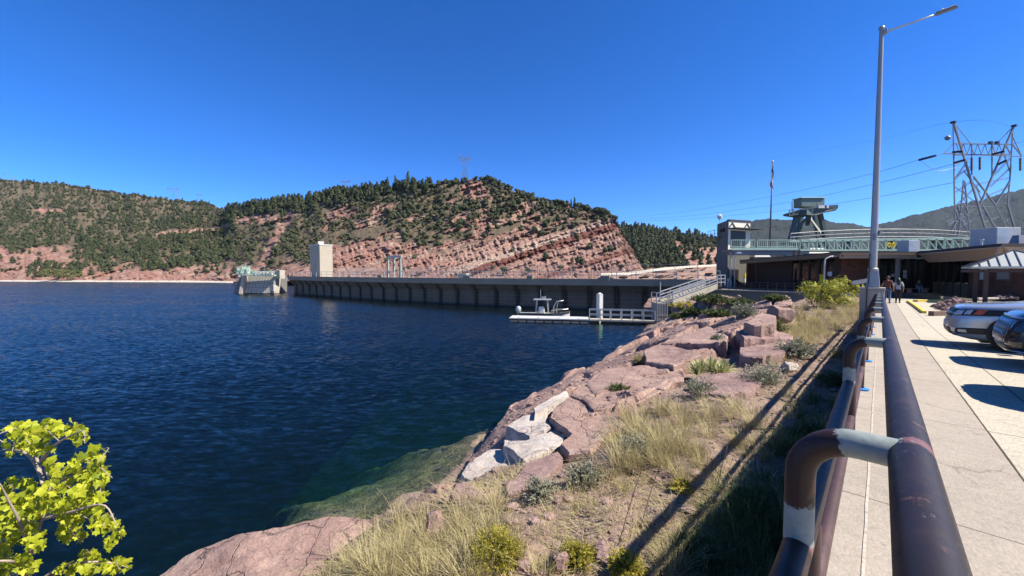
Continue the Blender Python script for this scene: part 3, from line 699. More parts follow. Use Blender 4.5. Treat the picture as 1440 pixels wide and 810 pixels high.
def dens_a(x, y, rm):
    n = fbm(x*.05, y*.07, seed=51, oct=3)
    d = np.where(x < 330, .84+.55*fbm(x*.05, y*.09, seed=57, oct=4), .66)+.25*n
    d = np.where((x > 330) & (y < 300) & (x < 600), .9+.15*n, d)
    yb = np.interp(x, YB[:, 0], YB[:, 1])
    d = np.where((x > 440) & (y > yb-26), d*.45, d)
    d = np.where((x > 498) & (x < 546) & (y > 298) & (y < 332), d*.5, d)
    d = d*(1-.93*smooth(.3, .7, rm))
    d = np.where((x > 440) & (y > yb+6), .012, d)
    d = np.where((x < 115) & (x > 45) & (y > 370) & (y < 390), .7, d)
    return d*np.clip((394-y)/6, 0, 1)
def h_a(x, y, d):
    if 318 < x < 600 and y < 318-(x-318)*.17 and random.random() < .8: return random.uniform(4.6, 7.2), 'pine'
    if x < 330 and random.random() < .25: return random.uniform(3.8, 5.8), 'pine'
    return (random.uniform(2.0, 3.8) if random.random() < .75 else random.uniform(1.2, 2.2)), 'juniper'
place_trees(8500, -140, 330, lambda x, t: hill_point(x, t), dens_a, h_a)
place_trees(4800, 330, 900, lambda x, t: hill_point(x, t), dens_a, h_a)
for (x, n) in ((0, 0),):
    xx = RNG.uniform(-100, 866, 330); X, Y, Z, row, rm, st = hill_point(xx, np.full(330, .985))
    for i in range(330):
        pine = 318 < xx[i] < 610
        if not 646 < xx[i] < 664: trees.append((X[i], Y[i], Z[i]-.2, random.uniform(4.2, 7) if pine else random.uniform(2.2, 3.8), 'pine' if pine else 'juniper', xx[i], row[i]))
place_trees(1500, 842, 1010, fhill_point, lambda x, y, rm: (1-.9*smooth(.3, .6, rm))*np.clip((382-y-np.maximum(0, (x-880))*.045)/3, 0, 1), lambda x, y, d: (random.uniform(5, 9), 'pine') if random.random() < .6 else (random.uniform(4, 6), 'juniper'))
# named single pines standing out on the ridge
ridge_pines = []
def on_hill(px, t=.985):
    X, Y, Z, row, rm, st = hill_point(np.array([px]), np.array([t])); return float(X[0]), float(Y[0]), float(Z[0])
trees.sort(key=lambda q: -q[3]/q[1])
jm = [np_mesh('juniper', v, f, m_juniper, {'tint': t}, smooth=False) for v, f, t in JUN]; pm = [np_mesh('ridge_pine', v, f, m_pine, {'tint': t}, smooth=False) for v, f, t in PIN]
for k, (X, Y, Z, h, kind, px, py) in enumerate(trees[:290]):
    far = px > 842 and Y > 250
    o = bpy.data.objects.new('juniper_tree' if kind == 'juniper' else 'pine_tree', random.choice(jm if kind == 'juniper' else pm)); COL.objects.link(o)
    w = h*random.uniform(.95, 1.35) if kind == 'juniper' else h*random.uniform(.85, 1.2)
    o.location = (X, Y, Z); o.scale = (w, w, h); o.rotation_euler = (0, 0, random.uniform(0, 6.28))
    if far: tag(o, 'dark evergreen of the close forest right of the pink cliff', 'tree', 'forest trees right of the cliff')
    elif kind == 'juniper': tag(o, 'round dark green juniper among the rocks of the hill behind the dam', 'tree', 'junipers on the rocky hill')
    else: tag(o, 'pointed dark green pine on the wooded shoulder left of the rocky hill', 'tree', 'pines on the wooded shoulder')
for px, py_top, hh, lab in ((574, 241, 11, 'tallest layered pine standing on the ridge above the dam'), (556, 247, 8.5, 'pointed pine just left of the tallest ridge pine'), (545, 249, 9, 'broad pine pair member left of the pointed ridge pine'),
                            (520, 254, 9.5, 'stout dark pine on the ridge left of the white frame'), (808, 277, 6.0, 'small pointed pine on the skyline of the cliff top'), (803, 280, 5.0, 'smaller companion pine on the cliff top skyline')):
    X, Y, Z = on_hill(px); top = P(px, py_top, Y).z
    h = max(top-Z, 4)
    o = bpy.data.objects.new('pine_tree', pm[int(px) % 4]); COL.objects.link(o); o.location = (X, Y, Z-.3); w = h*.62 if px < 600 else h*.6; o.scale = (w, w, h+.3)
    tag(o, lab, 'tree')
def merge_trees(name, lst, label=None):
    for kind, protos, mat in (('juniper', JUN, m_juniper), ('pine', PIN, m_pine)):
        sub = [q for q in lst if q[4] == kind]
        if not sub: continue
        V = []; F = []; T = []; off = 0
        for X, Y, Z, h, k_, px, py in sub:
            v, f, t = random.choice(protos); a = random.uniform(0, 6.28); w = h*random.uniform(.9, 1.3); c, s = math.cos(a), math.sin(a)
            q = np.stack([(v[:, 0]*c-v[:, 1]*s)*w+X, (v[:, 0]*s+v[:, 1]*c)*w+Y, v[:, 2]*h+Z], -1)
            V.append(q); F.append(f+off); T.append(t*.75+random.uniform(-.12, .3)); off += len(q)
        o = np_obj(name+'_'+kind+'s', np.concatenate(V), np.concatenate(F), mat, {'tint': np.concatenate(T)}, smooth=False); tag(o, kind='stuff')
merge_trees('woodland', trees[290:])
print('trees', len(trees))
# ------------------------------------------------------------------ the dam
def catmull(pts, n):
    pts = [Vector(p) for p in pts]; pts = [2*pts[0]-pts[1]]+pts+[2*pts[-1]-pts[-2]]; out = []
    m = len(pts)-3
    for i in range(n):
        q = i/(n-1)*m; k = min(int(q), m-1); t = q-k; a, b, c, d = pts[k:k+4]
        out.append(.5*((2*b)+(c-a)*t+(2*a-5*b+4*c-d)*t*t+(3*b-a-3*c+d)*t**3))
    return out
ARC = catmull([(-58.9, 101.5, 0), (-38, 84.5, 0), (-15.4, 69.2, 0), (-1.4, 61.8, 0), (13.5, 55.8, 0), (26.4, 51.2, 0), (34, 48.8, 0)], 160)
def arc_frames():
    T = []
    for i in range(len(ARC)):
        d = (ARC[min(i+1, len(ARC)-1)]-ARC[max(i-1, 0)]).normalized(); T.append((d, Vector((-d.y, d.x, 0))))   # tangent, downstream normal
    return T
FR = arc_frames(); S = [0.0]
for i in range(1, len(ARC)): S.append(S[-1]+(ARC[i]-ARC[i-1]).length)
def arc_at(s):
    i = min(max(np.searchsorted(S, s)-1, 0), len(S)-2); t = (s-S[i])/(S[i+1]-S[i])
    return ARC[i].lerp(ARC[i+1], t), FR[i][0].lerp(FR[i+1][0], t).normalized(), FR[i][1].lerp(FR[i+1][1], t).normalized()
def sweep(prof, s0=0, s1=None, n=160):
    """profile of (downstream offset, z) swept along the arc"""
    s1 = S[-1] if s1 is None else s1; V = []; A = []
    for k in range(n):
        s = s0+(s1-s0)*k/(n-1); p, t, nn = arc_at(s)
        for o, z in prof: V.append((p.x+nn.x*o, p.y+nn.y*o, z)); A.append(s)
    return np.array(V), grid_faces(n, len(prof)), np.array(A)
DECK = 4.66; SE = next(S[i] for i in range(len(S)) if ARC[i].x > 27.6)
dam = thing('dam', 'long curved grey concrete dam with a flared upstream face across the lake', 'dam', (ARC[80].x, ARC[80].y, 0))
def put(o, parent):
    o.parent = parent; o.matrix_parent_inverse = Matrix.Translation(-Vector(parent.location)); return o
def child(mb, name, mat, parent, **k): return put(mb.build(name, mat, None, **k), parent)
pr = [(1.45, -9), (1.25, .0), (1.2, 1.3), (1.2, 2.45), (.05, 3.62), (.0, 3.66)]
V, F, A = sweep(pr, 0, SE, n=400); face = np.tile(np.array([1, 1, 1, 1, .45, 0]), 400)
put(np_obj('upstream_face', V, F, m_dam, {'arc': A, 'face': face}, smooth=False), dam)
pr = [(0.0, 3.66), (-.16, 3.70), (-.16, DECK), (.12, DECK), (.12, DECK-.3), (7.6, DECK-.3), (7.6, -6)]
V, F, A = sweep(pr, 0, SE); put(np_obj('deck', V, F, m_deck, {}, smooth=False), dam)
# haunch ribs under the flare
for k in range(int(SE/3.9)):
    s = 3.9*k+1.95; p, t, nn = arc_at(s); mb = MB()
    poly = [(1.22, .9), (.95, .9), (.95, 2.35), (-.02, 3.5), (.06, 3.62), (1.22, 2.5)]
    for sgn in (-1, 1):
        pass
    a = [(p+nn*o-t*.11)+Vector((0, 0, z)) for o, z in poly]; b = [(p+nn*o+t*.11)+Vector((0, 0, z)) for o, z in poly]
    n = len(poly); mb.add(a+b, [tuple(range(n)), tuple(range(2*n-1, n-1, -1))]+[(i, n+i, n+(i+1) % n, (i+1) % n) for i in range(n)])
    child(mb, 'haunch_rib', m_rib, dam)
def rail_along(name, off, z0, h, s0, s1, step, mat, rails=(1.0, .55), parent=None, thick=.05, mesh_=False):
    mb = MB(); n = max(2, int((s1-s0)/step))
    for k in range(n+1):
        p, t, nn = arc_at(s0+(s1-s0)*k/n); q = p+nn*off; mb.box((q.x, q.y, z0+h/2), (thick*1.3, thick*1.3, h), math.atan2(t.y, t.x))
    for r in rails:
        pts = []
        for k in range(n*2+1):
            p, t, nn = arc_at(s0+(s1-s0)*k/(n*2)); pts.append(p+nn*off+Vector((0, 0, z0+h*r)))
        mb.tube(pts, thick*.5, 6)
    if mesh_:
        for k in range(n*7):
            p, t, nn = arc_at(s0+(s1-s0)*k/(n*7)); p2, _, _ = arc_at(min(s1, s0+(s1-s0)*(k+3)/(n*7)))
            a = p+nn*off; b = p2+nn*off
            mb.bar(a+Vector((0, 0, z0)), b+Vector((0, 0, z0+h)), .018); mb.bar(a+Vector((0, 0, z0+h)), b+Vector((0, 0, z0)), .018)
    return child(mb, name, mat, parent) if parent else mb
rail_along('crest_railing', 0.0, DECK, 1.12, .5, SE-.2, 2.6, m_steel, (1.0, .5), dam, .07)
rail_along('downstream_fence', 7.3, DECK-.3, 2.5, 12, SE-2, 3.2, m_steel_dark, (1.0, .5), dam, .045, True)
for px, s_w in ((745, .9), (852, 1.3), (535, 1.0), (655, 1.2)):
    # raised parapet blocks
    best = min(range(len(ARC)), key=lambda i: abs(720+FPX*ARC[i].x/ARC[i].y-px)); p, t = ARC[best], FR[best][0]
    b = MB(); q = p-FR[best][1]*.02; b.box((q.x, q.y, DECK+.1), (s_w, .5, .75), math.atan2(t.y, t.x)); child(b, 'parapet_block', m_deck, dam, bevel=.03)
# square lift tower on the crest
tw = thing('elevator_tower', 'plain cream concrete lift tower standing on the dam crest', 'tower')
c = P(452, 384, 104.5); p0, t0, n0 = arc_at(6.5); rz = math.radians(-35)
c0 = P(450, 384.5, 99.5)
tw.location = (c0.x, c0.y, DECK-.6)
z1 = P(451, 344.5, 99.5).z; ex = Vector((math.cos(rz), math.sin(rz), 0)); ey = Vector((-ex.y, ex.x, 0))
L1, L2 = 4.9, 4.6
corner = Vector((c0.x, c0.y, 0))
e_left = Vector((-.75, .66, 0)).normalized(); e_right = Vector((.66, .75, 0)).normalized()
A_ = corner; B_ = corner+e_right*3.3; D_ = corner+e_left*6.2; C_ = B_+e_left*6.2
mb = MB(); mb.prism([A_[:2], B_[:2], C_[:2], D_[:2]], DECK-.6, z1); child(mb, 'tower_wall', m_cream, tw, bevel=.05)
mb = MB(); q = (A_+C_)/2; mb.prism([tuple((Vector(k)-q)*1.03+q)[:2] for k in (A_, B_, C_, D_)], z1+.002, z1+.25); child(mb, 'roof_slab', m_white_paint, tw)
mb = MB(); q2 = q+Vector((.2, -.3, 0)); mb.box((q2.x, q2.y, z1+.7), (1.3, 1.3, .9), .4); child(mb, 'roof_hatch', m_white_paint, tw)
def on_face(a, b, off, w, z0, h, out, dep=.06):
    d = (b-a).normalized(); m = a+d*off
    return MB().box((m.x+out.x*dep/2, m.y+out.y*dep/2, z0+h/2), (w, dep, h), math.atan2(d.y, d.x))
outl = Vector((-.66, -.75, 0))
child(on_face(A_, D_, 2.9, .55, DECK+2.2, 1.6, outl), 'window', m_steel_dark, tw); child(on_face(A_, D_, 3.1, .9, DECK-.3, 2.0, outl), 'door', m_steel_dark, tw)
# white gantry frame on the crest
fr_ = thing('crest_frame', 'white steel portal frame of two bays standing on the dam crest', 'gantry', P(553, 386, 83)[:2]+(DECK-.3,) if False else tuple(P(553, 386, 83))[:2]+(DECK-.3,))
yb = 83; zt = P(553, 361, yb).z
for px in (546, 554.5, 563.5):
    q = P(px, 386, yb-(px-546)*.12); mb = MB(); mb.box((q.x, q.y, (zt+DECK-.3)/2), (.24, .24, zt-DECK+.3), -.5); child(mb, 'post', m_frame, fr_)
    q = q+Vector((-.75, 1.9, 0)); mb = MB(); mb.box((q.x, q.y, (zt+DECK-.3)/2), (.22, .22, zt-DECK+.3), -.5); child(mb, 'post', m_steel_dark, fr_)
a = P(545, 386, yb+.1); b = P(564.8, 386, yb-2.3)
mb = MB(); mb.bar((a.x, a.y, zt), (b.x, b.y, zt), .3, .42); child(mb, 'top_beam', m_frame, fr_)
mb = MB(); o_ = Vector((-.75, 1.9, 0)); mb.bar(Vector((a.x, a.y, zt))+o_, Vector((b.x, b.y, zt))+o_, .28, .36)
for q in (a, b): mb.bar(Vector((q.x, q.y, zt)), Vector((q.x, q.y, zt))+o_, .24, .3)
child(mb, 'tie_beam', m_steel, fr_)
mb = MB()
for k in range(7):
    q = a.lerp(b, (k+.5)/7); mb.box((q.x-.3, q.y+.8, zt+.42), (.3, .5, .4+.25*(k % 3)), .3*k)

# small white cabinet on the deck
p, t, nn = arc_at(53); q = P(652, 384, 71)
cb = MB(); cb.box((q.x, q.y, DECK+.25), (1.9, 1.0, 1.1), -.5); tag(cb.build('service_cabinet', m_conc_pale, bevel=.04), 'low pale concrete cabinet on the dam crest left of the pink cliff band', 'cabinet')
# ------------------------------------------------------------------ spillway gate house at the far end
sg = thing('spillway_gatehouse', 'pale sloping spillway intake with green hoists at the far end of the dam', 'spillway', tuple(P(362, 411, 106))[:2]+(0,))
D1 = 104.0
def Q(px, py, d): return P(px, py, d)
mb = MB()
tl, trr, bl, br = Q(345, 388, D1+1.5), Q(385.5, 388, D1-.5), Q(340.5, 412, D1), Q(382, 412.5, D1-2)
nseg = 10
for k in range(nseg):
    f0, f1 = k/nseg+.008, (k+1)/nseg-.008
    for (r0, r1, dz) in ((0, .42, .0), (.44, .66, .04), (.68, 1, .1)):
        def pt(f, r): 
            q = tl.lerp(trr, f).lerp(bl.lerp(br, f), r); return q+Vector((0, -dz, 0))
        a, b, c, d = pt(f0, r0), pt(f1, r0), pt(f1, r1), pt(f0, r1); o = Vector((0, .25, 0))
        mb.add([a, b, c, d, a+o, b+o, c+o, d+o], [(0, 1, 2, 3), (7, 6, 5, 4), (0, 4, 5, 1), (1, 5, 6, 2), (2, 6, 7, 3), (3, 7, 4, 0)])
child(mb, 'gate_face', m_conc_pale, sg)
mb = MB(); mb.add([tl+Vector((0, .3, -.1)), trr+Vector((0, .3, -.1)), br+Vector((0, .3, 0)), bl+Vector((0, .3, 0)), tl+Vector((0, 6, -.1)), trr+Vector((0, 6, -.1)), br+Vector((0, 7, 0)), bl+Vector((0, 7, 0))], [(0, 1, 2, 3), (7, 6, 5, 4), (0, 4, 5, 1), (1, 5, 6, 2), (2, 6, 7, 3), (3, 7, 4, 0)])
child(mb, 'gate_body', m_conc_grey, sg)
def pier(pts_top, pts_bot, dep, name, mat):
    mb = MB(); v = [pts_top[0], pts_top[1], pts_bot[1], pts_bot[0]]; v2 = [q+Vector((-.4 if dep < 0 else 0, abs(dep), 0)) for q in v]
    mb.add(v+v2, [(0, 1, 2, 3), (7, 6, 5, 4), (0, 4, 5, 1), (1, 5, 6, 2), (2, 6, 7, 3), (3, 7, 4, 0)]); return child(mb, name, mat, sg)
pier((Q(340.5, 386, D1), Q(344.8, 386, D1)), (Q(335.5, 413.5, D1-1), Q(340, 413.5, D1-1)), 7, 'pier', m_conc_pale)
pier((Q(386, 386, D1-1.2), Q(388.5, 386, D1-1.2)), (Q(382.5, 412.8, D1-2.5), Q(385.5, 412.8, D1-2.5)), 2.2, 'pier', m_conc_pale)
mb = MB(); q = Q(392, 386, D1-2.5); mb.box((q.x-.4, q.y+1.4, Q(392, 386, D1-2.5).z), (1.5, 1.5, 2.3), -.4); child(mb, 'end_block', m_conc_pale, sg, bevel=.05)
mb = MB(); q = Q(384.5, 405, D1-2.8); mb.box((q.x, q.y, q.z), (1.0, .8, 1.6), -.3); child(mb, 'ledge_block', m_conc_pale, sg)
# flank stepped blocks on the shaded side
mb = MB()
for k, (px, py, s) in enumerate(((336, 388, 1.1), (335, 394, 1.0), (333, 400, 1.2), (332, 407, 1.1), (330.5, 412, .9))):
    q = Q(px, py, D1+.4); mb.box((q.x, q.y+1.2, q.z), (s, 2.0, .65), .3)
child(mb, 'side_steps', m_conc_pale, sg)
mb = MB(); v = [Q(337, 383, D1+1), Q(341, 386, D1+.6), Q(336.5, 413.5, D1-.6), Q(328, 414, D1)]; v2 = [q+Vector((-2.5, 7, 0)) for q in v]
mb.add(v+v2, [(0, 1, 2, 3), (7, 6, 5, 4), (0, 4, 5, 1), (1, 5, 6, 2), (2, 6, 7, 3), (3, 7, 4, 0)]); child(mb, 'side_wall', m_conc_grey, sg)
mb = MB()
a, b = Q(341, 387.3, D1), Q(388, 387.3, D1-2); mb.bar(a, b, 1.6, .25)
child(mb, 'catwalk', m_green, sg)
mb = MB()
for k in range(15):
    q = a.lerp(b, k/14)+Vector((0, -.7, 0)); mb.bar(q, q+Vector((0, 0, 1.15)), .09)
for zz in (.6, 1.15): mb.bar(a+Vector((0, -.7, zz)), b+Vector((0, -.7, zz)), .08)
child(mb, 'catwalk_railing', m_green, sg)
for k, (px, w_, h_) in enumerate(((337, 1.7, 1.6), (343, 1.5, 2.2), (349, 1.2, 1.9))):
    q = Q(px, 384, D1+2.2); mb = MB(); mb.box((q.x, q.y, q.z+h_/2-.6), (w_*.75, 1.2, h_*.6), .4*k); mb.box((q.x+.2, q.y-.3, q.z+h_*.62), (w_*.5, .7, h_*.4), .3); mb.bar((q.x-w_*.4, q.y, q.z-.6), (q.x-w_*.4, q.y, q.z+h_), .14); mb.bar((q.x+w_*.4, q.y, q.z-.6), (q.x+w_*.4, q.y, q.z+h_), .14)
    mb.bar((q.x-w_*.4, q.y, q.z+h_), (q.x+w_*.4, q.y, q.z+h_), .16); mb.bar((q.x-w_*.4, q.y, q.z), (q.x+w_*.4, q.y, q.z+h_), .12)
    child(mb, 'gate_hoist', m_green, sg)
for k in range(6):
    q = Q(357+k*5, 384.5, D1+1.5-k*.3); mb = MB(); mb.box((q.x, q.y, q.z-.1), (.5, .6, .9), .2*k); mb.box((q.x, q.y, q.z+.5), (.8, .5, .28), .2); child(mb, 'gate_motor', m_white_paint if k % 2 else m_green, sg)
# ------------------------------------------------------------------ dock, boat, gangway
DK = G(740, 453.5, 0.0)
fd = thing('floating_dock', 'long white floating dock moored out from the gangway', 'dock', (DK.x, DK.y, 0))
a = G(716, 452.8); b = G(828, 455.2); dv = (b-a).normalized(); pv = Vector((-dv.y, dv.x, 0))
mb = MB(); mb.prism([tuple(q)[:2] for q in (a, b, b+pv*2.3, a+pv*2.3)], .36, .5); child(mb, 'dock_deck', m_white_paint, fd, bevel=.02)
mb = MB(); mb.prism([tuple(q)[:2] for q in (a+dv*.05+pv*.05, b-dv*.05+pv*.05, b-dv*.05+pv*2.25, a+dv*.05+pv*2.25)], .2, .357); child(mb, 'dock_edge', m_rubber, fd)
for k in range(9):
    q = a.lerp(b, (k+.5)/9)+pv*1.15; mb = MB(); mb.box((q.x, q.y, .04), (.85, 2.0, .31), math.atan2(dv.y, dv.x)); child(mb, 'float', m_conc_pale, fd, bevel=.05)
for k in range(4):
    q = a.lerp(b, (k+.5)/4)+pv*.12; mb = MB(); mb.bar(q+dv*-.12+Vector((0, 0, .56)), q+dv*.12+Vector((0, 0, .56)), .04); mb.bar(q+Vector((0, 0, .5)), q+Vector((0, 0, .56)), .04); child(mb, 'cleat', m_steel, fd)
# second dock section under the gangway
gw = thing('gangway', 'grey railed floating gangway running from the dock to the concrete landing', 'gangway', tuple(G(880, 455)))
a2 = G(829, 455.2); b2 = G(921, 457.5); d2 = (b2-a2).normalized(); p2 = Vector((-d2.y, d2.x, 0))
mb = MB(); mb.prism([tuple(q)[:2] for q in (a2, b2, b2+p2*1.4, a2+p2*1.4)], .3, .46); child(mb, 'walkway_deck', m_conc_pale, gw)
mb = MB()
for k in range(6):
    q = a2.lerp(b2, (k+.5)/6)+p2*.7; mb.box((q.x, q.y, .06), (.9, 1.2, .42), math.atan2(d2.y, d2.x))
child(mb, 'pontoons', m_rubber, gw)
mb = MB()
for side in (.05, 1.35):
    for k in range(7):
        q = a2.lerp(b2, k/6)+p2*side; mb.bar(q+Vector((0, 0, .46)), q+Vector((0, 0, 1.52)), .1)
    for zz in (.95, 1.5): mb.bar(a2+p2*side+Vector((0, 0, zz)), b2+p2*side+Vector((0, 0, zz)), .09)
child(mb, 'handrail', m_steel, gw)
q = G(848, 454.5); pl = MB(); pl.box((q.x, q.y+1.7, .6), (.52, .52, 3.4+1.6), .5); pl.lathe([(.3, 3.1), (.3, 3.13), (.02, 3.3)], (q.x, q.y+1.7, 0), 12)
tag(pl.build('mooring_pile', m_white_paint, bevel=.03), 'tall square white mooring pile beside the gangway', 'pile')
# patrol boat
bt = thing('patrol_boat', 'small white work boat with a canopy moored behind the floating dock', 'boat', tuple(G(765, 449, 0)), 0)
bo = G(765, 447.6, 0); bd = Vector((dv.x, dv.y, 0)); bp = Vector((-bd.y, bd.x, 0))
bt.location = bo
BM_ = Matrix((( bd.x, bp.x, 0), (bd.y, bp.y, 0), (0, 0, 1))).to_4x4()
def bchild(mb, name, mat, par=None, **k):
    mb.xf(BM_); o = mb.build(name, mat, par or bt, **k); return o
st = []
mb = MB(); nsec = 14; rows = []
for i in range(nsec):
    f = i/(nsec-1); x = -3.1+6.2*f; w_ = 1.05*(1-max(0, (f-.62)/.38)**2.2*.98); zt_ = .62+.28*max(0, f-.5)**1.2*1.6; kz = -.22+.55*max(0, f-.7)**1.5*3
    rows += [(x, -w_, zt_), (x, -w_*.86, .1+max(0, kz)), (x, 0, kz), (x, w_*.86, .1+max(0, kz)), (x, w_, zt_), (x, w_*.88, zt_-.03), (x, w_*.8, .35), (x, -w_*.8, .35), (x, -w_*.88, zt_-.03)]
fs = [(i*9+k, i*9+(k+1) % 9, (i+1)*9+(k+1) % 9, (i+1)*9+k) for i in range(nsec-1) for k in range(9)]+[tuple(range(9))[::-1], tuple(range((nsec-1)*9, nsec*9))]
mb.add(rows, fs); bchild(mb, 'hull', m_white_paint, smooth=True, sharp=40)
mb = MB()
for s_ in (-1, 1): mb.tube([(-3.0, s_*1.06, .6), (.6, s_*1.06, .62), (2.2, s_*.75, .72), (3.1, s_*.1, .86)], .10, 8)
bchild(mb, 'rubbing_rail', m_rubber, smooth=True)
mb = MB(); mb.box((-.3, 0, .9), (.75, .8, 1.05), 0, .8); mb.box((-.62, 0, .65), (.5, .7, .5)); con = bchild(mb, 'console', m_white_paint, bevel=.04)
mb = MB(); mb.box((.1, 0, 1.58), (.03, .75, .45), 0, 1, 0, -.35); bchild(mb, 'windscreen', m_glass)
for x in (-.95, .55):
    for y in (-.62, .62): mb = MB(); mb.tube([(x, y, .4), (x*.85-.05, y*.9, 2.25)], .04, 6); bchild(mb, 'canopy_post', m_steel)
mb = MB(); mb.box((-.2, 0, 2.3), (2.1, 1.5, .1)); bchild(mb, 'canopy', m_steel, bevel=.03)
mb = MB(); mb.tube([(-.4, 0, 2.35), (-.42, 0, 3.5)], .03, 6); mb.box((-.1, .3, 2.5), (.4, .3, .22)); mb.tube([(.2, -.4, 2.35), (.2, -.4, 2.75)], .05, 6); bchild(mb, 'mast', m_steel)
mb = MB(); mb.tube([(1.15, -.3, .5), (1.2, -.3, 1.5), (1.55, -.3, 2.1), (2.35, -.3, 2.2)], .06, 8); mb.tube([(1.5, .3, .5), (1.55, .3, 1.5), (1.75, .3, 2.1), (2.35, .3, 2.2)], .05, 8); mb.tube([(2.3, -.35, 2.2), (2.3, .35, 2.2)], .05, 6); bchild(mb, 'davit', m_steel, smooth=True)
mb = MB(); mb.lathe([(.1, .55), (.30, .68), (.36, .95), (.33, 1.25), (.2, 1.42), (.05, 1.47)], (-3.15, 0, 0), 16); mb.box((-3.2, 0, .3), (.2, .2, .9)); bchild(mb, 'outboard_motor', m_steel, smooth=True, sharp=50)
mb = MB()
for y in (-.95, .95): mb.tube([(.9, y*.98, .65), (.95, y*.98, 1.05), (2.3, y*.62, 1.15), (2.9, y*.1, 1.2)], .03, 6)
bchild(mb, 'bow_rail', m_steel)
# concrete landing and stairs up the bank
ls = thing('landing_stairs', 'concrete landing tower with a railed stair climbing from the water to the terrace', 'stairs', tuple(G(932, 456)))
o1 = G(923, 456.5); yl = o1.y
z_l = P(923, 426, yl).z
mb = MB(); x1 = P(939, 456, yl).x; mb.box(((o1.x+x1)/2, yl+.8, z_l/2-.6), (x1-o1.x, 1.6, z_l+1.2)); child(mb, 'landing_block', m_conc, ls, bevel=.03)
mb = MB()
for k in range(5):
    x = o1.x+.08+(x1-o1.x-.16)*k/4; mb.bar((x, yl-.04, .1), (x, yl-.04, z_l+.02), .07 if k in (0, 4) else .045)
for zz in (.5, 1.0): mb.bar((o1.x, yl-.05, zz), (x1, yl-.05, zz), .06)
child(mb, 'ladder_fender', m_steel, ls)
mb = MB()
for zz in (.55, 1.08):
    mb.bar((o1.x, yl+.03, z_l+zz), (x1, yl+.03, z_l+zz), .075); mb.bar((o1.x, yl+.03, z_l+zz), (o1.x, yl+1.55, z_l+zz), .075)
for x, y in ((o1.x, .03), (x1, .03), (o1.x, 1.55)): mb.bar((x, yl+y, z_l), (x, yl+y, z_l+1.08), .09)
mb.bar(((o1.x+x1)/2+.3, yl+1.4, z_l), ((o1.x+x1)/2+.3, yl+1.4, z_l+2.2), .09)
child(mb, 'landing_railing', m_steel, ls)
sa = Vector((x1, yl+.5, z_l)); sb_ = P(1000, 402, 48.5); nst = 14
mb = MB(); rail = MB(); sdir = Vector((sb_.x-sa.x, sb_.y-sa.y, 0)).normalized(); sp = Vector((-sdir.y, sdir.x, 0)); run = (Vector((sb_.x, sb_.y, 0))-Vector((sa.x, sa.y, 0))).length/nst; rise = (sb_.z-sa.z)/nst
for k in range(nst):
    q = Vector((sa.x, sa.y, 0))+sdir*(run*(k+.5)); zt_ = sa.z+rise*(k+1); mb.box((q.x, q.y, zt_-.10), (run*1.02, 1.3, .2), math.atan2(sdir.y, sdir.x))
child(mb, 'treads', m_conc_pale, ls)
mb = MB()
for side in (-.78, .78):
    o_ = sp*side; a = sa+o_; b = sb_+o_
    v = [a+Vector((0, 0, .25)), b+Vector((0, 0, .25)), b+Vector((0, 0, -.35)), a+Vector((0, 0, -.6))]; v2 = [q+sp*.16 for q in v]
    mb.add(v+v2, [(0, 1, 2, 3), (7, 6, 5, 4), (0, 4, 5, 1), (1, 5, 6, 2), (2, 6, 7, 3), (3, 7, 4, 0)])
child(mb, 'stringer', m_conc, ls)
for side in (-.72, .72):
    o_ = sp*side
    for k in range(6):
        q = sa.lerp(sb_, k/5)+o_; rail.bar(q, q+Vector((0, 0, 1.15)), .1)
    for zz in (.45, .8, 1.15): rail.bar(sa+o_+Vector((0, 0, zz)), sb_+o_+Vector((0, 0, zz)), .085)
tp = sb_; 
for k in range(3):
    q = tp+sdir*(k*1.2)+sp*-.7; rail.bar(q, q+Vector((0, 0, 1.35)), .1)
for zz in (.45, .9, 1.35): rail.bar(tp+sp*-.7+Vector((0, 0, zz)), tp+sdir*2.4+sp*-.7+Vector((0, 0, zz)), .09)
child(rail, 'stair_railing', m_steel, ls)
# ------------------------------------------------------------------ terrace, towers and visitor building
TZ = 3.25
tA, tB = P(1006, 405, 50.5), P(1131, 410, 43)
tr = MB(); back = [(48, 43), (48, 75), (24, 75), (tA.x-.5, tA.y+4)]
tr.prism([(tA.x, tA.y), (tB.x, tB.y)]+back, 0.5, TZ)
ter = tr.build('terrace_wall', m_conc_grey); tag(ter, 'grey concrete retaining wall holding up the shaded terrace of the visitor building', 'wall')
cp_ = MB(); d_ = (tB-tA).normalized(); cp_.bar((tA.x, tA.y-.06, TZ+.06), (tB.x, tB.y-.06, TZ+.06), .4, .12); cp_.build('coping', m_conc, ter)
tr_ = thing('terrace_railing', 'dark pipe railing along the edge of the shaded terrace', 'railing', (tA.x, tA.y, TZ))
for k in range(12):
    q = Vector(tA).lerp(tB, k/11); mb = MB(); mb.bar((q.x, q.y+.15, TZ+.12), (q.x, q.y+.15, TZ+1.1), .06); child(mb, 'post', m_black, tr_)
mb = MB()
for zz in (.4, .75, 1.1): mb.bar((tA.x, tA.y+.15, TZ+zz), (tB.x, tB.y+.15, TZ+zz), .05)
child(mb, 'rail', m_black, tr_)
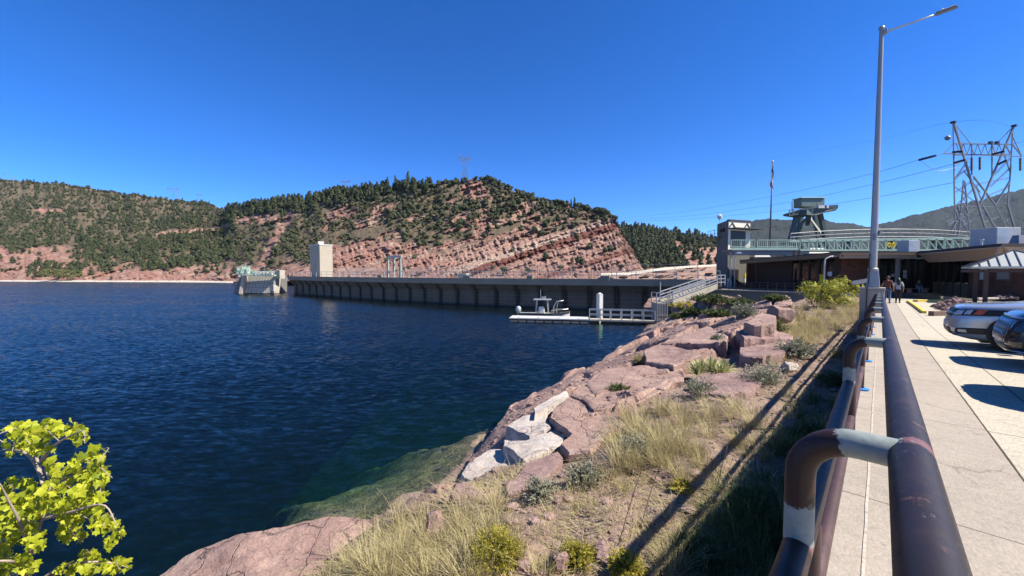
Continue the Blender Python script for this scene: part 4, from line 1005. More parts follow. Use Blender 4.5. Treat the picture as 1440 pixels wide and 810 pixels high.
# concrete lift tower with the cream upper room
lt = thing('gatehouse_tower', 'tall concrete lift tower with a cream upper room beside the flagpole', 'tower', tuple(P(1030, 404, 60))[:2]+(TZ,))
dT = 60.0
def X(px, d): return (px-720)/FPX*d
zt = P(1030, 309.5, dT).z; k0 = Vector((X(1022.5, dT), dT, 0)); kl = Vector((X(1007, dT+5), dT+5, 0)); kr = Vector((X(1053, dT+1.5), dT+1.5, 0)); kb = kl+kr-k0
mb = MB(); mb.prism([k0[:2], kr[:2], kb[:2], kl[:2]], TZ-2.5, zt); child(mb, 'tower_wall', m_conc_grey, lt)  # grey concrete paints in the shade of the side facing away from the sun
er = (kr-k0).normalized(); of = Vector((er.y, -er.x, 0)); el_ = (kl-k0).normalized(); ol = Vector((-abs(el_.y), -abs(el_.x), 0)).normalized()
def fbox(f0, f1, y0, y1, dep, mat, name, back=0.0, par=lt):
    a = k0.lerp(kr, f0); b = k0.lerp(kr, f1); z0, z1 = P(1030, y1, dT).z, P(1030, y0, dT).z; m = (a+b)/2+of*(dep/2-back)
    return child(MB().box((m.x, m.y, (z0+z1)/2), ((b-a).length, dep, z1-z0), math.atan2(er.y, er.x)), name, mat, par)
fbox(.0, 1.0, 308.6, 311, .5, m_roof, 'roof_edge', .3)
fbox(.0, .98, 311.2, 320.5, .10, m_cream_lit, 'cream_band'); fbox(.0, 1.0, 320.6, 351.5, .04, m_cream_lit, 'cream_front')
fbox(.1, .78, 324, 349, .06, m_black, 'window')
fbox(-.02, 1.25, 320.8, 322, 1.3, m_roof, 'window_awning')
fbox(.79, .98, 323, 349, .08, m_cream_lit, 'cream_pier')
fbox(.12, .50, 379, 403, .06, m_black, 'door'); fbox(.78, .97, 391, 402, .10, m_paper, 'notice_board'); fbox(.78, .97, 384, 390.3, .10, m_sign_y, 'yellow_notice')
fbox(.0, 1.0, 352, 405, .03, m_conc_grey, 'lower_front', .0)  # darker concrete stands for the shade below the balcony
mb = MB()
for c0, c1 in ((.02, .28), (.7, .96)):
    for f0, f1, za, zb in ((c0, (c0+c1)/2, 319.6, 313.2), ((c0+c1)/2, c1, 313.2, 319.6)):
        a = k0.lerp(kr, f0)+of*.14; b = k0.lerp(kr, f1)+of*.14; mb.bar((a.x, a.y, P(1030, za, dT).z), (b.x, b.y, P(1030, zb, dT).z), .05, .17)
child(mb, 'zigzag_trim', m_black, lt)
mb = MB(); a = k0.lerp(kl, .35)+ol*.06; 
for f in (.3, .5): 
    a = k0.lerp(kl, f); mb.box((a.x+ol.x*.05, a.y+ol.y*.05, P(1012, 324, dT+2).z), (.3, .5, .5), math.atan2(el_.y, el_.x))
child(mb, 'vent', m_black, lt)
mb = MB(); a = P(1000, 334, dT+4); b = P(1008, 334, dT+4); mb.box(((a.x+b.x)/2, a.y, a.z), (b.x-a.x, 2.2, .15))
for x in (a.x, (a.x+b.x)/2): mb.bar((x, a.y-1.05, a.z), (x, a.y-1.05, a.z+1.1), .06); mb.bar((x, a.y+1.05, a.z), (x, a.y+1.05, a.z+1.1), .06)
for zz in (.55, 1.1): mb.bar((a.x, a.y-1.05, a.z+zz), (b.x, a.y-1.05, a.z+zz), .06); mb.bar((a.x, a.y-1.05, a.z+zz), (a.x, a.y+1.05, a.z+zz), .06)
child(mb, 'side_platform', m_steel_dark, lt)
mb = MB(); q = P(1012, 308, dT+3); mb.tube([(q.x, q.y, zt), (q.x, q.y, zt+.6)], .05, 6); mb.lathe([(.05, .5), (.35, .75), (.38, 1.1), (.2, 1.3), (.02, 1.35)], (q.x, q.y, zt), 12); child(mb, 'floodlight', m_white_paint, lt, smooth=True, sharp=40)
# white posts beside tower
for px, h, lab in ((1024, 14, 'taller white pipe standing at the foot of the concrete lift tower'), (1027.5, 10, 'shorter white pipe standing at the foot of the concrete lift tower')):
    q = P(px, 403.5, 57); mb = MB(); mb.lathe([(.13, 0), (.13, h*.1), (.1, h*.1+.1)], (q.x, q.y, TZ), 10); tag(mb.build('vent_pipe', m_white_paint, smooth=True, sharp=40), lab, 'pipe')
# green balcony from the tower and the truss footbridge
dB = 57.0
bal = thing('balcony_walkway', 'pale green railed walkway reaching right from the concrete tower', 'walkway', (X(1025, dB), dB, P(1025, 351, dB).z))
zb0 = P(1025, 350.5, dB).z; zr = P(1025, 337.5, dB).z
mb = MB(); mb.box(((X(1027, dB)+X(1121, dB))/2, dB+1.2, zb0-.15), (X(1121, dB)-X(1027, dB), 2.4, .3)); mb.box(((X(1027, dB)+X(1121, dB))/2, dB+1.2, zb0-.55), (X(1121, dB)-X(1027, dB)-1, 1.6, .5)); child(mb, 'walkway_deck', m_steel_dark, bal)
mb = MB(); mb.box(((X(1027, dB)+X(1121, dB))/2, dB-.04, zb0+.05), (X(1121, dB)-X(1027, dB), .07, .32)); child(mb, 'edge_beam', m_green, bal)
for s0, s1 in ((1027, 1060), (1064, 1121)):
    mb = MB(); a, b = X(s0, dB), X(s1, dB); n = int((b-a)/.28)
    for k in range(n+1): mb.box((a+(b-a)*k/n, dB-.02, (zb0+zr)/2+.1), (.045 if k % 5 else .12, .05, zr-zb0-.15))
    for z in (zr, zb0+.35): mb.box(((a+b)/2, dB-.02, z), (b-a, .09, .1))
    child(mb, 'balustrade', m_green, bal)
for px in (1029, 1120):
    mb = MB(); mb.box((X(px, dB), dB+.3, (zb0-.4+TZ)/2), (.22, .22, zb0-.4-TZ)); child(mb, 'support_post', m_conc_pale, bal)
mb = MB(); mb.box((X(1033, dB-.6), dB-.6, TZ+2.5), (.12, .12, 5.0)); mb.tube([(X(1033, dB-.6), dB-.6, TZ+4.9), (X(1034.5, dB-.6), dB-.6, TZ+5.1), (X(1037.5, dB-.6), dB-.6, TZ+5.3)], .09, 6); mb.box((X(1037.5, dB-.6), dB-.6, TZ+5.2), (.7, .4, .22)); tag(mb.build('terrace_lamp', m_steel), 'thin grey lamp post under the green walkway by the tower door', 'lamp')
brg = thing('truss_footbridge', 'pale green steel truss footbridge running behind the visitor building roof', 'footbridge', (X(1240, dB), dB, TZ))
xa, xb = X(1123.5, dB), X(1362, dB); npan = 20
zt0, zt1, zb1_, zbb = P(1123, 337.6, dB).z, P(1362, 334.5, dB).z, P(1123, 351.8, dB).z, P(1362, 351.5, dB).z
for off, nm in ((0, 'near_truss'), (2.4, 'rear_truss')):
    mb = MB()
    for k in range(npan+1):
        f = k/npan; x = xa+(xb-xa)*f; z1 = zt0+(zt1-zt0)*f; z0 = zb1_+(zbb-zb1_)*f
        mb.bar((x, dB+off, z0), (x, dB+off, z1), .11)
        if k < npan and off == 0:
            f2 = (k+1)/npan; x2 = xa+(xb-xa)*f2; z1b = zt0+(zt1-zt0)*f2; z0b = zb1_+(zbb-zb1_)*f2
            mb.bar((x, dB+off+.02, z1-.05), (x2, dB+off+.02, z0b+.05), .10)
            mb.bar((x, dB+off+.03, (z0+z1)/2), (x2, dB+off+.03, (z0b+z1b)/2), .05)
    mb.bar((xa, dB+off, zt0), (xb, dB+off, zt1), .2); mb.bar((xa, dB+off, zb1_), (xb, dB+off, zbb), .24)
    child(mb, 'truss', m_green, brg)
mb = MB(); mb.box(((xa+xb)/2, dB+1.2, zb1_-.02), (xb-xa, 2.2, .12)); child(mb, 'bridge_deck', m_steel_dark, brg)
for px in (1130, 1240, 1350):
    mb = MB(); mb.box((X(px, dB), dB+1.2, (zb1_+1)/2), (.5, 1.4, zb1_-1.2)); child(mb, 'pier', m_conc_pale, brg)
# curved upper railing of the road ramp behind
dR = 66
ur = thing('ramp_railing', 'long grey railing of the arched ramp behind the green truss bridge', 'railing', (X(1240, dR), dR, P(1240, 337, dR).z))
pts_t = [P(px, y, dR) for px, y in ((1112, 328.5), (1150, 325.5), (1200, 323.2), (1240, 322.3), (1290, 322.5), (1330, 324), (1363, 326.5))]; pts_t = catmull(pts_t, 25)
mb = MB(); mb.tube(pts_t, .055, 6); mb.tube([p+Vector((0, 0, -.62)) for p in pts_t], .035, 6); mb.tube([p+Vector((0, 0, -1.25)) for p in pts_t], .05, 6); child(mb, 'rail', m_pylon, ur)
for p in pts_t[::2]:
    mb = MB(); mb.bar(p+Vector((0, 0, -1.5)), p, .08); child(mb, 'post', m_pylon, ur)
mb = MB(); v = []
for p in pts_t: v += [p+Vector((0, 0, -1.42)), p+Vector((0, 0, -1.7)), p+Vector((0, 2.6, -1.7)), p+Vector((0, 2.6, -1.42))]
mb.add(v, [(i*4+k, i*4+(k+1) % 4, (i+1)*4+(k+1) % 4, (i+1)*4+k) for i in range(len(pts_t)-1) for k in range(4)]); child(mb, 'ramp_slab', m_conc_grey, ur)
for k in (2, 8, 14, 20):
    p = pts_t[k]; mb = MB(); mb.box((p.x, p.y+1.3, (p.z-1.75)/2), (.7, 1.2, p.z-1.75)); child(mb, 'ramp_pier', m_conc_grey, ur)
# gantry crane
dC = 80
cr = thing('gantry_crane', 'dark green gantry crane with a machinery house standing behind the footbridge', 'crane', (X(1142, dC), dC, 3))
def C(px, py, dd=0): return P(px, py, dC+dd)
mb = MB()
for (t0_, b0_, dd) in (((1120, 303), (1111, 338), 0), ((1127, 303), (1121.5, 338), 5), ((1145, 300), (1152, 338), 5), ((1153, 300), (1161.5, 338), 0)):
    a, b = C(t0_[0], t0_[1], dd), C(b0_[0], b0_[1], dd)
    b2 = b+(b-a)*.9
    leg = MB(); leg.bar(b2, a, .75, .65); child(leg, 'leg', m_green_dark, cr)
    wh = MB(); wh.box((b2.x, b2.y, b2.z-.2), (1.8, .6, .8)); child(wh, 'bogie', m_green_dark, cr)
br_ = MB(); br_.bar(C(1116, 327), C(1138, 303), .5, .35); br_.bar(C(1158, 333), C(1136, 303, 5), .4, .3); br_.bar(C(1113, 331), C(1160, 331), .35, .4); br_.bar(C(1122, 331, 5), C(1151, 331, 5), .35, .4); child(br_, 'brace', m_green_dark, cr)
def block(x0, x1, y0, y1, d0, dep, mat, name, bev=.05):
    a, b = C(x0, y1, d0), C(x1, y0, d0); mb = MB(); mb.box(((a.x+b.x)/2, dC+d0+dep/2, (a.z+b.z)/2), (b.x-a.x, dep, b.z-a.z)); return child(mb, name, mat, cr, bevel=bev)
mb = MB(); pl_ = [C(1113, 301.5, -1), C(1113, 299, -1), C(1136, 291.5, -1.5), C(1178.5, 287.8, -1.5), C(1178.8, 292, -1.5), C(1175, 296.3, -1.5), C(1160, 298.5, -1.5), C(1150, 302, -1.5), C(1130, 304, -1.3)]
n = len(pl_); mb.add(pl_+[q+Vector((0, 2.4, 0)) for q in pl_], [tuple(range(n)), tuple(range(2*n-1, n-1, -1))]+[(i, n+i, n+(i+1) % n, (i+1) % n) for i in range(n)]); child(mb, 'girder', m_green_dark, cr)
block(1127, 1160, 278.5, 290.5, .2, 2.3, m_green_mid, 'machinery_house'); block(1126.5, 1160.5, 277.2, 278.4, .0, 2.7, m_green, 'house_roof')
mb = MB()
for (x0, y0), (x1, y1) in (((1130, 290), (1148, 285.5)), ((1148, 285.5), (1150, 293)), ((1132, 294), (1150, 290)), ((1110, 303), (1110, 296)), ((1110, 296), (1116, 294)), ((1116, 294), (1116, 301)), ((1110, 303.5), (1122, 301)), ((1114, 299), (1114, 284)), ((1150, 291), (1128, 295))): mb.bar(C(x0, y0, -2.2), C(x1, y1, -2.2), .14)
child(mb, 'crane_railing', m_steel_dark, cr)
mb = MB(); mb.box(tuple(C(1156.5, 290.8, -1.6)), (1.6, .12, .55)); mb.box(tuple(C(1162.5, 290.8, -1.6)), (.8, .12, .5)); child(mb, 'name_plate', m_paper, cr)
mb = MB(); mb.box(tuple(C(1134, 299, -1.5)), (1.9, 1.5, 1.2), .3, .8); mb.bar(C(1140, 296, -1.2), C(1135, 316, 1.5), .7, .5); child(mb, 'hoist_cab', m_green_dark, cr)
# flagpole
dF = 63
fp = thing('flagpole', 'tall dark flagpole with a limp striped flag in front of the green walkway', 'flagpole', (X(1081, dF), dF, TZ))
ztop = P(1082.5, 228, dF).z; x0, x1 = X(1080.5, dF), X(1082.3, dF)
mb = MB(); mb.tube([(x0, dF, TZ-.2), ((x0+x1)/2, dF, (TZ+ztop)/2), (x1, dF, ztop)], [.16, .12, .07], 12); child(mb, 'pole', m_pole_dark, fp, smooth=True)
mb = MB(); mb.lathe([(.02, -.1), (.14, 0), (.15, .1), (.08, .2), (.01, .26)], (x1, dF, ztop+.02), 12); child(mb, 'finial', m_steel, fp, smooth=True)
def flag_mat():
    M = Mat('striped_flag'); s = M.attr('fv'); u_ = M.attr('fu')
    k = M.math('LESS_THAN', M.math('FRACT', M.math('MULTIPLY', s, 6.5)), .538)
    c = M.mix(k, (.72, .70, .68), (.42, .02, .03))
    blue = M.math('MULTIPLY', M.math('GREATER_THAN', s, .46), M.math('LESS_THAN', u_, .42))
    st = M.math('MULTIPLY', M.math('LESS_THAN', M.math('ABSOLUTE', M.math('SUBTRACT', M.math('FRACT', M.math('MULTIPLY', u_, 14)), .5)), .18), M.math('LESS_THAN', M.math('ABSOLUTE', M.math('SUBTRACT', M.math('FRACT', M.math('MULTIPLY', s, 13)), .5)), .2))
    c = M.mix(blue, c, M.mix(st, (.02, .03, .12), (.75, .75, .75)))
    return M.pbr(c, .8, 0, None, .2)
nu, nv = 40, 40; V = []; fu = []; fv = []
for j in range(nv):
    for i in range(nu):
        u_, v_ = i/(nu-1), j/(nv-1)
        drop = (1-v_)*1.5+u_*2.55; xx = .10+.32*math.sin(u_*2.2)*.55+.10*math.sin(u_*11+v_*2)*u_*.8+.05*math.sin(drop*2.5); yy = .16*math.sin(u_*14+v_*1.5+drop*.8)*min(1, u_*3)
        V.append((x1+.32-xx*1.9, dF+yy-.12, ztop-.35-drop)); fu.append(u_); fv.append(v_)
put(np_obj('flag', V, grid_faces(nv, nu), flag_mat(), {'fu': fu, 'fv': fv}), fp)
# ---------------- visitor building
vb = thing('visitor_building', 'low brown brick visitor building with a deep tan roof overhang', 'building', (41, 43, 3.5))
HE = EYE+2.12
eA, eB, eC, eD = Vector((39.3, 31.0, 0)), Vector((44.8, 42.6, 0)), Vector((36.4, 42.6, 0)), Vector((P(1040, 368, 57).x, 57, 0))
ZD = P(1040, 368, 57).z
rf = MB(); top = [(eA.x, eA.y, HE), (eB.x, eB.y, HE), (eC.x, eC.y, HE), (eD.x, eD.y, ZD), (eD.x+9, eD.y+3, ZD), (58, 56, HE+.5), (58, 31, HE)]
a = [Vector(q)+Vector((0, 0, .0)) for q in top]; b = [Vector(q)+Vector((0, 0, .26)) for q in top]; n = len(a)
rf.add(a+b, [tuple(range(n))[::-1], tuple(range(n, 2*n))]+[(i, (i+1) % n, n+(i+1) % n, n+i) for i in range(n)]); child(rf, 'roof', m_roof, vb)
def fascia(p, q, h0, h1, ins, mat, name='fascia'):
    d = (q-p).normalized(); nrm = Vector((-d.y, d.x, 0)); cen = Vector((50, 46, 0)); 
    if nrm.dot(cen-p) < 0: nrm = -nrm
    zp = ZD if p is eD else HE; zq = ZD if q is eD else HE
    a = [p+Vector((0, 0, zp-.004))+nrm*.05, q+Vector((0, 0, zq-.004))+nrm*.05, q+Vector((0, 0, zq-h1))+nrm*ins, p+Vector((0, 0, zp-h0))+nrm*ins]
    mb = MB(); mb.add(a+[k+nrm*.18 for k in a], [(0, 1, 2, 3), (7, 6, 5, 4), (0, 4, 5, 1), (1, 5, 6, 2), (2, 6, 7, 3), (3, 7, 4, 0)]); return child(mb, name, mat, vb)
def trim(p, q, mat, dz, h, w_=.1):
    zp = ZD if p is eD else HE; zq = ZD if q is eD else HE
    mb = MB(); mb.bar(p+Vector((0, 0, zp+dz)), q+Vector((0, 0, zq+dz)), w_, h); return child(mb, 'gutter', mat, vb)
eA2 = Vector((57.9, 31.0, 0))
fascia(eA, eB, 1.0, .95, .9, m_tan); fascia(eC, eB, .5, .5, .12, m_tan); fascia(eA, eA2, .95, .95, .3, m_tan); fascia(eC, eD, .32, .32, .1, m_soffit)  # left wing fascia gets its shade as a darker brown colour
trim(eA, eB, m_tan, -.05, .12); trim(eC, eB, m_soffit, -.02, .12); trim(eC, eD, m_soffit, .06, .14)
# walls
wA0, wA1 = Vector((43.6, 32.6, 0)), Vector((49.5, 45.2, 0)); wC0, wC1 = Vector((38.6, 45.2, 0)), Vector((37.6, 59.5, 0))
GZ = 3.52
def wall(p, q, z0, z1, mat, name='wall', th=.3):
    mb = MB(); mb.bar((p.x, p.y, (z0+z1)/2), (q.x, q.y, (z0+z1)/2), th, z1-z0); return child(mb, name, mat, vb)
def lerp(p, q, f): return p.lerp(q, f)
ZW = HE-.9
wall(lerp(wA0, wA1, -.02), lerp(wA0, wA1, .52), GZ-.6, ZW+.6, m_brick)
mb = MB(); mb.bar((wA0.x, 32.6, (GZ+ZW)/2), (58, 32.6, (GZ+ZW)/2), .3, ZW-GZ+1.2); child(mb, 'wall', m_brick, vb)
g0, g1 = lerp(wA0, wA1, .52), lerp(wA0, wA1, .99)
wall(g0, g1, GZ+.95, ZW+.5, m_glass, 'window', .12); wall(g0, g1, GZ-.6, GZ+.92, m_soffit, 'window_base', .2)
for k in range(6):
    q = lerp(g0, g1, k/5); mb = MB(); mb.box((q.x, q.y, (GZ+ZW)/2), (.12, .3, ZW-GZ+.6), math.atan2(g1.y-g0.y, g1.x-g0.x)); child(mb, 'mullion', m_dkbrown, vb)
e0, e1 = Vector((43.2, 45.4, 0)), wA1
wall(Vector((38.6, 45.2, 0)), e0, GZ-.6, HE, m_brick); wall(e0, e1, GZ-.6, HE, m_glass, 'entrance_glazing', .12)
for k, px in enumerate((1252, 1262, 1283)):
    x = X(px, 45.1); mb = MB(); mb.box((x, 45.2, (GZ+HE)/2), (.14, .16, HE-GZ)); child(mb, 'door_frame', m_black, vb)
q = P(1262, 388, 43.6); mb = MB(); mb.box((q.x, q.y, (GZ+HE)/2-.3), (.28, .28, HE-GZ+.1)); child(mb, 'entrance_post', m_steel, vb)
for px, y0, y1, wd in ((1273, 380, 384, 5), (1273, 385, 391, 5), (1256, 385, 389, 5)):
    a, b = P(px-wd/2, y1, 45.05), P(px+wd/2, y0, 45.05); mb = MB(); mb.box(((a.x+b.x)/2, 45.08, (a.z+b.z)/2), (b.x-a.x, .03, b.z-a.z)); child(mb, 'door_notice', m_paper, vb)
# notice boards on the brick wall
def on_wall(f0, f1, z0, z1, mat, name, dep=.05):
    p, q = lerp(wA0, wA1, f0), lerp(wA0, wA1, f1); d = (q-p).normalized(); o = Vector((-d.y, d.x, 0))
    mb = MB(); m = (p+q)/2+o*(.15+dep/2); mb.box((m.x, m.y, (z0+z1)/2), ((q-p).length, dep, z1-z0), math.atan2(d.y, d.x)); return child(mb, name, mat, vb)
on_wall(.10, .235, EYE-.65, EYE+.55, m_soffit, 'display_case', .06); on_wall(.115, .22, EYE-.55, EYE+.45, m_conc, 'display_sheet', .08)
on_wall(.31, .40, EYE-.7, EYE+.6, m_hvac_dark, 'poster_frame', .05); on_wall(.32, .39, EYE-.62, EYE+.52, m_paper, 'poster', .07)
# left wing wall and glazing
def lw(f0, f1, z0, z1, mat, name, th=.3): return wall(lerp(wC0, wC1, f0), lerp(wC0, wC1, f1), z0, z1, mat, name, th)
lw(.0, .04, TZ, HE-.2, m_shaded_brick, 'wall'); lw(.04, .50, TZ, ZD, m_glass, 'window', .12); lw(.50, 1.0, TZ, ZD+.05, m_shaded_brick, 'wall')
wall(Vector((36.3, 59.5, 0)), Vector((44, 61, 0)), TZ, ZD+.05, m_brick)
for f in (.04, .12, .2, .3, .4, .5):
    q = lerp(wC0, wC1, f); mb = MB(); mb.box((q.x-.05, q.y, (TZ+ZD)/2), (.25, .2, ZD-TZ)); child(mb, 'mullion', m_dkbrown, vb)
for f, mat, z0, z1 in ((.17, m_sign_y, .9, 2.1), (.10, m_paper, 1.9, 2.4), (.27, m_paper, .2, .7)):
    q = lerp(wC0, wC1, f); mb = MB(); mb.box((q.x-.12, q.y, TZ+(z0+z1)/2), (.04, .9, z1-z0)); child(mb, 'window_notice', mat, vb)
mb = MB(); q0 = eC+Vector((-.2, 1.2, 0)); q0 = Vector((P(1160, 360, 43.2).x, 43.2, 0)); zc = P(1160, 364, 43.2).z; mb.tube([(eC.x, eC.y+.5, HE-.2), (q0.x+.6, q0.y, zc+.25), (q0.x+.08, q0.y, zc), (q0.x, q0.y, zc-.2), (q0.x, q0.y, TZ-.6)], .075, 8); child(mb, 'downspout', m_white_paint, vb, smooth=True)
mb = MB(); q = lerp(eC, eD, .82); mb.box((q.x+.4, q.y, (TZ+ZD)/2), (.2, .2, ZD-TZ)); child(mb, 'porch_post', m_dkbrown, vb)
# rooftop units
def unit(x0, x1, y0, y1, d, dep, mat, mat2, xs_=None):
    a, b = P(x0, y1, d), P(x1, y0, d); zb = HE+.2
    mb = MB(); mb.box(((a.x+b.x)/2, d+dep/2, (zb+b.z)/2), (b.x-a.x, dep, b.z-zb)); o = child(mb, 'rooftop_unit', mat, vb, bevel=.03)
    mb = MB(); mb.box((a.x+(b.x-a.x)*.24, d-.03, (zb+b.z)/2), ((b.x-a.x)*.46, .06, (b.z-zb)*.9))
    q = mb.build('louvre', mat2, o)
    return o
unit(1277, 1293, 337.5, 352, 44.5, 1.3, m_hvac, m_steel); unit(1400, 1436, 319.5, 346, 36, 2.05, m_hvac, m_steel)
mb = MB(); q = P(1431, 345, 35); mb.box((q.x, q.y, HE+.75), (.9, .9, 1.1), 0, .5); child(mb, 'roof_vent', m_steel_dark, vb)
q = P(1380, 344, 34); mb = MB(); mb.lathe([(.09, 0), (.09, .5), (.16, .5), (.16, .62)], (q.x, q.y, HE+.25), 10); child(mb, 'roof_vent', m_white_paint, vb)
# yellow double diamond sign on the footbridge
ys = thing('warning_sign', 'yellow double diamond warning sign fixed before the green truss', 'sign', tuple(P(1253, 345, 56)))
for px in (1250.5, 1256.5):
    q = P(px, 344.2, 56.2); mb = MB(); mb.box(tuple(q), (.62, .05, .62), 0, 1, 0, PI/4); child(mb, 'sign_plate', m_sign_y, ys); mb = MB(); mb.box((q.x, q.y-.04, q.z), (.16, .03, .16), 0, 1, 0, PI/4); child(mb, 'sign_symbol', m_black, ys)
q = P(1253.5, 346, 56.3); mb = MB(); mb.box((q.x, q.y+.06, (q.z+HE)/2-.5), (.08, .06, 3.0)); child(mb, 'sign_post', m_steel, ys)
# equipment behind left wing: white vehicle canopies seen under the walkway
for px, y0, w_, lab in ((1068, 361, 2.6, 'white sloped hood of equipment showing above the low roof beside the flagpole'), (1147, 356, 3.4, 'long white equipment hood showing above the low roof under the truss bridge')):
    q = P(px, y0, 62); mb = MB(); eq = thing('equipment_hood', lab, 'equipment', (q.x, 62.5, TZ)); mb.prism([(q.x-w_*.6, 61), (q.x+w_*.5, 61), (q.x+w_*.5, 64), (q.x-w_*.6, 64)], TZ+.0, q.z-.12); child(mb, 'plinth', m_hvac_dark, eq); mb = MB(); mb.box((q.x, 62.5, q.z+.35), (w_, 2.6, .9), 0, .72); child(mb, 'hood', m_white_paint, eq, bevel=.05)
# ------------------------------------------------------------------ walkway, parking, pipe railing (local x = v to the right, y = u along)
RZ = -TH
def slab(name, mat, v0, v1, us, dz, th, label=None):
    mb = MB(); n = len(us); V = []
    f = lambda k, u: (k(u) if callable(k) else k)
    for u in us:
        z = float(zs(u))+dz; V += [(f(v0, u), u, z), (f(v1, u), u, z), (f(v1, u), u, z-th), (f(v0, u), u, z-th)]
    F = [(i*4+k, i*4+(k+1) % 4, (i+1)*4+(k+1) % 4, (i+1)*4+k) for i in range(n-1) for k in range(4)]+[(3, 2, 1, 0), tuple((n-1)*4+k for k in range(4))]
    mb.add(V, F); o = mb.build(name, mat, rz=RZ); tag(o, kind='structure'); return o
us = list(np.arange(-9, 44.1, 1.0))
slab('walkway', m_walk, -.30, .775, us, 0, .22)
slab('parking', m_park, .79, 46, us, -.004, .22)
wl_ = MB(); V = []
uw = list(np.arange(-9, 42, 1.0))
for u in uw:
    z = float(zs(u))-.10; V += [(-.285, u, z), (-.10, u, z), (-.10, u, z-2.4), (-.285, u, z-2.4)]
wl_.add(V, [(i*4+k, i*4+(k+1) % 4, (i+1)*4+(k+1) % 4, (i+1)*4+k) for i in range(len(uw)-1) for k in range(4)])
tag(wl_.build('retaining_wall', m_conc, rz=RZ), 'low concrete retaining wall holding the walkway edge above the bank', 'wall')
def seam_mat():
    M = Mat('white_sealant'); o = M.obj(); n = M.noise(o, 30, 5, .7)
    return M.pbr(M.ramp(n, [(.35, (.30, .265, .22)), (.5, (.47, .43, .36)), (.7, (.56, .52, .45))]), .8)
V = []; uu = list(np.arange(-2, 27, .25)); mb = MB()
for u in uu:
    j = .006*math.sin(u*9)+.004*math.sin(u*23); z = float(zs(u))+.004; V += [(-.022-.007+j*.35, u, z), (-.022+.006+j*.2, u, z)]
mb.add(V, [(2*i, 2*i+1, 2*i+3, 2*i+2) for i in range(len(uu)-1)]); o = mb.build('sealant_strip', seam_mat(), rz=RZ); tag(o, kind='structure')
V = []; uu = list(np.arange(-2, 40, .12)); mb = MB()
for u in uu:
    j = .012*vnoise(np.array([u*4.]), np.array([0.]), seed=4)[0]; k = .010*vnoise(np.array([u*5.]), np.array([9.]), seed=5)[0]; z = float(zs(u))+.003; V += [(.779+j*.22, u, z), (.788+k*.22, u, z)]
mb.add(V, [(2*i, 2*i+1, 2*i+3, 2*i+2) for i in range(len(uu)-1)])
tag(mb.build('joint_filler', simple('dark_joint', (.09, .075, .06), .95, 0, .5, 20), rz=RZ), kind='structure')
# rail
def zr(u): return EYE-(.45+.0202*u)
rl = thing('pipe_railing', 'thick dark brown steel pipe railing with elbow brackets along the walkway edge', 'railing', tuple(W(0, -.05, zs(0))))
def wchild(mb, name, mat, **k):
    mb.v = [tuple(W(q[1], q[0], q[2])) for q in mb.v]; return child(mb, name, mat, rl, **k)
EL_U = [1.43+2.62*k for k in range(9)]; REND = 24.6
R1, R2, R3 = .0445, .0375, .030
V1, V2, ZO, ZM = .070, -.160, -.352, -.66
def long_pipe(v, dz, r, u0, u1, name, mat, near=None):
    mb = MB(); us_ = np.arange(u0, u1+.01, .06 if near is None else near); pts = [(v, u, zr(u)+dz) for u in us_]; mb.tube(pts, r, 20)
    prim = []; rust = []
    for u in us_:
        dd = min(abs(u-e) for e in EL_U)
        for k in range(20):
            rust.append(max(0, 1-dd/.17)*(.62 if math.cos(2*PI*k/20) > -.4 else .2)); prim.append(max(0, .9-dd/.085)*(.75 if name == 'top_pipe' else .8))
    if name == 'mid_pipe': prim = [p*.5 for p in prim]; rust = [p for p in rust]
    mb.at = {'prim': prim, 'rust': rust}; return wchild(mb, name, mat, smooth=True, sharp=50, fix=True)
long_pipe(V1, 0, R1, -3, REND, 'top_pipe', m_pipe)
long_pipe(V2, ZO, R2, -3, REND, 'outer_pipe', m_pipe); long_pipe(V2+.012, ZM, R3, -3, REND, 'mid_pipe', m_pipe_mid)
for e in EL_U:
    mb = MB(); z0 = zr(e); rb = .125; pts = [(V1-R1*.55, e, z0), (V1-.08, e, z0), (V2+rb, e, z0+.0)]
    for k in range(1, 11):
        a = PI/2*k/10; pts.append((V2+rb-rb*math.sin(a), e, z0-rb+rb*math.cos(a)))
    pts += [(V2, e, z0-.18), (V2, e, z0-.24), (V2, e, z0+ZO+R2*.4)]
    fine = []
    for i in range(len(pts)-1):
        nn = max(1, int((Vector(pts[i+1])-Vector(pts[i])).length/.012)); fine += [tuple(Vector(pts[i]).lerp(Vector(pts[i+1]), k/nn)) for k in range(nn)]
    fine.append(pts[-1]); mb.tube(fine, R2*1.02, 20); L = [0.0]
    for i in range(1, len(fine)): L.append(L[-1]+(Vector(fine[i])-Vector(fine[i-1])).length)
    T_ = L[-1]; prim = []
    for i in range(len(fine)):
        p = max(smooth(.175, .045, L[i]), smooth(T_-.19, T_-.04, L[i])); prim += [.12+.8*float(p)]*20
    mb.at = {'prim': prim, 'rust': [0]*len(prim)}; wchild(mb, 'elbow_bracket', m_pipe_brown, smooth=True, sharp=60)
    # post down to the slab with a taped foot
    pm_ = MB(); g = float(zs(e)); nn = 14; pp = [(V2+.012, e+.16, g+(zr(e)+ZO-g)*k/nn) for k in range(nn+1)]; pm_.tube(pp, R3*1.05, 16)
    pm_.at = {'prim': sum([[.62 if (k == 5 or k == 6) else .1]*16 for k in range(nn+1)], []), 'rust': [.3]*(16*(nn+1))}
    po = wchild(pm_, 'post', m_pipe_mid, smooth=True, sharp=60)
    fb_ = MB(); fb_.lathe([(.085, .0), (.085, .012), (.05, .02)], (0, 0, 0), 14); fb_.v = [(q[0]+V2+.012, q[1]+e+.16, q[2]+g+.004) for q in fb_.v]
    fb_.v = [tuple(W(q[1], q[0], q[2])) for q in fb_.v]; fo = fb_.build('tape_patch', m_blue, po)
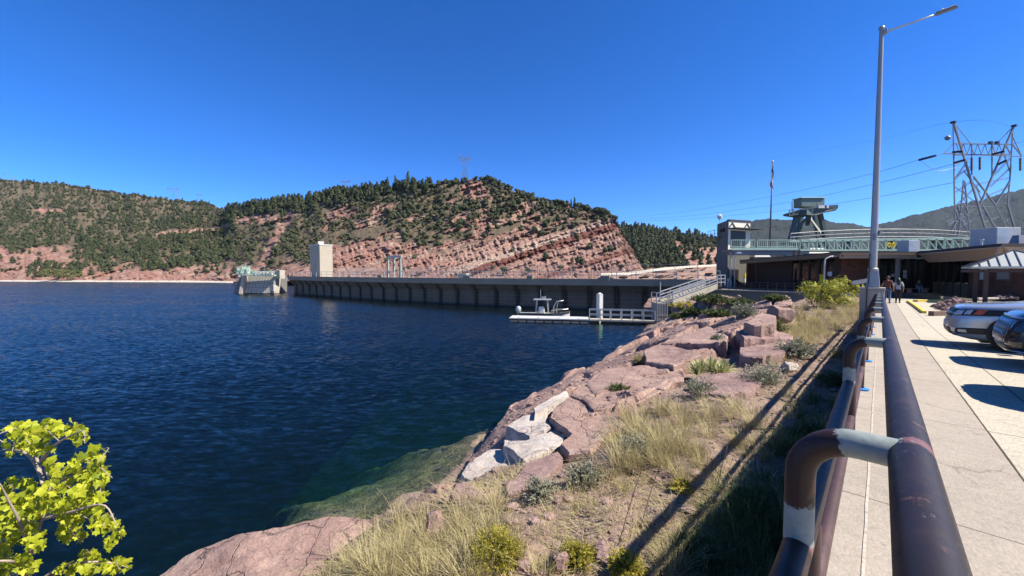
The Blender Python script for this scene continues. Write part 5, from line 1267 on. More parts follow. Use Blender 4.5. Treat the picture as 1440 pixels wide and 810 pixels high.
# lamp standard on its pedestal
UL = 25.3; VL = -.27
gl_ = float(zs(UL)); LB = W(UL, VL, 0); zt_p = P(1232, 407, LB.y).z
lm = thing('street_lamp', 'tall silver street lamp on a concrete pedestal at the end of the railing', 'street lamp', (LB.x, LB.y, gl_))
def lc(mb, name, mat, **k):
    M4 = Matrix.Translation((LB.x, LB.y, 0)) @ Matrix.Rotation(RZ, 4, 'Z'); mb.xf(M4); return child(mb, name, mat, lm, **k)
mb = MB(); mb.box((0, 0, (gl_-1.2+zt_p)/2), (.86, .8, zt_p-gl_+1.2)); lc(mb, 'pedestal', m_conc, bevel=.03)
mb = MB(); mb.box((0, 0, zt_p+.05), (.92, .86, .09)); lc(mb, 'pedestal_cap', m_conc_pale, bevel=.02)
mb = MB(); mb.box((.02, 0, zt_p+.095+.40), (.5, .5, .80), 0, .72); lc(mb, 'base_box', m_lamp, bevel=.03)
zl = P(1237, 40, LB.y).z; mb = MB(); nn = 12
mb.tube([(0.0, 0, zt_p+.88+(zl-zt_p-.88)*k/nn) for k in range(nn+1)], [.148-.068*k/nn for k in range(nn+1)], 20); lc(mb, 'pole', m_lamp, smooth=True, sharp=60)
mb = MB(); mb.lathe([(.18, 0), (.2, .03), (.2, .12), (.155, .16)], (0, 0, zt_p+.87), 20); lc(mb, 'base_collar', m_lamp, smooth=True, sharp=40)
mb = MB(); mb.lathe([(.11, 0), (.12, .03), (.09, .10), (.01, .13)], (0, 0, zl-.02), 16); lc(mb, 'finial_cap', m_lamp, smooth=True)
mb = MB(); mb.tube([(.09, 0, zl-.20), (.3, 0, zl-.20), (1.1, 0, zl-.17), (1.75, 0, zl-.13)], [.045, .04, .035, .032], 10); lc(mb, 'arm', m_steel, smooth=True)
mb = MB(); mb.box((.12, 0, zl-.2), (.16, .2, .2)); lc(mb, 'arm_bracket', m_lamp, bevel=.02)
mb = MB(); mb.box((2.02, 0, zl-.10), (.66, .24, .085), 0, .8, 0, -.07); mb.box((1.80, 0, zl-.11), (.2, .14, .12)); hd = lc(mb, 'lamp_head', m_steel_dark, bevel=.02)
mb = MB(); mb.box((2.06, 0, zl-.045), (.5, .2, .03), 0, .8, 0, -.07); mb.lathe([(.045, 0), (.05, .06), (.03, .09)], (1.9, 0, zl-.06), 10); lc(mb, 'head_cover', m_white_paint)
mb = MB(); mb.tube([(-.18, -.42, gl_-.6), (-.18, -.47, zt_p), (-.13, -.26, zt_p+.5), (-.13, -.2, zt_p+1.7)], .022, 8); lc(mb, 'cable_conduit', m_black)
mb = MB(); mb.lathe([(.05, 0), (.05, .2)], (.18, .0, zt_p+2.6), 10); mb.box((.0, -.2, zt_p+2.5), (.12, .06, .3)); lc(mb, 'junction_box', m_steel_dark)
# tilted information panels beyond the pedestal
for px, py, lab in ((1209, 396.5, 'tilted grey information panel on a post left of the lamp pedestal'),):
    q = P(px, py, 21.5); ip = thing('information_panel', lab, 'sign', tuple(q)); mb = MB(); mb.box((q.x, q.y, q.z), (.62, .5, .04), RZ, 1, .45, -.25); child(mb, 'panel', m_steel_dark, ip, bevel=.01)
    mb = MB(); mb.box((q.x+.12, q.y+.05, q.z-.7), (.09, .09, 1.3), RZ); child(mb, 'post', m_black, ip)
# kiosk shelter
ks = thing('shelter', 'small open shelter with a white standing seam hip roof on dark posts', 'shelter', (32.6, 25.4, 3.4))
KC = Vector((P(1425, 380, 25.5).x, 25.5, 0)); ze = P(1362, 374.6, 25).z; za = P(1424, 351.5, 25.5).z; hw = 2.06
corn = []
for sx, sy in ((-1, -1), (1, -1), (1, 1), (-1, 1)): corn.append(KC+Vector((sx*hw*WY+sy*hw*WX*1.0, -sx*hw*WX+sy*hw*WY, 0)))
ap = KC+Vector((0, 0, za))
mb = MB(); cz = [c+Vector((0, 0, ze)) for c in corn]
mb.add(cz+[ap]+[c-Vector((0, 0, .12)) for c in cz], [(0, 1, 4), (1, 2, 4), (2, 3, 4), (3, 0, 4), (5, 8, 7, 6), (0, 5, 6, 1), (1, 6, 7, 2), (2, 7, 8, 3), (3, 8, 5, 0)]); kr_ = child(mb, 'roof', m_metalroof, ks)
mb = MB()
for i in range(4):
    a, b = cz[i], cz[(i+1) % 4]
    for k in range(1, 10):
        f = k/10; base = a.lerp(b, f); mid = a.lerp(b, .5); r = 1-abs(f-.5)*2; topp = base.lerp(mid, 0)+(ap-mid)*r
        nrm = (b-a).cross(ap-a).normalized(); nrm = nrm if nrm.z > 0 else -nrm
        mb.bar(base+nrm*.02, topp+nrm*.02, .035, .07)
    mb.bar(a+Vector((0, 0, .02)), ap+Vector((0, 0, .02)), .09, .05)
q = mb.build('roof_seams', m_hvac_dark, kr_)
mb = MB()
for i in range(4): mb.bar(cz[i]*.985+KC*.015+Vector((0, 0, -.2)), cz[(i+1) % 4]*.985+KC*.015+Vector((0, 0, -.2)), .1, .18)
child(mb, 'eave_beam', m_dkbrown, ks)
for px, d in ((1372, 26.2), (1386.5, 25.0), (1452, 24.4), (1474, 25.8)):
    x = X(px, d); g = 3.52; mb = MB(); mb.box((x, d, (g-.2+ze-.2)/2), (.2, .2, ze-g), RZ); child(mb, 'post', m_dkbrown, ks)
# planter of rocks, timbers, yellow kerb
def kerb(name, pts, w_, h_, mat, lab):
    mb = MB()
    for a, b in zip(pts[:-1], pts[1:]): mb.bar((a[0], a[1], a[2]+h_/2-.02), (b[0], b[1], b[2]+h_/2-.02), w_, h_)
    return tag(mb.build(name, mat, bevel=.015), lab, 'kerb')
def Zg(px, py):
    """ground point on the paved level below a photo pixel"""
    lo = 3.0
    for z in np.linspace(3.2, 4.2, 200):
        g = G(px, py, z); u, v = UV(g.x, g.y)
        if abs(float(zs(u))-z) < .004: lo = z
    return G(px, py, lo)
kerb('yellow_kerb', [Zg(1277, 424.2), Zg(1287, 431), Zg(1300, 440.5)], .15, .13, m_yellow, 'yellow painted kerb edging the walkway corner near the entrance')
kerb('yellow_kerb', [Zg(1287, 424.3), Zg(1331, 424.0)], .3, .16, m_yellow, 'yellow painted kerb crossing in front of the rock bed')
kerb('parking_timber', [Zg(1309, 444), Zg(1347, 443)], .2, .22, m_timber, 'dark weathered timber beam laid before the rock bed')
kerb('white_kerb', [Zg(1372, 421), Zg(1440, 419)], .35, .14, m_conc_pale, 'pale concrete kerb behind the cars under the shelter')
def make_rock(seed, sub=4, cuts=14, rough=.10, flat=1.0, keep=.78, jag=.0, blocky=False):
    rng = np.random.default_rng(seed); V, F = ico(sub); V = V.copy()
    V *= np.array([1, 1, flat])
    for k in range(cuts):
        n = rng.normal(size=3); n[2] *= .8
        if blocky: ax = np.zeros(3); ax[k % 3] = 1-2*((k//3) % 2); n = ax+rng.normal(size=3)*(.16+.03*k)
        n = n*1.0; n /= np.linalg.norm(n); off = rng.uniform(keep-.26, keep)*math.sqrt((n[0]**2+n[1]**2)+(flat*n[2])**2)
        s = V @ n-off; m = s > 0; V[m] -= np.outer(s[m]*.94, n)
    nrm = V/np.linalg.norm(V, axis=1)[:, None]
    V += nrm*(rough*fbm(V[:, 0]*1.7+seed, V[:, 1]*1.7, V[:, 2]*1.7, seed=seed, oct=5))[:, None]
    if jag: V += nrm*(jag*(np.abs(fbm(V[:, 0]*3+seed, V[:, 1]*3, V[:, 2]*4, seed=seed+3, oct=4)))[:, None])
    return V, F
pr_m = [None]*4
for k in range(4):
    v, f = make_rock(40+k, 2, 8, .08, .8); pr_m[k] = np_mesh('planter_rock', v, f, m_mauve, smooth=False)
for cx0, cx1, cy0, cy1, n, lab, gname in ((1316, 1371, 437.5, 427.5, 150, 'fist sized reddish purple rock heaped in the bed before the shelter', 'rocks heaped in the bed'), (1396, 1442, 421, 417, 26, 'reddish rock in the far bed behind the parked cars', 'rocks in the far bed')):
    for k in range(n):
        a = random.uniform(0, 6.28); r = math.sqrt(random.random()); px = (cx0+cx1)/2+(cx1-cx0)/2*r*math.cos(a); py = (cy0+cy1)/2+(cy0-cy1)/2*r*math.sin(a)
        g = Zg(px, py); s_ = random.uniform(.10, .2); o = bpy.data.objects.new('planter_rock', random.choice(pr_m)); COL.objects.link(o)
        o.location = (g.x, g.y, g.z+.05+(.42 if n > 100 else .12)*(1-r)+random.uniform(0, .05)); o.scale = (s_, s_*random.uniform(.7, 1.1), s_*.8); o.rotation_euler = tuple(random.uniform(0, 6) for _ in range(3)); tag(o, lab, 'rock', gname)
mb = MB(); c = Zg(1343, 433)
V, F = ico(3); hp = V*np.array([.95, 1.0, .36])+np.array([c.x, c.y, c.z-.02]); hp = hp+.05*np.stack([fbm(hp[:, 0]*3, hp[:, 1]*3, seed=s) for s in (1, 2, 3)], -1)
tag(np_obj('planter_mound', hp, F, m_soil, {'wet': np.zeros(len(V))}), 'earth mound under the reddish rocks of the bed before the shelter', 'mound')
# bench by the entrance
bn = P(1290, 411, 38.5); be = thing('bench', 'low timber bench standing in the shade by the entrance windows', 'bench', (bn.x, bn.y, 3.5))
mb = MB()
for k in range(3): mb.box((bn.x, bn.y-.18+k*.19, 3.95), (2.0, .16, .05))
child(mb, 'seat', m_timber, be)
for s in (-.8, .8):
    mb = MB(); mb.box((bn.x+s, bn.y, 3.71), (.1, .45, .43)); child(mb, 'leg', m_timber, be)
# ------------------------------------------------------------------ people
def skin_mesh(name, chain, mat, levels=2, root=0, groups=None):
    """chain: joints {name: (pos, radius)} and edges"""
    joints, edges = chain; keys = list(joints); bm = bmesh.new(); sl_ = bm.verts.layers.skin.verify(); vs = {}
    for k in keys:
        v = bm.verts.new(joints[k][0]); r = joints[k][1]; v[sl_].radius = (r, r) if not isinstance(r, tuple) else r; v[sl_].use_root = (k == keys[root]); vs[k] = v
    for a, b in edges: bm.edges.new((vs[a], vs[b]))
    me = bpy.data.meshes.new(name); bm.to_mesh(me); bm.free(); o = bpy.data.objects.new(name, me); COL.objects.link(o)
    s = o.modifiers.new('skin', 'SKIN'); s.use_smooth_shade = True; ss = o.modifiers.new('sub', 'SUBSURF'); ss.levels = levels; ss.render_levels = levels
    dg = bpy.context.evaluated_depsgraph_get(); m2 = bpy.data.meshes.new_from_object(o.evaluated_get(dg)); m2.materials.clear(); m2.materials.append(mat); m2.name = name
    m2.polygons.foreach_set('use_smooth', [True]*len(m2.polygons))
    bpy.data.objects.remove(o); o = bpy.data.objects.new(name, m2); COL.objects.link(o); return o
m_skin = simple('skin', (.36, .20, .14), .6, 0, .1, 6); m_hair_d = simple('dark_hair', (.018, .014, .012), .6, 0, .3, 30); m_hair_b = simple('brown_hair', (.07, .045, .03), .7, 0, .3, 30)
m_shirt = simple('maroon_shirt', (.15, .048, .034), .85, 0, .15, 8); m_jean = simple('blue_denim', (.10, .15, .24), .9, 0, .2, 10); m_top = simple('pale_teal_top', (.42, .50, .52), .85, 0, .18, 9); m_leg = simple('black_leggings', (.02, .02, .024), .8, 0, .2, 8)
m_shoe = simple('dark_shoe', (.03, .028, .026), .7); m_shoe_w = simple('grey_shoe', (.3, .3, .3), .7)
def body(pose, h):
    k = h/1.75; J = {}
    base = dict(pelvis=((0, 0, .95), .125), waist=((0, 0, 1.08), .118), chest=((0, .01, 1.28), .145), neckb=((0, .0, 1.46), .06), neck=((0, .015, 1.53), .05), head=((0, .03, 1.62), .085), crown=((0, .02, 1.70), .075),
                sl=((-.17, 0, 1.42), .06), el_=((-.24, -.03, 1.15), .042), wl=((-.25, .05, .92), .030), hl=((-.25, .07, .84), .034), fl=((-.25, .08, .76), .016), tl=((-.222, .10, .83), .012),
                sr=((.17, 0, 1.42), .06), er=((.24, -.03, 1.15), .042), wr=((.25, .05, .92), .030), hr=((.25, .07, .84), .034), fr=((.25, .08, .76), .016), tr=((.222, .10, .83), .012),
                hpl=((-.09, 0, .88), .092), kl=((-.10, .03, .50), .058), al=((-.10, -.02, .09), .036), ftl=((-.11, .13, .035), .034), hpr=((.09, 0, .88), .092), kr=((.10, .03, .50), .058), ar=((.10, -.02, .09), .036), ftr=((.11, .13, .035), .034))
    base.update({a: (b, base[a][1]) for a, b in pose.items()})
    J = {a: (tuple(c*k for c in p), r*k) for a, (p, r) in base.items()}
    E = [('pelvis', 'waist'), ('waist', 'chest'), ('chest', 'neckb'), ('neckb', 'neck'), ('neck', 'head'), ('head', 'crown'), ('chest', 'sl'), ('sl', 'el_'), ('el_', 'wl'), ('wl', 'hl'), ('hl', 'fl'), ('hl', 'tl'), ('chest', 'sr'), ('sr', 'er'), ('er', 'wr'), ('wr', 'hr'), ('hr', 'fr'), ('hr', 'tr'),
         ('pelvis', 'hpl'), ('hpl', 'kl'), ('kl', 'al'), ('al', 'ftl'), ('pelvis', 'hpr'), ('hpr', 'kr'), ('kr', 'ar'), ('ar', 'ftr')]
    return J, E
def sub(chain, names, grow, cut=None):
    J, E = chain; J2 = {a: (J[a][0], J[a][1]+grow) for a in names}; return J2, [(a, b) for a, b in E if a in J2 and b in J2]
def person(label, loc, rz, h, pose, top, bottom, hair, shoe, sleeves, longhair, seated=False, group=None):
    t = thing('person', label, 'person', loc, rz, group); ch = body(pose, h); k = h/1.75
    b = skin_mesh('body', ch, m_skin); b.parent = t
    J, E = ch; names = ['chest', 'waist', 'neckb', 'sl', 'sr']
    J2, E2 = sub(ch, ['waist', 'chest', 'sl', 'sr']+(['el_', 'er'] if sleeves else []), .014*k)
    J2['hem'] = ((J['pelvis'][0][0], J['pelvis'][0][1], J['pelvis'][0][2]-.0), J['pelvis'][1]+.022*k); E2.append(('waist', 'hem'))
    if not sleeves:
        for s, e in (('sl', 'el_'), ('sr', 'er')):
            p = Vector(J[s][0]).lerp(Vector(J[e][0]), .55); J2[s+'e'] = (tuple(p), .062*k); E2.append((s, s+'e'))
    J2['collar'] = (tuple(Vector(J['chest'][0]).lerp(Vector(J['neckb'][0]), .8)), .068*k); E2.append(('chest', 'collar'))
    order = ['waist']+[q for q in J2 if q != 'waist']; o = skin_mesh('shirt', ({q: J2[q] for q in order}, E2), top); o.parent = t
    o = skin_mesh('trousers', sub(ch, ['pelvis', 'hpl', 'kl', 'al', 'hpr', 'kr', 'ar'], .014*k), bottom); o.parent = t
    for a, f in (('al', 'ftl'), ('ar', 'ftr')):
        mb = MB(); p, q = Vector(J[a][0]), Vector(J[f][0]); d = (q-p); d.z = 0; d.normalize(); heel = Vector((p.x, p.y, .0))-d*.06*k; mb.bar(heel+Vector((0, 0, p.z-.05*k)), heel+d*.27*k+Vector((0, 0, q.z)), .09*k, .075*k); o = mb.build('shoe', shoe, t, bevel=.02)
    hd = Vector(J['head'][0]); V, F = ico(3); hv = V*np.array([.094, .108, .115])*k; m = hv[:, 1] < .055*k+.35*np.maximum(hv[:, 2], -.02*k)
    keepf = [f for f in F if m[f].all()]; mb = MB(); mb.add([tuple(hd+Vector((0, -.012*k, .045*k))+Vector(q)) for q in hv], [tuple(f) for f in keepf])
    if longhair:
        mb.tube([tuple(hd+Vector(q)*k) for q in ((0, -.05, .10), (0, -.095, .0), (0, -.115, -.14), (0, -.12, -.30), (0, -.115, -.40))], [.06*k, .10*k, .105*k, .095*k, .035*k], 14)
    o = mb.build('hair', hair, t, smooth=True)
    # face
    mb = MB(); f = hd+Vector((0, .098*k, .0)); mb.add([tuple(f+Vector(q)*k) for q in ((-.016, -.012, -.03), (.016, -.012, -.03), (0, .022, -.028), (0, -.006, .022))], [(0, 1, 2), (1, 3, 2), (3, 0, 2), (0, 3, 1)])
    for s in (-1, 1): mb.box(tuple(hd+Vector((s*.086, .01, .0))*k), (.02*k, .04*k, .06*k))
    o = mb.build('nose_and_ears', m_skin, t, smooth=True)
    for s in (-1, 1):
        mb = MB(); mb.lathe([(.001, -.008*k), (.011*k, 0), (.001, .008*k)], tuple(hd+Vector((s*.034, .088, .025))*k), 8); mb.build('eye', m_hair_d, t)
    mb = MB(); mb.box(tuple(hd+Vector((0, .088, -.05))*k), (.045*k, .012*k, .012*k)); mb.build('mouth', simple('lips', (.30, .12, .1), .5), t)
    return t
mz = 25.4
g1 = Zg(1247.5, 426.3); g2 = Zg(1262.5, 426.0)
man = person('person in a maroon shirt and blue jeans walking away along the walkway', tuple(g1), -TH+.05, 1.76,
       {'kl': (-.10, .10, .50), 'al': (-.10, .10, .09), 'ftl': (-.11, .25, .035), 'kr': (.10, .0, .49), 'ar': (.10, -.20, .12), 'ftr': (.11, -.06, .04), 'el_': (-.26, -.05, 1.15), 'wl': (-.28, .05, .94), 'er': (.25, -.08, 1.15), 'wr': (.27, -.08, .91), 'hr': (.27, -.07, .83), 'fr': (.27, -.06, .75), 'tr': (.24, -.04, .82)}, m_shirt, m_jean, m_hair_b, m_shoe, False, False)
wom = person('person with long dark hair in a pale top and black leggings walking away', tuple(g2), -TH, 1.66,
       {'kl': (-.09, .02, .50), 'al': (-.09, -.12, .10), 'ftl': (-.10, .03, .035), 'kr': (.09, .08, .50), 'ar': (.09, .12, .09), 'ftr': (.10, .27, .035)}, m_top, m_leg, m_hair_d, m_shoe, True, True)
sit = person('person in dark clothes sitting on the timber bench in the shade by the entrance', (bn.x+.1, bn.y, 3.5), PI*.85, 1.68,
       {'pelvis': (0, 0, .54), 'waist': (0, -.01, .68), 'chest': (0, .02, .88), 'neckb': (0, .03, 1.06), 'neck': (0, .045, 1.13), 'head': (0, .07, 1.22), 'crown': (0, .06, 1.30), 'sl': (-.17, .02, 1.02), 'el_': (-.23, .05, .76), 'wl': (-.14, .26, .66), 'hl': (-.11, .32, .65), 'fl': (-.08, .38, .63), 'tl': (-.08, .33, .68), 'sr': (.17, .02, 1.02), 'er': (.23, .05, .76), 'wr': (.14, .26, .66), 'hr': (.11, .32, .65), 'fr': (.08, .38, .63), 'tr': (.08, .33, .68),
        'hpl': (-.10, .04, .53), 'kl': (-.11, .45, .52), 'al': (-.11, .44, .09), 'ftl': (-.11, .58, .035), 'hpr': (.10, .04, .53), 'kr': (.11, .45, .52), 'ar': (.11, .44, .09), 'ftr': (.11, .58, .035)}, m_leg, m_jean, m_hair_d, m_shoe, True, False)
# ------------------------------------------------------------------ parked cars (local x across, y forward, z up)
def paint(name, col, metal=.5, rough=.28):
    M = Mat(name); o = M.obj(); n = M.noise(o, 400, 2)
    return M.pbr(M.ramp(n, [(.3, tuple(x*.9 for x in col)), (.7, tuple(min(1, x*1.1) for x in col))]), rough, metal, None, .5, 1.0)
m_silver = paint('silver_blue_paint', (.46, .50, .56), .5, .30); m_navy = paint('dark_navy_paint', (.012, .016, .028), .3, .25); m_grey_p = paint('charcoal_paint', (.05, .052, .055))
m_chrome = simple('chrome', (.75, .75, .76), .12, 1.0, .05, 2, 0); m_carblack = simple('black_trim', (.012, .012, .013), .45); m_lens = simple('headlight_lens', (.55, .58, .6), .08, .3, .25, 14, 0); m_amber = simple('amber_lens', (.62, .10, .03), .15, 0, .15, 10, 0); m_plate = simple('number_plate', (.62, .64, .68), .5, 0, .2, 20); m_tyre = simple('tyre_rubber', (.018, .018, .018), .85); m_rim = simple('alloy_rim', (.42, .43, .45), .3, .8, .1, 5)
def build_car(name, label, pm, kind, group=None):
    t = thing(name, label, 'car', (0, 0, 0), 0, group)
    suv = kind == 'suv'
    L2 = 2.28; Wd = .895 if suv else .92
    #        z     halfwidth  front  rear
    ST = [(.21, .80, 2.00, 2.05), (.27, .845, 2.20, 2.18), (.36, .868, 2.262, 2.24), (.46, .878, 2.28, 2.26), (.56, .884, 2.276, 2.26), (.64, .893, 2.262, 2.25), (.72, .895, 2.235, 2.25), (.80, .89, 2.20, 2.245), (.87, .882, 2.165, 2.24), (.925, .868, 2.12, 2.235), (.96, .85, 2.06, 2.23), (.985, .835, 1.95, 2.23), (1.01, .825, 1.72, 2.225), (1.04, .82, 1.36, 2.22), (1.07, .818, 1.10, 2.21), (1.10, .80, .98, 2.19), (1.25, .755, .70, 2.12), (1.42, .69, .38, 2.02), (1.56, .625, .06, 1.90), (1.64, .56, -.25, 1.75), (1.675, .42, -.45, 1.55), (1.685, .15, -.7, 1.2)]
    if not suv: ST = [(z if z < 1.1 else 1.1+(z-1.1)*.85, w_*1.02, f, r) for z, w_, f, r in ST]
    Z = [s[0] for s in ST]
    def S_(z, i): return float(np.interp(z, Z, [s[i] for s in ST]))
    ne, nr = (4.6, 5.5)
    def frontY(x, z):
        w_, f = S_(z, 1), S_(z, 2); a = min(abs(x)/w_, 1.0)
        return f*(1-a**ne)**(1/ne)
    def sideX(y, z):
        w_ = S_(z, 1); f = S_(z, 2) if y > 0 else S_(z, 3); a = min(abs(y)/max(f, .01), 1); e = ne if y > 0 else nr; return w_*(1-a**e)**(1/e)
    zl_ = []
    for a, b in zip(Z[:-1], Z[1:]):
        n = max(1, int((b-a)/.02)); zl_ += [a+(b-a)*k/n for k in range(n)]
    zl_.append(Z[-1]); N = 200; V = []
    for z in zl_:
        w_, f, r = S_(z, 1), S_(z, 2), S_(z, 3)
        for k in range(N):
            a = 2*PI*k/N; c, s = math.cos(a), math.sin(a); e = ne if s > 0 else nr; Y = f if s > 0 else r
            V.append((math.copysign(abs(c)**(2/e), c)*w_, math.copysign(abs(s)**(2/e), s)*(Y if s > 0 else Y), z))
    F = grid = [(i*N+k, i*N+(k+1) % N, (i+1)*N+(k+1) % N, (i+1)*N+k) for i in range(len(zl_)-1) for k in range(N)]+[tuple(range(N))[::-1], tuple(range((len(zl_)-1)*N, len(zl_)*N))]
    mb = MB(); mb.add(V, F); mb.build('body', pm, t, smooth=True, sharp=38)
    def patch(nm, poly, mat, off=.008, side=0, n=14, th=.0, par=None):
        """a plate following the nose: polygon in (x, z), filled by a grid"""
        xs_ = [p[0] for p in poly]; zs_ = [p[1] for p in poly]; mb = MB()
        # poly given as four corners: bilinear grid
        V = []
        for i in range(n+1):
            for j in range(n+1):
                f, g = i/n, j/n
                x = (poly[0][0]*(1-f)+poly[1][0]*f)*(1-g)+(poly[3][0]*(1-f)+poly[2][0]*f)*g; z = (poly[0][1]*(1-f)+poly[1][1]*f)*(1-g)+(poly[3][1]*(1-f)+poly[2][1]*f)*g
                e = off+.004 if 0 < i < n and 0 < j < n else .001
                h_ = .004; dx = (frontY(x+h_, z)-frontY(x-h_, z))/(2*h_); dz = (frontY(x, z+h_)-frontY(x, z-h_))/(2*h_); nv = Vector((-dx, 1, -dz)).normalized()
                V.append((x+nv.x*e, frontY(x, z)+nv.y*e, z+nv.z*e))
        mb.add(V, [(i*(n+1)+j, (i+1)*(n+1)+j, (i+1)*(n+1)+j+1, i*(n+1)+j+1) for i in range(n) for j in range(n)]); return mb.build(nm, mat, par or t, smooth=True)
    if suv:
        gr = patch('grille', [(-.42, .70), (.42, .70), (.50, .90), (-.50, .90)], m_carblack, .012)
        patch('grille_bar', [(-.46, .775), (.46, .775), (.47, .80), (-.47, .80)], m_chrome, .03, par=gr); patch('grille_badge', [(-.06, .75), (.06, .75), (.06, .82), (-.06, .82)], m_chrome, .035, par=gr)
        patch('lower_grille', [(-.52, .30), (.52, .30), (.48, .46), (-.48, .46)], m_carblack, .012)
        patch('number_plate', [(-.16, .48), (.16, .48), (.16, .60), (-.16, .60)], m_plate, .018)
        for s in (-1, 1):
            h = patch('headlight', [(s*.46, .725), (s*.85, .77), (s*.845, .915), (s*.50, .875)], m_carblack, .012)
            patch('lamp_lens', [(s*.50, .745), (s*.66, .765), (s*.655, .875), (s*.53, .855)], m_lens, .02, par=h); patch('lamp_lens', [(s*.675, .775), (s*.735, .785), (s*.73, .885), (s*.675, .875)], m_lens, .02, par=h); patch('turn_lens', [(s*.75, .785), (s*.80, .795), (s*.797, .895), (s*.75, .885)], m_amber, .02, par=h)
            fo = patch('fog_lamp_recess', [(s*.56, .33), (s*.83, .36), (s*.82, .50), (s*.62, .46)], m_carblack, .012); patch('fog_lamp', [(s*.64, .37), (s*.73, .375), (s*.73, .45), (s*.65, .44)], m_lens, .02, par=fo)
            patch('bumper_garnish', [(s*.54, .30), (s*.60, .31), (s*.62, .35), (s*.55, .35)], m_chrome, .02)
    else:
        gr = patch('grille', [(-.50, .42), (.50, .42), (.62, .86), (-.62, .86)], m_carblack, .012)
        mbg = MB()
        for k in range(-9, 10):
            for sg in (-1, 1):
                pts = []
                for j in range(9):
                    z = .44+.40*j/8; x = k*.062+sg*.11*(j/8-.5)
                    if abs(x) < .50+.12*j/8-.01: pts.append((x, frontY(x, z)+.018, z))
                if len(pts) > 2: mbg.tube(pts, .006, 5)
        mbg.build('grille_mesh', m_chrome, gr)
        patch('grille_surround', [(-.64, .865), (.64, .865), (.65, .885), (-.65, .885)], m_chrome, .02); patch('lower_lip', [(-.80, .285), (.80, .285), (.80, .31), (-.80, .31)], m_chrome, .02); patch('lower_grille', [(-.6, .31), (.6, .31), (.55, .39), (-.55, .39)], m_carblack, .012)
        patch('number_plate', [(-.16, .40), (.16, .40), (.16, .52), (-.16, .52)], m_plate, .018)
        for s in (-1, 1):
            patch('headlight', [(s*.66, .74), (s*.90, .78), (s*.885, .87), (s*.67, .86)], m_lens, .014)
            patch('chrome_blade', [(s*.70, .66), (s*.92, .685), (s*.92, .70), (s*.70, .675)], m_chrome, .022); patch('chrome_blade', [(s*.68, .60), (s*.92, .62), (s*.92, .635), (s*.68, .615)], m_chrome, .022)
            patch('side_intake', [(s*.66, .36), (s*.86, .38), (s*.86, .52), (s*.70, .50)], m_carblack, .012)
    # glass and doors lines
    def band(nm, y0, y1, z0, z1, mat, off=.006, s=1):
        n = 12; V = []
        for i in range(n+1):
            for j in range(n+1):
                y = y0+(y1-y0)*i/n; z = z0+(z1-z0)*j/n; V.append((s*(sideX(y, z)+off), y, z))
        mb = MB(); mb.add(V, [(i*(n+1)+j, (i+1)*(n+1)+j, (i+1)*(n+1)+j+1, i*(n+1)+j+1) for i in range(n) for j in range(n)]); return mb.build(nm, mat, t, smooth=True)
    kz = .85 if not suv else 1
    for s in (-1, 1):
        band('side_window', -.55, .42, 1.13, 1.1+.42*kz, m_glass, s=s); band('side_window', -1.55, -.62, 1.13, 1.1+.42*kz, m_glass, s=s)
        band('sill_trim', -1.0, 1.0, .22, .30, m_carblack, .012, s)
        for y in (.9, -.1, -1.05):
            band('door_seam', y, y+.012, .35, 1.05, m_carblack, .003, s)
        mb = MB(); mb.box((s*.99, .72, 1.12), (.2, .12, .15)); mb.build('mirror', pm, t, bevel=.03)
    patch('windscreen', [(-.70, 1.115), (.70, 1.115), (.52, 1.1+.50*kz), (-.52, 1.1+.50*kz)], m_glass, .008)
    for y in (1.38, -1.32):
        for s in (-1, 1):
            mb = MB(); mb.lathe([(.34, -.004), (.38, -.0), (.38, .012), (.33, .016)], (0, 0, 0), 28); mb.xf(Matrix.Translation((s*(sideX(y, .6)-.004), y, .40)) @ Matrix.Rotation(s*PI/2, 4, 'Y')); mb.build('wheel_arch', m_carblack, t)
            mb = MB(); mb.lathe([(.2, -.10), (.31, -.11), (.335, -.07), (.335, .07), (.31, .115), (.22, .112)], (0, 0, 0), 28); mb.xf(Matrix.Translation((s*(sideX(y, .6)-.085), y, .335)) @ Matrix.Rotation(s*PI/2, 4, 'Y')); wh = mb.build('wheel', m_tyre, t, smooth=True, sharp=40)
            mb = MB(); mb.lathe([(.215, -.05), (.225, .10), (.2, .118), (.06, .108), (.05, .125), (.001, .125)], (0, 0, 0), 24)
            mb.xf(Matrix.Translation((s*(sideX(y, .6)-.085), y, .335)) @ Matrix.Rotation(s*PI/2, 4, 'Y')); mb.build('rim', m_rim, wh, smooth=True, sharp=40)
    mb = MB(); mb.box((0, 0, .25), (1.3, 3.6, .18)); mb.build('underbody', m_carblack, t)
    return t
def park(t, u, vf, L=2.28):
    """nose at v = vf, pointing at the walkway"""
    q = W(u, vf+L, float(zs(u))-.004); t.location = q; t.rotation_euler = (0, 0, math.atan2(-(-WY), -WX) if False else math.atan2(WX, -WY)-PI/2)
c1 = build_car('parked_car', 'silver blue estate car parked nose to the walkway beyond the dark car', m_silver, 'suv'); park(c1, 14.05, 1.17)
c2 = build_car('parked_car', 'dark navy car with a chrome mesh grille parked before the silver one', m_navy, 'saloon'); park(c2, 11.35, 1.60)
c3 = build_car('parked_car', 'charcoal car parked nearest whose rounded shadow falls across the pavement', m_grey_p, 'suv'); park(c3, 8.15, 1.43)
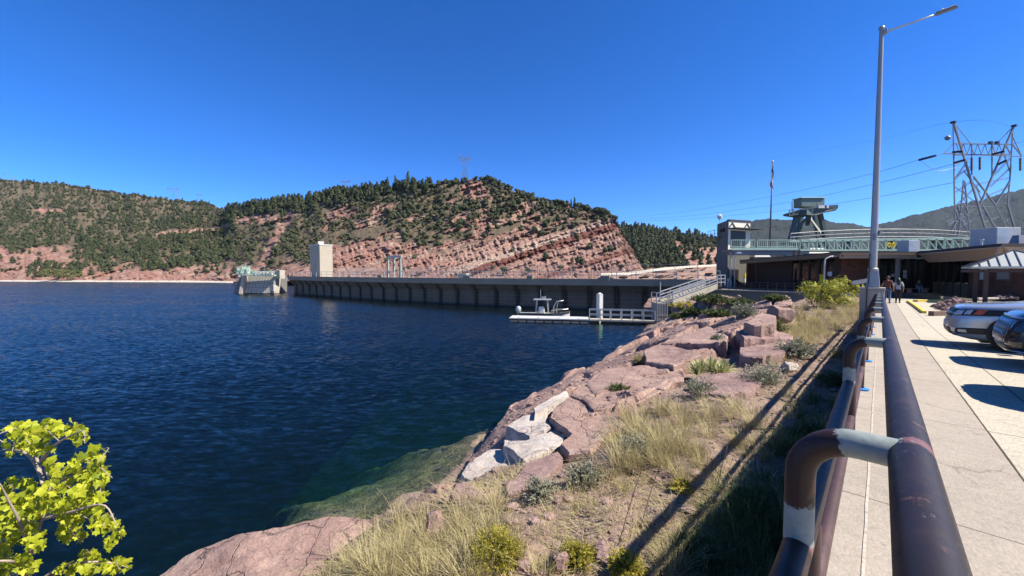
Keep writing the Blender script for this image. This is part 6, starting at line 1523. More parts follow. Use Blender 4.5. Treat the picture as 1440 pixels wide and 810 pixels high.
# ------------------------------------------------------------------ pylons, lines, birds
def lattice(mb, a0, a1, b0, b1, n, w_):
    """bracing between two legs"""
    for k in range(n):
        f, g = k/n, (k+1)/n; p, q = a0.lerp(a1, f), b0.lerp(b1, f); r, s = a0.lerp(a1, g), b0.lerp(b1, g)
        if k % 2: mb.bar(p, s, w_)
        else: mb.bar(q, r, w_)
        mb.bar(r, s, w_*.8)
DT = 105.0
def T(px, py, dd=0): return P(px, py, DT+dd)
py_ = thing('pylon', 'large grey lattice power pylon rising behind the visitor building roof', 'pylon', tuple(P(1385, 360, DT)))
def pc(mb, name, mat=None): return child(mb, name, mat or m_pylon, py_)
hz = 6
for dd in (0, hz):
    mb = MB()
    mb.bar(T(1341, 172, dd), T(1388, 330, dd), .34); mb.bar(T(1426, 177, dd), T(1378, 288, dd), .33); mb.bar(T(1388, 330, dd), T(1388, 356, dd), .42)
    pc(mb, 'main_leg')
    mb = MB(); mb.bar(T(1340.5, 172, dd), T(1343, 330, dd), .22); mb.bar(T(1424.5, 177, dd), T(1421, 240, dd), .2); mb.bar(T(1421, 240, dd), T(1417, 288, dd), .22); mb.bar(T(1417, 288, dd), T(1430, 332, dd), .34); mb.bar(T(1399.5, 288, dd), T(1369, 248, dd), .28); mb.bar(T(1399.5, 288, dd), T(1420, 255, dd), .3)
    mb.bar(T(1343, 295, dd), T(1364, 330, dd), .3); mb.bar(T(1347, 290, dd), T(1357, 320, dd), .34); mb.bar(T(1382, 289, dd), T(1400, 322, dd), .3)
    pc(mb, 'leg')
mb = MB()
for (x0, y0), (x1, y1), w_ in (((1341, 202), (1424, 203), .28), ((1327, 216), (1437, 220), .22), ((1341, 218), (1421, 217), .22), ((1347, 290), (1398, 291), .22), ((1340, 305), (1360, 303), .16), ((1341, 202), (1327, 216), .14), ((1424, 203), (1437, 220), .2), ((1424, 192), (1437, 220), .16), ((1341, 172), (1366, 203), .12), ((1426, 177), (1400, 203), .16)):
    mb.bar(T(x0, y0), T(x1, y1), w_)
pc(mb, 'crossarm')
mb = MB()
for x0 in range(1345, 1421, 10):
    mb.bar(T(x0, 202.5), T(x0+5, 217.5), .12); mb.bar(T(x0+5, 217.5), T(x0+10, 202.5), .12)
for x0 in (1366.5, 1395): mb.bar(T(x0, 202), T(x0, 246), .22)
for a, b in (((1341, 180), (1352, 205)), ((1342, 232), (1362, 222)), ((1342, 252), (1360, 226)), ((1342, 250), (1368, 232)), ((1343, 270), (1372, 250)), ((1343, 290), (1376, 258)), ((1376, 258), (1418, 250)), ((1398, 245), (1420, 222)), ((1392, 262), (1420, 236)), ((1386, 276), (1419, 262)), ((1400, 290), (1419, 268)), ((1343, 312), (1372, 292)), ((1385, 300), (1400, 318)), ((1362, 320), (1382, 296)), ((1400, 290), (1420, 330)), ((1409, 313), (1421, 306)), ((1410, 306), (1424, 320)), ((1342, 262), (1374, 286)), ((1384, 312), (1404, 304)), ((1349, 318), (1386, 300)), ((1330, 312), (1350, 303)), ((1333, 317), (1345, 309)), ((1372, 262), (1384, 292)), ((1355, 240), (1378, 270)), ((1410, 212), (1420, 242)), ((1414, 205), (1421, 216))):
    mb.bar(T(a[0], a[1]), T(b[0], b[1]), .14); mb.bar(T(a[0]+1.5, a[1]+1, hz), T(b[0]+1.5, b[1]+1, hz), .11)
for x0, y0 in ((1341, 202), (1424, 203), (1341, 218), (1421, 217), (1347, 290), (1398, 291)): mb.bar(T(x0, y0), T(x0, y0, hz), .16)
pc(mb, 'bracing')
for a, b in (((1340, 214), (1352, 213)), ((1342, 229), (1356, 225)), ((1396, 217), (1411, 213)), ((1404, 231), (1414, 226)), ((1378, 221), (1378, 239)), ((1435, 222), (1435, 240)), ((1366.5, 222), (1366.5, 240))):
    n = 9; A, B = T(a[0], a[1], -.6), T(b[0], b[1], -.6); mb = MB(); pts = [A.lerp(B, k/(2*n)) for k in range(2*n+1)]; mb.tube(pts, [.16 if k % 2 else .3 for k in range(2*n+1)], 8); pc(mb, 'insulator_string', m_black)
for px, py in ((1340.5, 172), (1426, 177)):
    mb = MB(); q = T(px, py); mb.box((q.x, q.y, q.z), (.9, .9, .5), .4); pc(mb, 'peak_cap', m_black)
for px in (1393, 1402):
    mb = MB(); q = T(px, 200.5); mb.box((q.x, q.y, q.z), (.9, .6, .6), .2); pc(mb, 'clamp', m_black)
# smaller steel switchyard frame beside the pylon
sf = thing('switchyard_frame', 'smaller lattice steel switchyard frame at the foot of the large pylon', 'frame', tuple(P(1355, 345, 96)))
def T2(px, py, dd=0): return P(px, py, 96+dd)
for x0, x1, xt in ((1347, 1352, 1355), (1365, 1361, 1357)):
    mb = MB(); mb.bar(T2(x0, 345), T2(xt, 253 if x0 < 1355 else 255), .2); child(mb, 'leg', m_pylon, sf)
mb = MB()
for k in range(9): mb.bar(T2(1347+k*.85, 340-k*9.5), T2(1364-k*.8, 331-k*9), .12); mb.bar(T2(1364-k*.8, 340-k*9), T2(1347+k*.85, 331-k*9.5), .12)
child(mb, 'bracing', m_pylon, sf)
mb = MB()
for a, b in (((1333, 316), (1362, 300)), ((1338, 326), (1350, 300)), ((1345, 303), (1363, 303)), ((1362, 300), (1358, 290))): mb.bar(T2(*a), T2(*b), .25)
child(mb, 'crossbar', m_pylon, sf)
# marker ball, insulators on the spans, conductors
def wire(pts, r, label, sag=0, n=40, name='power_line'):
    P_ = catmull(pts, n); 
    if sag: P_ = [p+Vector((0, 0, -sag*4*(k/(n-1))*(1-k/(n-1)))) for k, p in enumerate(P_)]
    mb = MB(); mb.tube(P_, r, 5); return tag(mb.build(name, m_wire), label, 'power line')
m_wire = simple('conductor_wire', (.14, .15, .17), .5, .5)
wire([P(866, 307.5, 420), P(960, 298, 300), P(1100, 273, 190), P(1215, 247, 130), P(1300, 222.5, 104), P(1340, 214, DT-1)], .055, 'highest of the three power lines strung from the pylon past the flagpole')
wire([P(866, 310.5, 420), P(960, 304.5, 300), P(1100, 286, 190), P(1215, 262, 130), P(1340, 231, DT-1)], .055, 'middle of the three power lines strung from the pylon past the flagpole')
wire([P(866, 312, 420), P(960, 308.5, 300), P(1100, 296, 190), P(1215, 280, 130), P(1345, 256, DT-1)], .055, 'lowest of the three power lines strung from the pylon past the flagpole')
wire([P(1293, 225, 103.6), P(1318, 240, 103), P(1345, 236, 104), P(1366, 240, 104.4)], .04, 'slack jumper wire hanging below the tension insulator of the pylon', name='jumper_wire')
wire([P(960, 242, 400), P(1180, 206, 190), P(1340, 172, DT), P(1426, 177, DT), P(1500, 168, 110)], .03, 'thin shield wire crossing the sky to the tops of the pylon', name='shield_wire')
wire([P(1421, 203, DT), P(1445, 198, 100), P(1520, 184, 90)], .045, 'power line leaving the pylon crossarm out of the picture', name='power_line')
A, B = P(1293, 224.8, 103.5), P(1315, 219, 103.8); mb = MB(); pts = [A.lerp(B, k/22) for k in range(23)]; mb.tube(pts, [.14 if k % 2 else .33 for k in range(23)], 8); tag(mb.build('tension_insulator', m_black), 'long dark insulator string on the highest line left of the pylon', 'insulator')
V, F = ico(2); q = P(1332.5, 194, 104); tag(np_obj('marker_ball', V*.62+np.array(q), F, m_steel_dark), 'round grey marker ball hanging in the sky beside the pylon peak', 'marker ball')
# far pylons on the hills
def far_pylon(px, ptop, pbase, d, half, label, style=0, w_=.30):
    t = thing('pylon', label, 'pylon', tuple(P(px, pbase, d))); f = lambda x, y, dd=0: P(px+x*half, y, d+dd); H = pbase-ptop; mb = MB()
    if style == 0:
        lg = [((-.55, pbase), (-.15, ptop+H*.55)), ((.55, pbase), (.15, ptop+H*.55)), ((-.15, ptop+H*.55), (-.62, ptop+H*.15)), ((.15, ptop+H*.55), (.62, ptop+H*.15)), ((-.62, ptop+H*.15), (-.75, ptop)), ((.62, ptop+H*.15), (.75, ptop))]
        for (x0, y0), (x1, y1) in lg:
            for dd in (0, 3): mb.bar(f(x0, y0, dd), f(x1, y1, dd), w_)
        child(mb, 'legs', m_pylon, t); mb = MB(); mb.bar(f(-1, ptop+H*.17), f(1, ptop+H*.17), w_); mb.bar(f(-.6, ptop+H*.25), f(.6, ptop+H*.25), w_*.8); mb.bar(f(-1, ptop+H*.17), f(-.6, ptop+H*.25), w_*.7); mb.bar(f(1, ptop+H*.17), f(.6, ptop+H*.25), w_*.7)
        for s in (-.75, 0, .75): mb.bar(f(s, ptop+H*.2), f(s, ptop+H*.33), w_*.8)
        child(mb, 'crossarm', m_pylon, t); mb = MB()
        for k in range(5):
            a = k/5; b = (k+1)/5; ya, yb2 = pbase-(H*.45)*a, pbase-(H*.45)*b; wa, wb = .55-.4*a, .55-.4*b; mb.bar(f(-wa, ya), f(wb, yb2), w_*.6); mb.bar(f(wa, ya), f(-wb, yb2), w_*.6)
        for s in (-1, 1):
            mb.bar(f(s*.15, ptop+H*.55), f(s*.1, ptop+H*.22), w_*.6); mb.bar(f(s*.4, ptop+H*.33), f(0, ptop+H*.22), w_*.6)
        child(mb, 'bracing', m_pylon, t)
    else:
        for s in ((-.5, .5) if style == 1 else (0,)):
            lb = MB(); lb.bar(f(s, pbase), f(s, ptop), w_); child(lb, 'pole', m_pylon if style == 1 else m_twig, t)
        mb.bar(f(-1, ptop+H*.12), f(1, ptop+H*.12), w_*.8)
        for s in (-.9, 0, .9): mb.bar(f(s, ptop+H*.12), f(s, ptop+H*.3), w_*.6)
        child(mb, 'crossarm', m_pylon, t)
far_pylon(653.5, 215, 254, 262, 9.5, 'lattice pylon standing on the summit of the rocky hill above the dam', 0, .30)
far_pylon(486, 252, 268, 345, 7, 'small distant pylon showing over the wooded ridge', 0, .26)
far_pylon(250, 263, 281, 560, 2.5, 'rightmost thin pole of the three on the far skyline', 1, .3); far_pylon(243, 263.5, 280, 562, 2.5, 'middle thin pole of the three on the far skyline', 1, .3); far_pylon(237, 263, 279, 565, 2.5, 'leftmost thin pole of the three on the far skyline', 1, .3)
far_pylon(280, 272, 285, 490, 4.5, 'wide low pole frame on the skyline right of the three thin poles', 1, .3)
far_pylon(19.5, 247, 264, 590, 1.2, 'tall pale utility pole among the trees of the far left slope', 2, .35); far_pylon(7, 243, 253, 625, 3, 'short pole frame on the skyline at the far left ridge', 1, .3)
# birds
def bird(px, py, d, span, bank, label):
    t = thing('bird', label, 'bird', tuple(P(px, py, d))); q = P(px, py, d); mb = MB(); c, s = math.cos(bank), math.sin(bank)
    prof = [(-.5, .03, .06), (-.36, .10, .11), (-.2, .06, .15), (-.06, .0, .14), (.06, .0, .14), (.2, .06, .15), (.36, .12, .11), (.5, .05, .05)]
    V = []
    for x, z, ch in prof:
        ch *= 1.5
        for yy, dz in ((-ch, 0), (ch*.3, .012), (ch, -.01)): V.append((q.x+(x*c-z*s)*span, q.y+yy*span, q.z+(x*s+z*c+dz)*span))
    mb.add(V, [(i*3+k, i*3+k+1, i*3+k+4, i*3+k+3) for i in range(7) for k in range(2)]); V2 = [(a[0], a[1], a[2]-.02*span) for a in V]; mb.add(V2, [(i*3+k, i*3+k+3, i*3+k+4, i*3+k+1) for i in range(7) for k in range(2)])
    mb.tube([(q.x, q.y-.32*span, q.z), (q.x, q.y-.2*span, q.z+.01*span), (q.x, q.y, q.z), (q.x, q.y+.22*span, q.z), (q.x, q.y+.36*span, q.z)], [.02*span, .055*span, .07*span, .045*span, .06*span], 8); mb.build('body', m_black, t)
bird(944.5, 170.5, 70, 1.25, .62, 'dark broad winged bird soaring high right of the hill')
bird(942, 246.5, 120, .62, .3, 'tiny dark bird below the large soaring bird'); bird(828, 248.5, 140, .62, -.2, 'tiny dark bird just above the right shoulder of the rocky hill'); bird(1047, 225, 130, .5, .1, 'tiny dark bird left of the flagpole top')
# ------------------------------------------------------------------ rocks on the bank
def rock(px, py, wpx, aspect, hgt, seed, mat, label, flat=.6, sink=.35, yaw=None, sub=5, cuts=16, tilt=(0, 0), name='boulder', rough=.09, deep=1.0, at=None, blocky=False, keep=.8):
    p = at or hit(px, py)
    if p is None: p = G(px, py, .05)
    s = wpx/FPX*p.y/2; v, f = make_rock(seed, sub, cuts, rough, flat, keep, .03, blocky)
    v = v*np.array([s, s*aspect*deep, hgt/(2*flat) if hgt else s]); me = np_mesh(name, v, f, mat, smooth=True); me.set_sharp_from_angle(angle=math.radians(24))
    o = bpy.data.objects.new(name, me); COL.objects.link(o); o.location = (p.x, p.y, p.z+(hgt/2 if hgt else s*flat)*(1-2*sink)); o.rotation_euler = (tilt[0], tilt[1], yaw if yaw is not None else random.uniform(0, 6.28))
    tag(o, label, 'rock'); return o
al = -.75   # slabs lie along the shore
BK = dict(blocky=True, rough=.07, keep=.74)
rock(350, 815, 425, .58, 1.5, 331, m_pink, 'broad cracked pink boulder at the lower edge in front of the lake', .5, .30, .14, 6, 22, (0.10, -.10), at=Vector((-4.15, 5.95, .10)), **BK)
rock(440, 790, 170, .8, 1.1, 332, m_pink, 'pink block joined to the right side of the broad cracked boulder', .6, .3, .35, 6, 20, (.12, .05), at=Vector((-3.0, 6.25, .28)), **BK)
rock(420, 800, 150, .8, .9, 333, m_mauve, 'dark mauve block with white veins before the broad cracked boulder', .6, .3, .5, 6, 20, (.25, .1), at=Vector((-3.0, 5.6, .15)), **BK)
rock(510, 775, 70, .9, .8, 334, m_pink, 'small tan block at the right end of the cracked boulder', .7, .3, .2, 5, 18, at=Vector((-2.45, 6.2, .45)), **BK)
rock(612, 750, 46, 1, .36, 304, m_pink, 'round pinkish stone half hidden in dry grass left of the yellow bush', .7, .3)
rock(1100, 448, 60, .6, 1.0, 353, m_pink, 'blocky tan outcrop topping the bank left of the leafy bush', .5, .36, .2, 5, 20, **BK)
rock(1080, 508, 26, .8, .3, 320, m_white, 'small white stone lying in the grass right of the yucca', .6, .3)
rock(1110, 520, 36, .7, .35, 321, m_white, 'flat pale stone beside the railing shadow', .5, .3)
rock(916, 436, 36, .7, 2.2, 322, m_pink, 'pale pink boulder standing in the water left of the concrete landing', .7, .25, .2, 5, 12, at=Vector((G(916, 447).x, 46.5, .9)))
rock(660, 800, 34, .9, .25, 323, m_mauve, 'dark flat stone on the gravel at the lower edge', .6, .3)
rock(785, 800, 40, .9, .25, 324, m_mauve, 'brown stone on the gravel right of the dark flat one', .6, .3)
# broad fractured slabs lying on the ledge: each outline gets its own place, slope and thickness
def slab_rock(outline, lift, thick, mat, label, seed, rough=.05):
    pts = []
    m = len(outline)
    for i in range(m):
        a, b = outline[i], outline[(i+1) % m]; n = max(2, int(math.hypot(b[0]-a[0], b[1]-a[1])/5))
        for k in range(n): pts.append((a[0]+(b[0]-a[0])*k/n+random.uniform(-.9, .9), a[1]+(b[1]-a[1])*k/n+random.uniform(-.7, .7)))
    H = [hit(*p) for p in pts]; H = [h for h in H if h is not None]
    if len(H) < 8: return None
    A = np.array([h[:] for h in H]); c = np.median(A, 0); keep = np.linalg.norm(A-c, axis=1) < 3.2*np.median(np.linalg.norm(A-c, axis=1))
    B = A[keep]; coef, *_ = np.linalg.lstsq(np.c_[B[:, 0]-c[0], B[:, 1]-c[1], np.ones(len(B))], B[:, 2], rcond=None)
    coef[:2] = np.clip(coef[:2]*(.40 if mat is m_white else .5), -.3, .3)
    # outline points where the sight lines meet the slab's own plane
    Q = []
    for p in pts:
        r = ray(*p); den = r[2]-coef[0]*r[0]-coef[1]*r[1]; k = (coef[2]+lift-coef[0]*c[0]-coef[1]*c[1]-EYE)/den if abs(den) > 1e-4 else -1
        if k <= 0: return None
        Q.append((r[0]*k, r[1]*k))
    Q = np.array(Q); ce = Q.mean(0); n = len(Q); V = []; F = []
    far_ = np.linalg.norm(Q-ce, axis=1).max()
    if far_ > 6: return None
    rings = [0.02]+list(np.linspace(.12, .97, 12))+[1.0]
    for r in rings:
        q = ce+(Q-ce)*r; z = coef[2]+lift+coef[0]*(q[:, 0]-c[0])+coef[1]*(q[:, 1]-c[1])+rough*fbm(q[:, 0]*.9, q[:, 1]*.9, seed=seed, oct=5)+.5*rough*np.abs(fbm(q[:, 0]*2.6, q[:, 1]*2.6, seed=seed+5, oct=3))-(.035 if r == 1.0 else 0)
        V.append(np.c_[q, z])
    top = V[-1]
    for f, dz in ((1.0, .35), (1.005, .7), (.96, 1.0)):
        q = ce+(Q-ce)*f+.03*np.c_[fbm(Q[:, 0]*4, Q[:, 1]*4, seed=seed+9), fbm(Q[:, 0]*4+7, Q[:, 1]*4, seed=seed+9)]; V.append(np.c_[q, top[:, 2]-thick*dz])
    nr = len(V); V = np.concatenate(V)
    F = [(i*n+k, i*n+(k+1) % n, (i+1)*n+(k+1) % n, (i+1)*n+k) for i in range(nr-1) for k in range(n)]
    me = np_mesh('rock_slab', V, F, mat, smooth=True); bm = bmesh.new(); bm.from_mesh(me); bmesh.ops.contextual_create(bm, geom=[e for e in bm.edges if e.is_boundary and all(v.index < n for v in e.verts)]); bmesh.ops.recalc_face_normals(bm, faces=bm.faces); bm.to_mesh(me); bm.free()
    me.set_sharp_from_angle(angle=math.radians(38)); o = bpy.data.objects.new('rock_slab', me); COL.objects.link(o); return tag(o, label, 'rock', None, 'thing')
ca = lambda L: [(440+x/2.571, 520+y/2.571) for x, y in L]
cb = lambda L: [(820+x/3.375, 400+y/3.375) for x, y in L]
SL = [(ca([(535, 378), (562, 345), (600, 318), (642, 283), (692, 290), (740, 322), (755, 345), (722, 380), (682, 405), (642, 437), (600, 415), (560, 398)]), .16, .5, m_white, 'bleached white slab nearest the water below the pink ledge'),
  (ca([(684, 272), (692, 250), (735, 252), (785, 250), (862, 222), (915, 242), (885, 275), (840, 300), (800, 322), (762, 332), (722, 300)]), .17, .5, m_white, 'second bleached slab parted from the lowest one by a dark crack'),
  (ca([(700, 205), (760, 170), (848, 148), (842, 182), (862, 212), (785, 238), (735, 225)]), .20, .5, m_white, 'pale tan slab above the two white ones at the waterline'),
  (ca([(800, 138), (870, 95), (920, 78), (926, 95), (880, 118), (850, 140), (800, 165)]), .16, .45, m_white, 'thin pale strip of rock at the upper end of the bleached slabs'),
  (ca([(872, 135), (928, 95), (968, 112), (1005, 150), (1100, 150), (1135, 190), (1060, 240), (1000, 300), (925, 308), (895, 280), (938, 240), (858, 180)]), .15, .5, m_pink, 'broad smooth pink slab right of the bleached slabs'),
  (ca([(930, 85), (1040, 8), (1200, -18), (1325, 22), (1290, 62), (1180, 112), (1060, 138), (1018, 140), (978, 104)]), .16, .5, m_pink, 'wide cracked pink slab above the smooth one by the water'),
  (ca([(770, 342), (805, 328), (888, 292), (905, 315), (880, 352), (820, 402), (760, 420), (702, 440), (694, 420), (740, 378)]), .14, .5, m_mauve, 'brown mauve slab below the second bleached slab'),
  (ca([(520, 420), (560, 405), (640, 445), (650, 470), (600, 500), (530, 490), (500, 455)]), .10, .4, m_mauve, 'dark brown slab at the waterline under the lowest white one'),
  (cb([(285, 312), (370, 282), (460, 302), (560, 340), (470, 368), (430, 382), (300, 362)]), .2, .6, m_pink, 'tan pink slab below the pointed one on the lake side'),
  (cb([(368, 275), (490, 235), (590, 197), (650, 215), (690, 245), (680, 272), (530, 275)]), .3, .8, m_pink, 'pointed pink slab rising at the water before the shaded bank'),
  (cb([(728, 218), (850, 197), (1000, 237), (985, 260), (762, 262)]), .4, .8, m_mauve, 'long mauve slab with a dark undercut in the middle of the bank'),
  (cb([(742, 292), (830, 278), (1000, 272), (960, 320), (850, 345), (742, 330)]), .3, .7, m_mauve, 'mauve slab lying in front of the undercut one'),
  (cb([(522, 452), (600, 422), (790, 417), (850, 460), (800, 508), (700, 528), (560, 520)]), .15, .5, m_mauve, 'flat purplish slab under the yucca'),
  (cb([(762, 186), (850, 137), (918, 147), (908, 185), (830, 200)]), .4, .8, m_pink, 'rounded tan slab topping the rocks left of the leafy bush'),
  (cb([(10, 470), (100, 408), (280, 388), (470, 398), (480, 455), (330, 470), (180, 480), (60, 520)]), .16, .5, m_pink, 'long orange pink slab below the pale tuft on the ledge')]
for k, q in enumerate(SL): slab_rock(q[0], q[1]+(.05 if q[3] is m_white else 0), q[2], q[3], q[4], 600+k*7)
# rubble on the shaded cove bank
rub = [None]*4
for k in range(4):
    v, f = make_rock(500+k, 3, 10, .1, .7); rub[k] = np_mesh('rubble_block', v, f, m_mauve, smooth=False)
for k in range(70):
    px, py = random.uniform(945, 1090), random.uniform(418, 455); p = hit(px, py)
    if p is None or p.y < 33: continue
    s = random.uniform(.25, .7); o = bpy.data.objects.new('rubble_block', rub[k % 4]); COL.objects.link(o); o.location = p+Vector((0, 0, s*.2)); o.scale = (s, s*.8, s*.7); o.rotation_euler = tuple(random.uniform(0, 6) for _ in range(3)); tag(o, 'angular rock lying on the shaded bank below the terrace wall', 'rock', 'rubble on the shaded bank')
# small loose stones on the bank
st_v, st_f = make_rock(77, 1, 5, .1, .7); V = []; F = []; off = 0
cnt = 0
while cnt < 9500:
    u = random.uniform(.5, 36)**1.0; u = .5+35*random.random()**1.8; v = random.uniform(-9.5, -.4); q = W(u, v, 0)
    z = float(surf_z(q.x, q.y))
    if z < .05: cnt += 1; continue
    s = random.uniform(.010, .045)*(1+.02*u) if random.random() < .95 else random.uniform(.06, .14); a = random.uniform(0, 6.28); c, sn = math.cos(a), math.sin(a)
    w_ = st_v*s*np.array([1, random.uniform(.6, 1), .7]); V.append(np.stack([w_[:, 0]*c-w_[:, 1]*sn+q.x, w_[:, 0]*sn+w_[:, 1]*c+q.y, w_[:, 2]+z+s*.2], -1)); F.append(st_f+off); off += len(st_v); cnt += 1
tag(np_obj('gravel_stones', np.concatenate(V), np.concatenate(F), m_mauve, smooth=False), kind='stuff')
# ------------------------------------------------------------------ grasses and shrubs
def blades(n, h, spread, lean, width, rng, seg=3, curl=.5, heads=0):
    """a tuft of curved tapering blades round the origin"""
    V = []; F = []; T = []; off = 0
    for i in range(n):
        a = rng.uniform(0, 2*PI); r = spread*math.sqrt(rng.uniform(0, 1)); b = np.array([r*math.cos(a), r*math.sin(a), -.03]); az = a+rng.normal()*.7; ln = abs(rng.normal())*lean+.08; hh = h*rng.uniform(.55, 1.15); w_ = width*rng.uniform(.6, 1.3)
        d = np.array([math.cos(az), math.sin(az), 0]); s = np.array([-d[1], d[0], 0]); tint = rng.uniform(0, 1)
        for k in range(seg+1):
            f = k/seg; p = b+d*hh*(ln*f+curl*ln*f*f)+np.array([0, 0, hh*(f-.28*ln*f*f)]); ww = w_*(1-f)**.7+.0006
            V += [p-s*ww, p+s*ww]; T += [tint]*2
        for k in range(seg): q = off+2*k; F += [(q, q+1, q+3), (q, q+3, q+2)]
        off += 2*(seg+1)
        if heads and rng.uniform() < heads:
            tip = V[-1]
            for j in range(4):
                e = tip-np.array([0, 0, .035*j])*1.0+rng.normal(size=3)*.012; V += [e-s*.006, e+s*.006, e+np.array([0, 0, .03])]; F.append((off, off+1, off+2)); T += [min(1, tint+.3)]*3; off += 3
    return np.array(V), np.array(F), np.array(T)
def sprigs(n, r, h, leaf, rng, up=.8, dens=14, width=.4):
    """a rounded shrub of many stems with small leaves"""
    V = []; F = []; T = []; off = 0
    for i in range(n):
        a = rng.uniform(0, 2*PI); el = math.acos(rng.uniform(.05, 1)); L = rng.uniform(.6, 1.05); dirv = np.array([math.sin(el)*math.cos(a)*r, math.sin(el)*math.sin(a)*r, math.cos(el)*h*up+.12*h])*L; tint = rng.uniform(0, 1)
        s = np.cross(dirv, [0, 0, 1.0]); s /= np.linalg.norm(s)+1e-6; w0 = .004
        V += [-s*w0, s*w0, dirv]; F.append((off, off+1, off+2)); T += [0]*3; off += 3
        for k in range(dens):
            f = rng.uniform(.35, 1.05); p = dirv*f+rng.normal(size=3)*.03*r; d = dirv/np.linalg.norm(dirv)+rng.normal(size=3)*.7; d /= np.linalg.norm(d); q = np.cross(d, rng.normal(size=3)); q /= np.linalg.norm(q)+1e-6; l = leaf*rng.uniform(.6, 1.3)
            V += [p-q*l*width*.5, p+q*l*width*.5, p+d*l]; F.append((off, off+1, off+2)); T += [np.clip(tint*.5+f*.35+rng.normal()*.12, 0, 1)]*3; off += 3
    return np.array(V), np.array(F), np.array(T)
rg = np.random.default_rng(5)
TUFT = [blades(46, .42, .10, .40, .0042, rg, 3, .6, .25) for _ in range(5)]
TALL = [blades(110, .72, .15, .42, .0046, rg, 4, .7, .3) for _ in range(4)]
SHORT = [blades(26, .20, .10, .5, .004, rg, 2, .6) for _ in range(5)]
def scatter(name, protos, spots, mat, kind='stuff'):
    V = []; F = []; T = []; off = 0
    for p, s in spots:
        v, f, t = random.choice(protos); a = random.uniform(0, 6.28); c, sn = math.cos(a), math.sin(a); k = s*random.uniform(.75, 1.25)
        V.append(np.stack([(v[:, 0]*c-v[:, 1]*sn)*k+p.x, (v[:, 0]*sn+v[:, 1]*c)*k+p.y, v[:, 2]*k*random.uniform(.8, 1.2)+p.z], -1)); F.append(f+off); T.append(np.clip(t*.6+random.uniform(-.05, .4), 0, 1)); off += len(v)
    return tag(np_obj(name, np.concatenate(V), np.concatenate(F), mat, {'tint': np.concatenate(T)}, smooth=False), kind=kind)
def in_poly(x, y, poly):
    r = False; j = len(poly)-1
    for i in range(len(poly)):
        xi, yi = poly[i]; xj, yj = poly[j]
        if (yi > y) != (yj > y) and x < (xj-xi)*(y-yi)/(yj-yi)+xi: r = not r
        j = i
    return r
GRAVEL = [(690, 830), (715, 690), (800, 650), (880, 690), (960, 690), (1010, 660), (930, 830)]
def spots(poly, n, s0, s1, thr=-.2, seed=0):
    out = []; xs_ = [p[0] for p in poly]; ys_ = [p[1] for p in poly]; tries = 0
    while len(out) < n and tries < n*12:
        tries += 1; x, y = random.uniform(min(xs_), max(xs_)), random.uniform(min(ys_), max(ys_))
        if not in_poly(x, y, poly): continue
        if in_poly(x, y, GRAVEL) and random.random() < .72: continue
        p = hit(x, y)
        if p is None or p.z < .12: continue
        if fbm(np.array([p.x*.9]), np.array([p.y*.9]), seed=seed+7, oct=2)[0] < thr: continue
        out.append((p, random.uniform(s0, s1)))
    return out
BANK = [(440, 830), (520, 760), (600, 720), (660, 690), (740, 655), (860, 590), (960, 560), (1060, 530), (1130, 470), (1200, 430), (1210, 470), (1190, 560), (1130, 700), (1090, 830)]
scatter('short_grass', SHORT, spots(BANK, 650, .5, 1.0, .0, 1), m_grass)
scatter('dry_grass', TUFT, spots(BANK, 110, .5, .9, .05, 2)+spots([(430, 830), (560, 730), (700, 700), (800, 740), (760, 830)], 90, .45, .85, -.5, 3)+spots([(850, 640), (890, 585), (1040, 555), (1060, 600), (900, 680)], 60, .6, 1.1, -.3, 4)+spots([(1060, 480), (1120, 440), (1205, 425), (1200, 470), (1080, 520)], 110, .7, 1.2, -.6, 5)+spots([(1090, 475), (1130, 432), (1212, 424), (1206, 452), (1130, 485)], 150, .8, 1.35, -.7, 12), m_grass)
LITTER = [blades(16, .16, .16, 2.6, .004, rg, 2, .2) for _ in range(5)]
scatter('grass_litter', LITTER, spots(BANK, 1000, .5, 1.1, -.2, 8), m_grass)
scatter('shade_toned_weeds', TUFT, spots([(950, 830), (1100, 610), (1190, 470), (1190, 560), (1110, 800)], 130, .6, 1.0, -.6, 6), m_dkleaf)  # dark leaf colour on these tufts deepens the shade strip under the railing
BIG = [(q[0], q[1], q[2]*(.72 if q[1] > 690 else .9)) for q in [(935, 640, 1.0), (900, 620, 1.05), (870, 655, .9), (960, 600, .9), (1000, 590, .85), (1035, 580, .8), (1060, 600, .8), (600, 765, .9), (560, 790, .95), (650, 740, .85), (520, 800, .9), (700, 720, .8), (880, 590, .8), (1150, 455, 1.2), (1185, 440, 1.1), (1120, 460, 1.0)]]
for k, (px, py, s) in enumerate(BIG):
    p = hit(px, py)
    if p is None: continue
    v, f, t = TALL[k % 4]; o = np_obj('bunch_grass', v*s, f, m_grass, {'tint': np.clip(t*.6+.3, 0, 1)}, smooth=False); o.location = p; o.rotation_euler = (0, 0, k*1.3); tag(o, 'tall tuft of straw yellow bunch grass growing on the lake bank', 'grass tuft', 'bunch grass tufts on the bank', 'thing')
def shrub(px, py, wpx, hk, mat, label, name, seed, n=160, leaf=.05, dens=14, width=.4, at=None):
    p = at or hit(px, py); r = wpx/FPX*p.y/2; rng = np.random.default_rng(seed); v, f, t = sprigs(n, r, r*hk, leaf, rng, .9, dens, width); o = np_obj(name, v, f, mat, {'tint': t}, smooth=False); o.location = p; tag(o, label, 'shrub'); return o
shrub(820, 682, 62, 1.1, m_sage, 'grey green sagebrush beside the mauve block above the yellow bush', 'sagebrush', 1, 170, .05)
shrub(760, 700, 60, 1.0, m_sage, 'low grey sagebrush left of the larger one on the gravel', 'sagebrush', 2, 140, .05)
shrub(895, 640, 60, 1.0, m_sage, 'silvery sagebrush in front of the tallest dry grass', 'sagebrush', 3, 150, .05)
